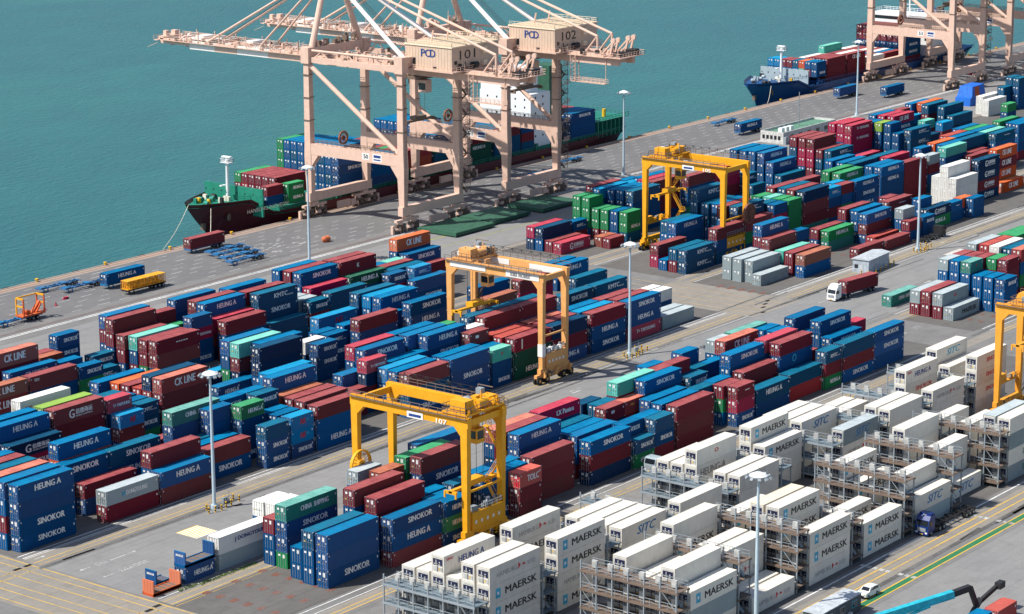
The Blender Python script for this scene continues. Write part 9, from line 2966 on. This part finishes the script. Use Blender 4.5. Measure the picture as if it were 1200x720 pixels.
def tractor(x, y, rz, label, paint, low=False, sleeper=True):
    """road tractor, front towards local -X"""
    root = thing('truck_tractor', label, 'truck', (x, y, 0), rz)
    b = MB()
    h = 3.45 if sleeper else 2.9
    pts = [(0.0, .55), (0.0, 1.75), (.28, 2.75), (.75, h), (2.2, h), (2.2, .75), (.35, .55)]
    for sy in (-1, 1): b.poly([(px, sy*1.22, pz) for px, pz in (pts if sy > 0 else pts[::-1])])
    for (ax, az), (cx, cz) in zip(pts, pts[1:]+pts[:1]): b.quad((ax,-1.22,az),(ax,1.22,az),(cx,1.22,cz),(cx,-1.22,cz))
    b.box(-.12, .3, -1.22, 1.22, .32, .78); cab = b.obj('cab', paint, root)
    b = MB(); b.quad((-.012,-1.08,1.80),(-.012+.27,-1.05,2.68),(-.012+.27,1.05,2.68),(-.012,1.08,1.80)); b.f[-1] = b.f[-1][::-1]
    b.quad((-.012,1.08,1.80),(-.012,-1.08,1.80),(.255,-1.05,2.68),(.255,1.05,2.68)); 
    for sy in (-1, 1): b.box(.45, 1.35, sy*1.225-.01, sy*1.225+.01, 1.75, 2.5)
    b.obj('windscreen', 'glass_dark', cab)
    b = MB(); b.box(-.14, -.11, -.8, .8, .85, 1.5); b.box(-.14, -.11, -.3, .3, .38, .55, 1); b.obj('grille', ['hardware', 'yellow_mark'], cab)
    for sy in (-1, 1): b = MB(); b.box(-.15, -.1, sy*.9-.2, sy*.9+.2, .58, .82); b.obj('headlight', 'white_mark', cab); b = MB(); b.box(.05, .25, sy*1.42-.1, sy*1.42+.1, 1.9, 2.5); b.beam((.15, sy*1.2, 2.4), (.15, sy*1.4, 2.4), .05, .05); b.obj('mirror', 'black_part', cab)
    if sleeper: b = MB(); b.box(1.0, 2.15, -1.05, 1.05, h, h+.35); b.box(.9, 1.3, -.25, .25, h+.02, h+.14, 1); b.obj('roof_fairing', [paint, 'white_mark'], cab)
    b = MB(); b.box(.5, 6.2, -.45, .45, .55, .85); b.box(2.6, 3.9, -1.1, -.6, .4, .95); b.box(2.6, 3.9, .6, 1.1, .4, .95); b.tube((4.6,0,.85),(4.6,0,1.1),.55,14); b.obj('frame', 'black_part', root)
    wheels(root, (1.15,), 1.03, False); wheels(root, (4.1, 5.4), 1.03); return root
# white truck with its maroon container
t = tractor(489.4, 290.1, R(-6), 'white road tractor hauling a maroon container across the service road', 'truck_white')
tr = trailer(493.3, 289.7, 'blue chassis trailer under the maroon container behind the white tractor', R(-6))
make_container(493.3+.0, 288.45, 1.17, 4, 1, 'M', '-', 'long maroon container on the trailer of the white truck', None).rotation_euler.z = R(-6)
# blue truck in front of the reefers, its skeleton trailer empty
tractor(356.6, 193.1, R(-1), 'dark blue tractor with a white rotating lamp, parked in front of white reefers', 'truck_blue')
trr = thing('container_chassis', 'empty dark chassis behind the dark blue tractor at the reefer block', 'chassis trailer', (360.2, 193.0, 0), R(-1)); chassis_mb(12.4).obj('frame', 'black_part', trr); wheels(trr, (9.4, 10.6, 11.8))
# dark yard truck by the far light mast
tractor(566.9, 304.2, R(180), 'dark yard truck with white cab front beside the far light mast', 'black_part', sleeper=False)
trr = thing('container_chassis', 'short dark chassis behind the yard truck by the far light mast', 'chassis trailer', (563.0, 304.2, 0), R(180)); chassis_mb(7.0).obj('frame', 'black_part', trr); wheels(trr, (4.4, 5.7))
tractor(357.8, 248.6, 0, 'grey blue yard tractor half hidden behind the white reefers', 'ship_grey', sleeper=False)
# trailers with blue containers on the quay apron
QT = [(398.6, 432.4, 'HEUNGA', 'with white lettering, beside the yellow cages at far left'), (660.2, 426.4, 'HEUNGA', 'with pale lettering near the low white building'),
      (739.7, 438.4, '-', 'left one of the two under the far cranes'), (750.6, 426.6, '-', 'right one of the two under the far cranes')]
for x, y, tx, lb in QT:
    trailer(x, y, 'chassis under the blue container '+lb, 0); make_container(x, y-1.22, 1.17, 4, 0, 'N', tx, 'long navy container on quay trailer, '+lb, None)
t = trailer(437.6, 444.0, 'blue chassis trailer under the maroon container at the maroon bow', 0); make_container(437.6, 442.8, 1.17, 4, 0, 'M', '-', 'long maroon container on a trailer at the maroon ship bow', None)
for k, (x, y, lb) in enumerate(((438.5, 437.8, 'back one of four empty chassis parked right of the maroon container'), (437.3, 434.2, 'second of four empty chassis parked right of the maroon container'), (436.0, 430.2, 'third of four empty chassis parked right of the maroon container'),
                                (433.6, 426.0, 'front one of four empty chassis parked right of the maroon container'), (386.8, 441.8, 'rear of two empty chassis left of the blue quay container'), (390.2, 437.2, 'front of two empty chassis left of the blue quay container'),
                                (669.5, 441.6, 'empty blue chassis alone on the quay left of the navy ship'), (566.5, 436.0, 'empty blue chassis on the quay beneath the light mast near crane 102'), (585.5, 441.0, 'empty chassis on the quay right of crane 102, by the ship stern'),
                                (358.9, 424.0, 'empty blue chassis carrying the orange spreader frame at far left'), (346.6, 383.0, 'folded blue chassis beside the far left stacks'), (343.0, 377.0, 'front folded blue chassis beside the far left stacks'))):
    tt = trailer(x, y, lb, 0, 'empty chassis trailers')
    b = MB(); b.box(.3, 1.6, -.9, .9, 1.16, 1.3); b.box(6.8, 8.2, -1.0, 1.0, 1.16, 1.28, 1 if k > 9 else 0); b.obj('deck_plate', ['chassis_blue', 'yellow_mark'], tt)
# yellow lashing cages on a trailer
root = thing('cage_trailer', 'trailer loaded with four yellow lashing cages on the quay', 'trailer', (397.6, 424.4, 0), 0); chassis_mb().obj('frame', 'black_part', root); wheels(root, (8.9, 10.2, 11.4))
for k in range(4):
    b = MB(); x0 = .1+3.05*k; b.box(x0, x0+2.9, -1.2, 1.2, 1.2, 1.32); b.box(x0, x0+2.9, -1.2, 1.2, 3.15, 3.25)
    for i in range(7):
        for y in (-1.2, 1.2): b.box(x0+.46*i, x0+.46*i+.09, y-.05, y+.05, 1.3, 3.2)
    for j in range(5):
        for x in (x0, x0+2.82): b.box(x, x+.08, -1.2+.58*j, -1.1+.58*j, 1.3, 3.2)
    for z in (1.9, 2.5): b.box(x0, x0+2.9, -1.24, -1.18, z, z+.1); b.box(x0, x0+2.9, 1.18, 1.24, z, z+.1)
    for i in range(5): random.seed(k*9+i); q = random.uniform(x0+.3, x0+2.4); b.tube((q, random.uniform(-.8, .8), 1.4), (q+.4, random.uniform(-.8,.8), 2.6), .12, 6)
    o = b.obj('lashing_cage', 'crane_yellow', None, (397.6, 424.4, 0)); tag(o, ['leftmost', 'second', 'third', 'rightmost'][k]+' yellow lashing cage on the trailer beside the blue quay container', 'cage', 'yellow lashing cages')
# orange spreader frame standing on a chassis
b = MB()
for x in (0, 6.0):
    for y in (-1.2, 1.2): b.box(x-.14, x+.14, y-.14, y+.14, 0, 4.0, 0 if y < 0 or x else 1)
    b.box(x-.14, x+.14, -1.2, 1.2, 3.9, 4.3, 1); b.box(x-.14, x+.14, -1.2, 1.2, 2.2, 2.5, 1)
b.box(0, 6, 1.06, 1.34, 4.0, 4.25, 1); b.box(-.3, 6.3, -1.3, 1.3, 0, .35); b.box(1.2, 2.4, -.7, .7, .3, 1.2); b.beam((3.4, 0, .3), (5.6, 0, 2.6), .8, .5); b.beam((4.0, -.7, .3), (5.5, -.7, 2.3), .3, .3)
o = b.obj('overheight_frame', ['crane_orange' if False else 'paint_O', 'crane_yellow'], None, (365.6, 423.9, 1.2)); tag(o, 'orange and yellow overheight spreader frame on a chassis at far left', 'spreader frame')
for k, (x, y, lb) in enumerate(((376.6, 428.2, 'left one'), (381.0, 429.4, 'middle one'), (386.2, 432.4, 'right one'))):
    b = MB(); b.tube((0,0,0),(0,0,.12),.45,10); b.tube((0,0,.1),(0,0,1.0 if k < 2 else .7),.22,8,0,.05)
    if k == 2: b.box(.2, 1.2, -.3, .3, 0, .5)
    o = b.obj('traffic_cone', 'paint_X', None, (x, y, 0)); tag(o, 'red cone on the quay apron near the orange frame, '+lb, 'cone', 'red cones on the apron')
b = MB(); b.tube((-.9,0,.75),(.9,0,.75),.75,12); b.tube((-1.4,0,.75),(-.9,0,.75),.3,12,0,.75); b.tube((.9,0,.75),(1.4,0,.75),.75,12,0,.3); b.box(-.8,.8,-.5,.5,0,.2); o = b.obj('rescue_pod', 'paint_O', None, (468.5, 425.5, 0)); tag(o, 'small orange barrel shaped pod on the quay left of crane 101', 'pod')
b = MB(); b.box(-.9,.9,-.6,.6,0,.9); b.tube((-.5,0,.9),(.5,0,.9),.35,10); o = b.obj('tool_bin', 'paint_X', None, (815.0, 428.0, 0)); tag(o, 'small red bin on the quay below the far cranes', 'bin')
# hatch covers lying on the quay
for k, (x0, x1, y0, y1, lb) in enumerate(((491.6, 507.6, 402.0, 414.8, 'front left green hatch cover lying below crane 101'), (508.6, 524.8, 403.6, 414.8, 'middle green hatch cover lying below crane 101'), (529.0, 545.5, 402.6, 414.6, 'green hatch cover lying below crane 102'))):
    w, d = x1-x0, y1-y0; b = MB(); b.box(0, w, 0, d, .35, 1.15); b.box(.1, w-.1, .1, d-.1, 1.15, 1.22)
    for i in range(14): b.box(w*i/13-.05, w*i/13+.05, -.06, d+.06, .3, 1.18)
    for i in range(4): b.box(w*(i+.5)/4-.5, w*(i+.5)/4+.5, d*.2, d*.8, 1.22, 1.27)
    for x in (.5, w-.9): b.box(x, x+.5, .4, 1.0, 0, .35); b.box(x, x+.5, d-1, d-.4, 0, .35)
    o = b.obj('hatch_cover', 'hatch_green', None, (x0, y0, 0)); tag(o, lb, 'hatch cover', 'green hatch covers on the quay')
# low white substation with green roof
root = thing('substation', 'low white flat building with sunken green roof beside the quay road', 'building', (655.2, 406.6, 0))
b = MB(); b.box(0, 31, 0, 8.2, 0, 2.9); 
for x0, x1, y0, y1 in ((0,31,0,.3),(0,31,7.9,8.2),(0,.3,.3,7.9),(30.7,31,.3,7.9)): b.box(x0, x1, y0, y1, 2.9, 3.6)
b.obj('wall', 'substation_wall', root); b = MB(); b.quad((.3,.3,2.92),(30.7,.3,2.92),(30.7,7.9,2.92),(.3,7.9,2.92)); b.obj('roof', 'roof_green', root)
b = MB()
for k in range(5): b.box(-.04, 0, 1.0+1.4*k, 1.9+1.4*k, 1.2, 2.4); b.box(4+5*k, 6+5*k, -.04, 0, 1.2, 2.4)
b.obj('window', 'glass_dark', root)
b = MB(); 
for k in range(3): b.box(3+2.6*k, 4.6+2.6*k, 2.4, 3.8, 2.92, 4.3)
b.obj('roof_unit', 'ship_white', root)
b = MB(); b.tube((17, 5, 2.9), (17, 5, 13.5), .12, 6); b.beam((16.4,5,9.5),(17.6,5,9.5),.1,.1); b.box(16.4,16.55,4.9,5.1,9,10.6); b.box(17.5,17.65,4.9,5.1,8,11); b.obj('antenna', 'hardware', root)
b = MB(); b.box(-.1,1.1,-1.0,-.1,0,2.3); b.obj('door', 'galv', root)
# grey cabin with its bollards
root = thing('guard_cabin', 'grey metal cabin with light roof beside the white truck', 'cabin', (518.0, 297.0, 0), R(5))
b = MB(); b.box(0, 11.4, 0, 4.2, 0, 3.3)
for k in range(12): b.box(.4+.95*k, .46+.95*k, -.03, 0, .1, 3.2)
b.obj('wall', 'cabin_grey', root); b = MB(); b.poly([(-.25,-.3,3.3),(11.65,-.3,3.3),(11.65,-.3,3.42),(-.25,-.3,3.42)]); b.quad((-.25,-.3,3.42),(11.65,-.3,3.42),(11.65,2.1,3.75),(-.25,2.1,3.75)); b.quad((-.25,2.1,3.75),(11.65,2.1,3.75),(11.65,4.5,3.42),(-.25,4.5,3.42)); b.poly([(-.25,-.3,3.42),(-.25,2.1,3.75),(-.25,4.5,3.42),(-.25,4.5,3.3),(-.25,-.3,3.3)]); b.poly([(11.65,-.3,3.3),(11.65,4.5,3.3),(11.65,4.5,3.42),(11.65,2.1,3.75),(11.65,-.3,3.42)]); b.obj('roof', 'roof_grey', root)
b = MB(); b.box(-.05, 0, 1.4, 2.4, 0, 2.1); b.obj('door', 'roof_grey', root); b = MB(); b.box(-.04, 0, 2.8, 3.7, 1.2, 2.1); b.obj('window', 'glass_dark', root)
guard_posts(518.0, 297.0, 'yellow and black striped post around the grey cabin', [(-1.2,-.6),(-1.6,1.0),(1.5,-1.2),(4.2,-.9),(7.0,-.7),(9.6,-.4),(12.4,.2),(12.8,1.8)])
# dark site office and white car at the lower right
root = thing('site_office', 'dark grey site office cabin beside the white car', 'cabin', (308.6, 183.4, 0), R(.5))
b = MB(); b.box(0, 12.0, 0, 3.0, .15, 2.75); b.obj('wall', 'office_dark', root); b = MB(); b.box(-.1, 12.1, -.1, 3.1, 2.75, 2.87); 
for k in range(9): b.box(1.2*k+.6, 1.2*k+.66, 0, 3, 2.87, 2.90)
b.obj('roof', 'roof_grey', root)
for x in (2.0, 5.6, 9.2): w = MB(); w.box(x, x+1.5, -.06, 0, 1.1, 2.2, 0); w.box(x+.1, x+.7, -.075, -.06, 1.2, 2.1, 1); w.box(x+.8, x+1.4, -.075, -.06, 1.2, 2.1, 1); w.obj('window', ['teal_paint' if x > 9 else 'hardware', 'glass_dark'], root)
b = MB(); b.box(8.0, 8.7, -.5, 0, .15, .8); b.obj('cooling_unit', 'roof_grey', root)
root = thing('parked_car', 'white compact car with black roof pillars on the walkway road', 'car', (324.7, 185.9, 0), R(-2))
b = MB()
prof = [(0.05,.45),(0.0,.75),(.15,.98),(1.05,1.12),(1.65,1.58),(2.9,1.62),(3.75,1.5),(4.1,1.05),(4.15,.5),(3.6,.3),(.5,.3)]
inn = lambda z: .86 if z < 1.13 else .70
for sy in (-1, 1): b.poly([(px, sy*inn(pz), pz) for px, pz in (prof[::-1] if sy < 0 else prof)])
for (ax, az), (cx, cz) in zip(prof, prof[1:]+prof[:1]): b.quad((ax,-inn(az),az),(ax,inn(az),az),(cx,inn(cz),cz),(cx,-inn(cz),cz))
body = b.obj('body', 'truck_white', root)
b = MB(); b.quad((1.04,.70,1.15),(1.04,-.70,1.15),(1.60,-.62,1.56),(1.60,.62,1.56)); b.quad((3.78,-.66,1.45),(3.78,.66,1.45),(4.09,.74,1.1),(4.09,-.74,1.1))
for sy in (-1, 1): b.poly([(1.25, sy*.845, 1.14), (3.85, sy*.845, 1.14), (3.6, sy*.73, 1.50), (1.72, sy*.73, 1.50)])
b.obj('window', 'glass_dark', body)
for x in (.85, 3.3):
    for s in (-1, 1): w = MB(); w.tube((x, s*.70, .33), (x, s*.885, .33), .33, 16, 0); w.tube((x, s*.72, .33), (x, s*.89, .33), .19, 10, 1); w.obj('wheel', ['tyre', 'hardware'], root)
for s in (-1, 1): w = MB(); w.box(-.02, .1, s*.62-.16, s*.62+.16, .72, .88); w.obj('headlight', 'roof_grey', body); w = MB(); w.box(4.1, 4.17, s*.66-.12, s*.66+.12, .8, 1.0); w.obj('tail_light', 'paint_X', body)
w = MB(); w.box(-.03, .02, -.5, .5, .42, .62); w.obj('grille', 'black_part', body)
# reach stacker boom and the boxes beside it, lower right corner
root = thing('reach_stacker', 'teal reach stacker boom with black grab at the bottom edge', 'reach stacker', (309.0, 177.5, 0))
b = MB(); b.beam((0, 0, 2.6), (13.6, -8.4, 5.2), 1.0, 1.1); b.beam((3.0, -1.4, 2.0), (9.6, -5.6, 3.9), .35, .35); b.beam((3.4, -2.6, 2.0), (10.0, -6.6, 3.9), .3, .3); b.obj('boom', 'teal_paint', root)
b = MB(); b.beam((12.6, -7.8, 5.0), (16.6, -9.6, 5.6), .8, .9); b.beam((16.6, -9.6, 5.7), (18.0, -10.0, 2.6), .6, .7); b.beam((15.2, -10.6, 1.6), (20.6, -9.4, 2.6), .8, .5); b.beam((20.0, -9.6, 2.4), (24.2, -10.6, 4.2), .5, .6); b.box(23.4, 25.0, -11.2, -10.2, 3.6, 4.6); b.obj('grab_head', 'black_part', root)
b = MB(); b.box(-4.5, 3.0, -1.4, 1.6, .9, 1.9); b.box(-2.6, -.8, -1.0, 1.0, 1.9, 3.3); b.obj('chassis', 'teal_paint', root)
for x in (-3.4, 1.6):
    for y in (-1.9, 1.5): b = MB(); b.tube((x, y, .8), (x, y+.5, .8), .8, 16); b.obj('wheel', 'tyre', root)
for k, (x, y, c, lb) in enumerate(((313.4, 164.6, 'L', 'pale blue container roof at the bottom right edge'), (319.8, 164.2, 'B', 'blue container roof at the bottom right edge, between pale blue and red'), (326.2, 163.4, 'R', 'red container roof in the bottom right corner'))):
    make_container(x, y, 0, 2, 0, c, '-', 'short '+lb, None)
# tarpaulin-covered machine by the far stacks
root = thing('covered_machine', 'bright blue tarpaulin covered machine beside stacked grey containers, far right', 'covered machine', (752.0, 394.6, 0))
b = MB(); prof = [(0,0),(0.15,2.6),(1.2,2.8),(2.2,6.2),(10.2,6.4),(10.5,3.0),(10.7,0)]
for y in (0, 5.6): b.poly([(px, y+(.5 if pz > 5 else 0)*(1 if y == 0 else -1), pz) for px, pz in (prof if y else prof[::-1])])
ins = lambda z: .5 if z > 5 else 0
for (ax, az), (cx, cz) in zip(prof, prof[1:]): b.quad((ax, ins(az), az), (ax, 5.6-ins(az), az), (cx, 5.6-ins(cz), cz), (cx, ins(cz), cz)); b.f[-1] = b.f[-1][::-1]
b.obj('tarpaulin', 'tarp_blue', root); b = MB(); b.poly([(3.2,-.04,3.0),(6.4,-.04,3.0),(6.6,.46,6.1),(3.6,.46,6.1)]); b.obj('patch', 'paint_O', root)
# flat racks and the loose blue containers at lower left
def flat_rack(x, y, z, c, label, L=6.06, posts=(True, True), mark=None):
    root = thing('flat_rack', label, 'flat rack', (x, y, z), 0, 'flat racks at the road end')
    b = MB(); b.box(0, L, 0, WD, 0, .45); b.box(.2, L-.2, .25, WD-.25, .45, .52, 1)
    for i in range(6): b.box(.5+i*(L-1)/5-.05, .5+i*(L-1)/5+.05, .2, WD-.2, .52, .55)
    for y0 in (0, WD-.12): b.box(0, L, y0, y0+.12, .1, .62)
    b.obj('deck', ['paint_'+c, 'rust_steel'], root)
    for k, on in enumerate(posts):
        if not on: continue
        xx = .05 if k == 0 else L-.25
        b = MB(); b.box(xx, xx+.2, 0, WD, .45, 2.55)
        for j in range(4): b.box(xx-.03, xx, .1+.6*j, .2+.6*j, .5, 2.5)
        ew = b.obj('end_wall', 'paint_'+c, root)
        if k == 0 and mark: inst(text_mesh(mark, 1.6, .35, 'white_mark', 0, .02, '-x'), 'lettering', ew, (xx-.04, WD-.4, 1.75))
    return root
flat_rack(259.6, 273.5, 0, 'O', 'orange flat rack on the ground at the road end, nearest one')
flat_rack(266.8, 273.7, 2.62, 'B', 'blue flat rack with raised end walls on top of the blue container', 6.6, (True, True), 'SINOKOR')
flat_rack(263.2, 276.6, 0, 'B', 'blue flat rack end standing behind the orange flat rack', 3.4, (True, False), 'SINOKOR')
make_container(266.8, 273.7, 0, 2, 0, 'N', 'HEUNGA', 'short navy blue lettered container under the blue flat rack', None).scale = (1.08, 1, 1)

tag(MASS.build('shipping_containers'), 'far and lower containers of the yard and the ships, seen as one mass', 'shipping containers', None, 'stuff')
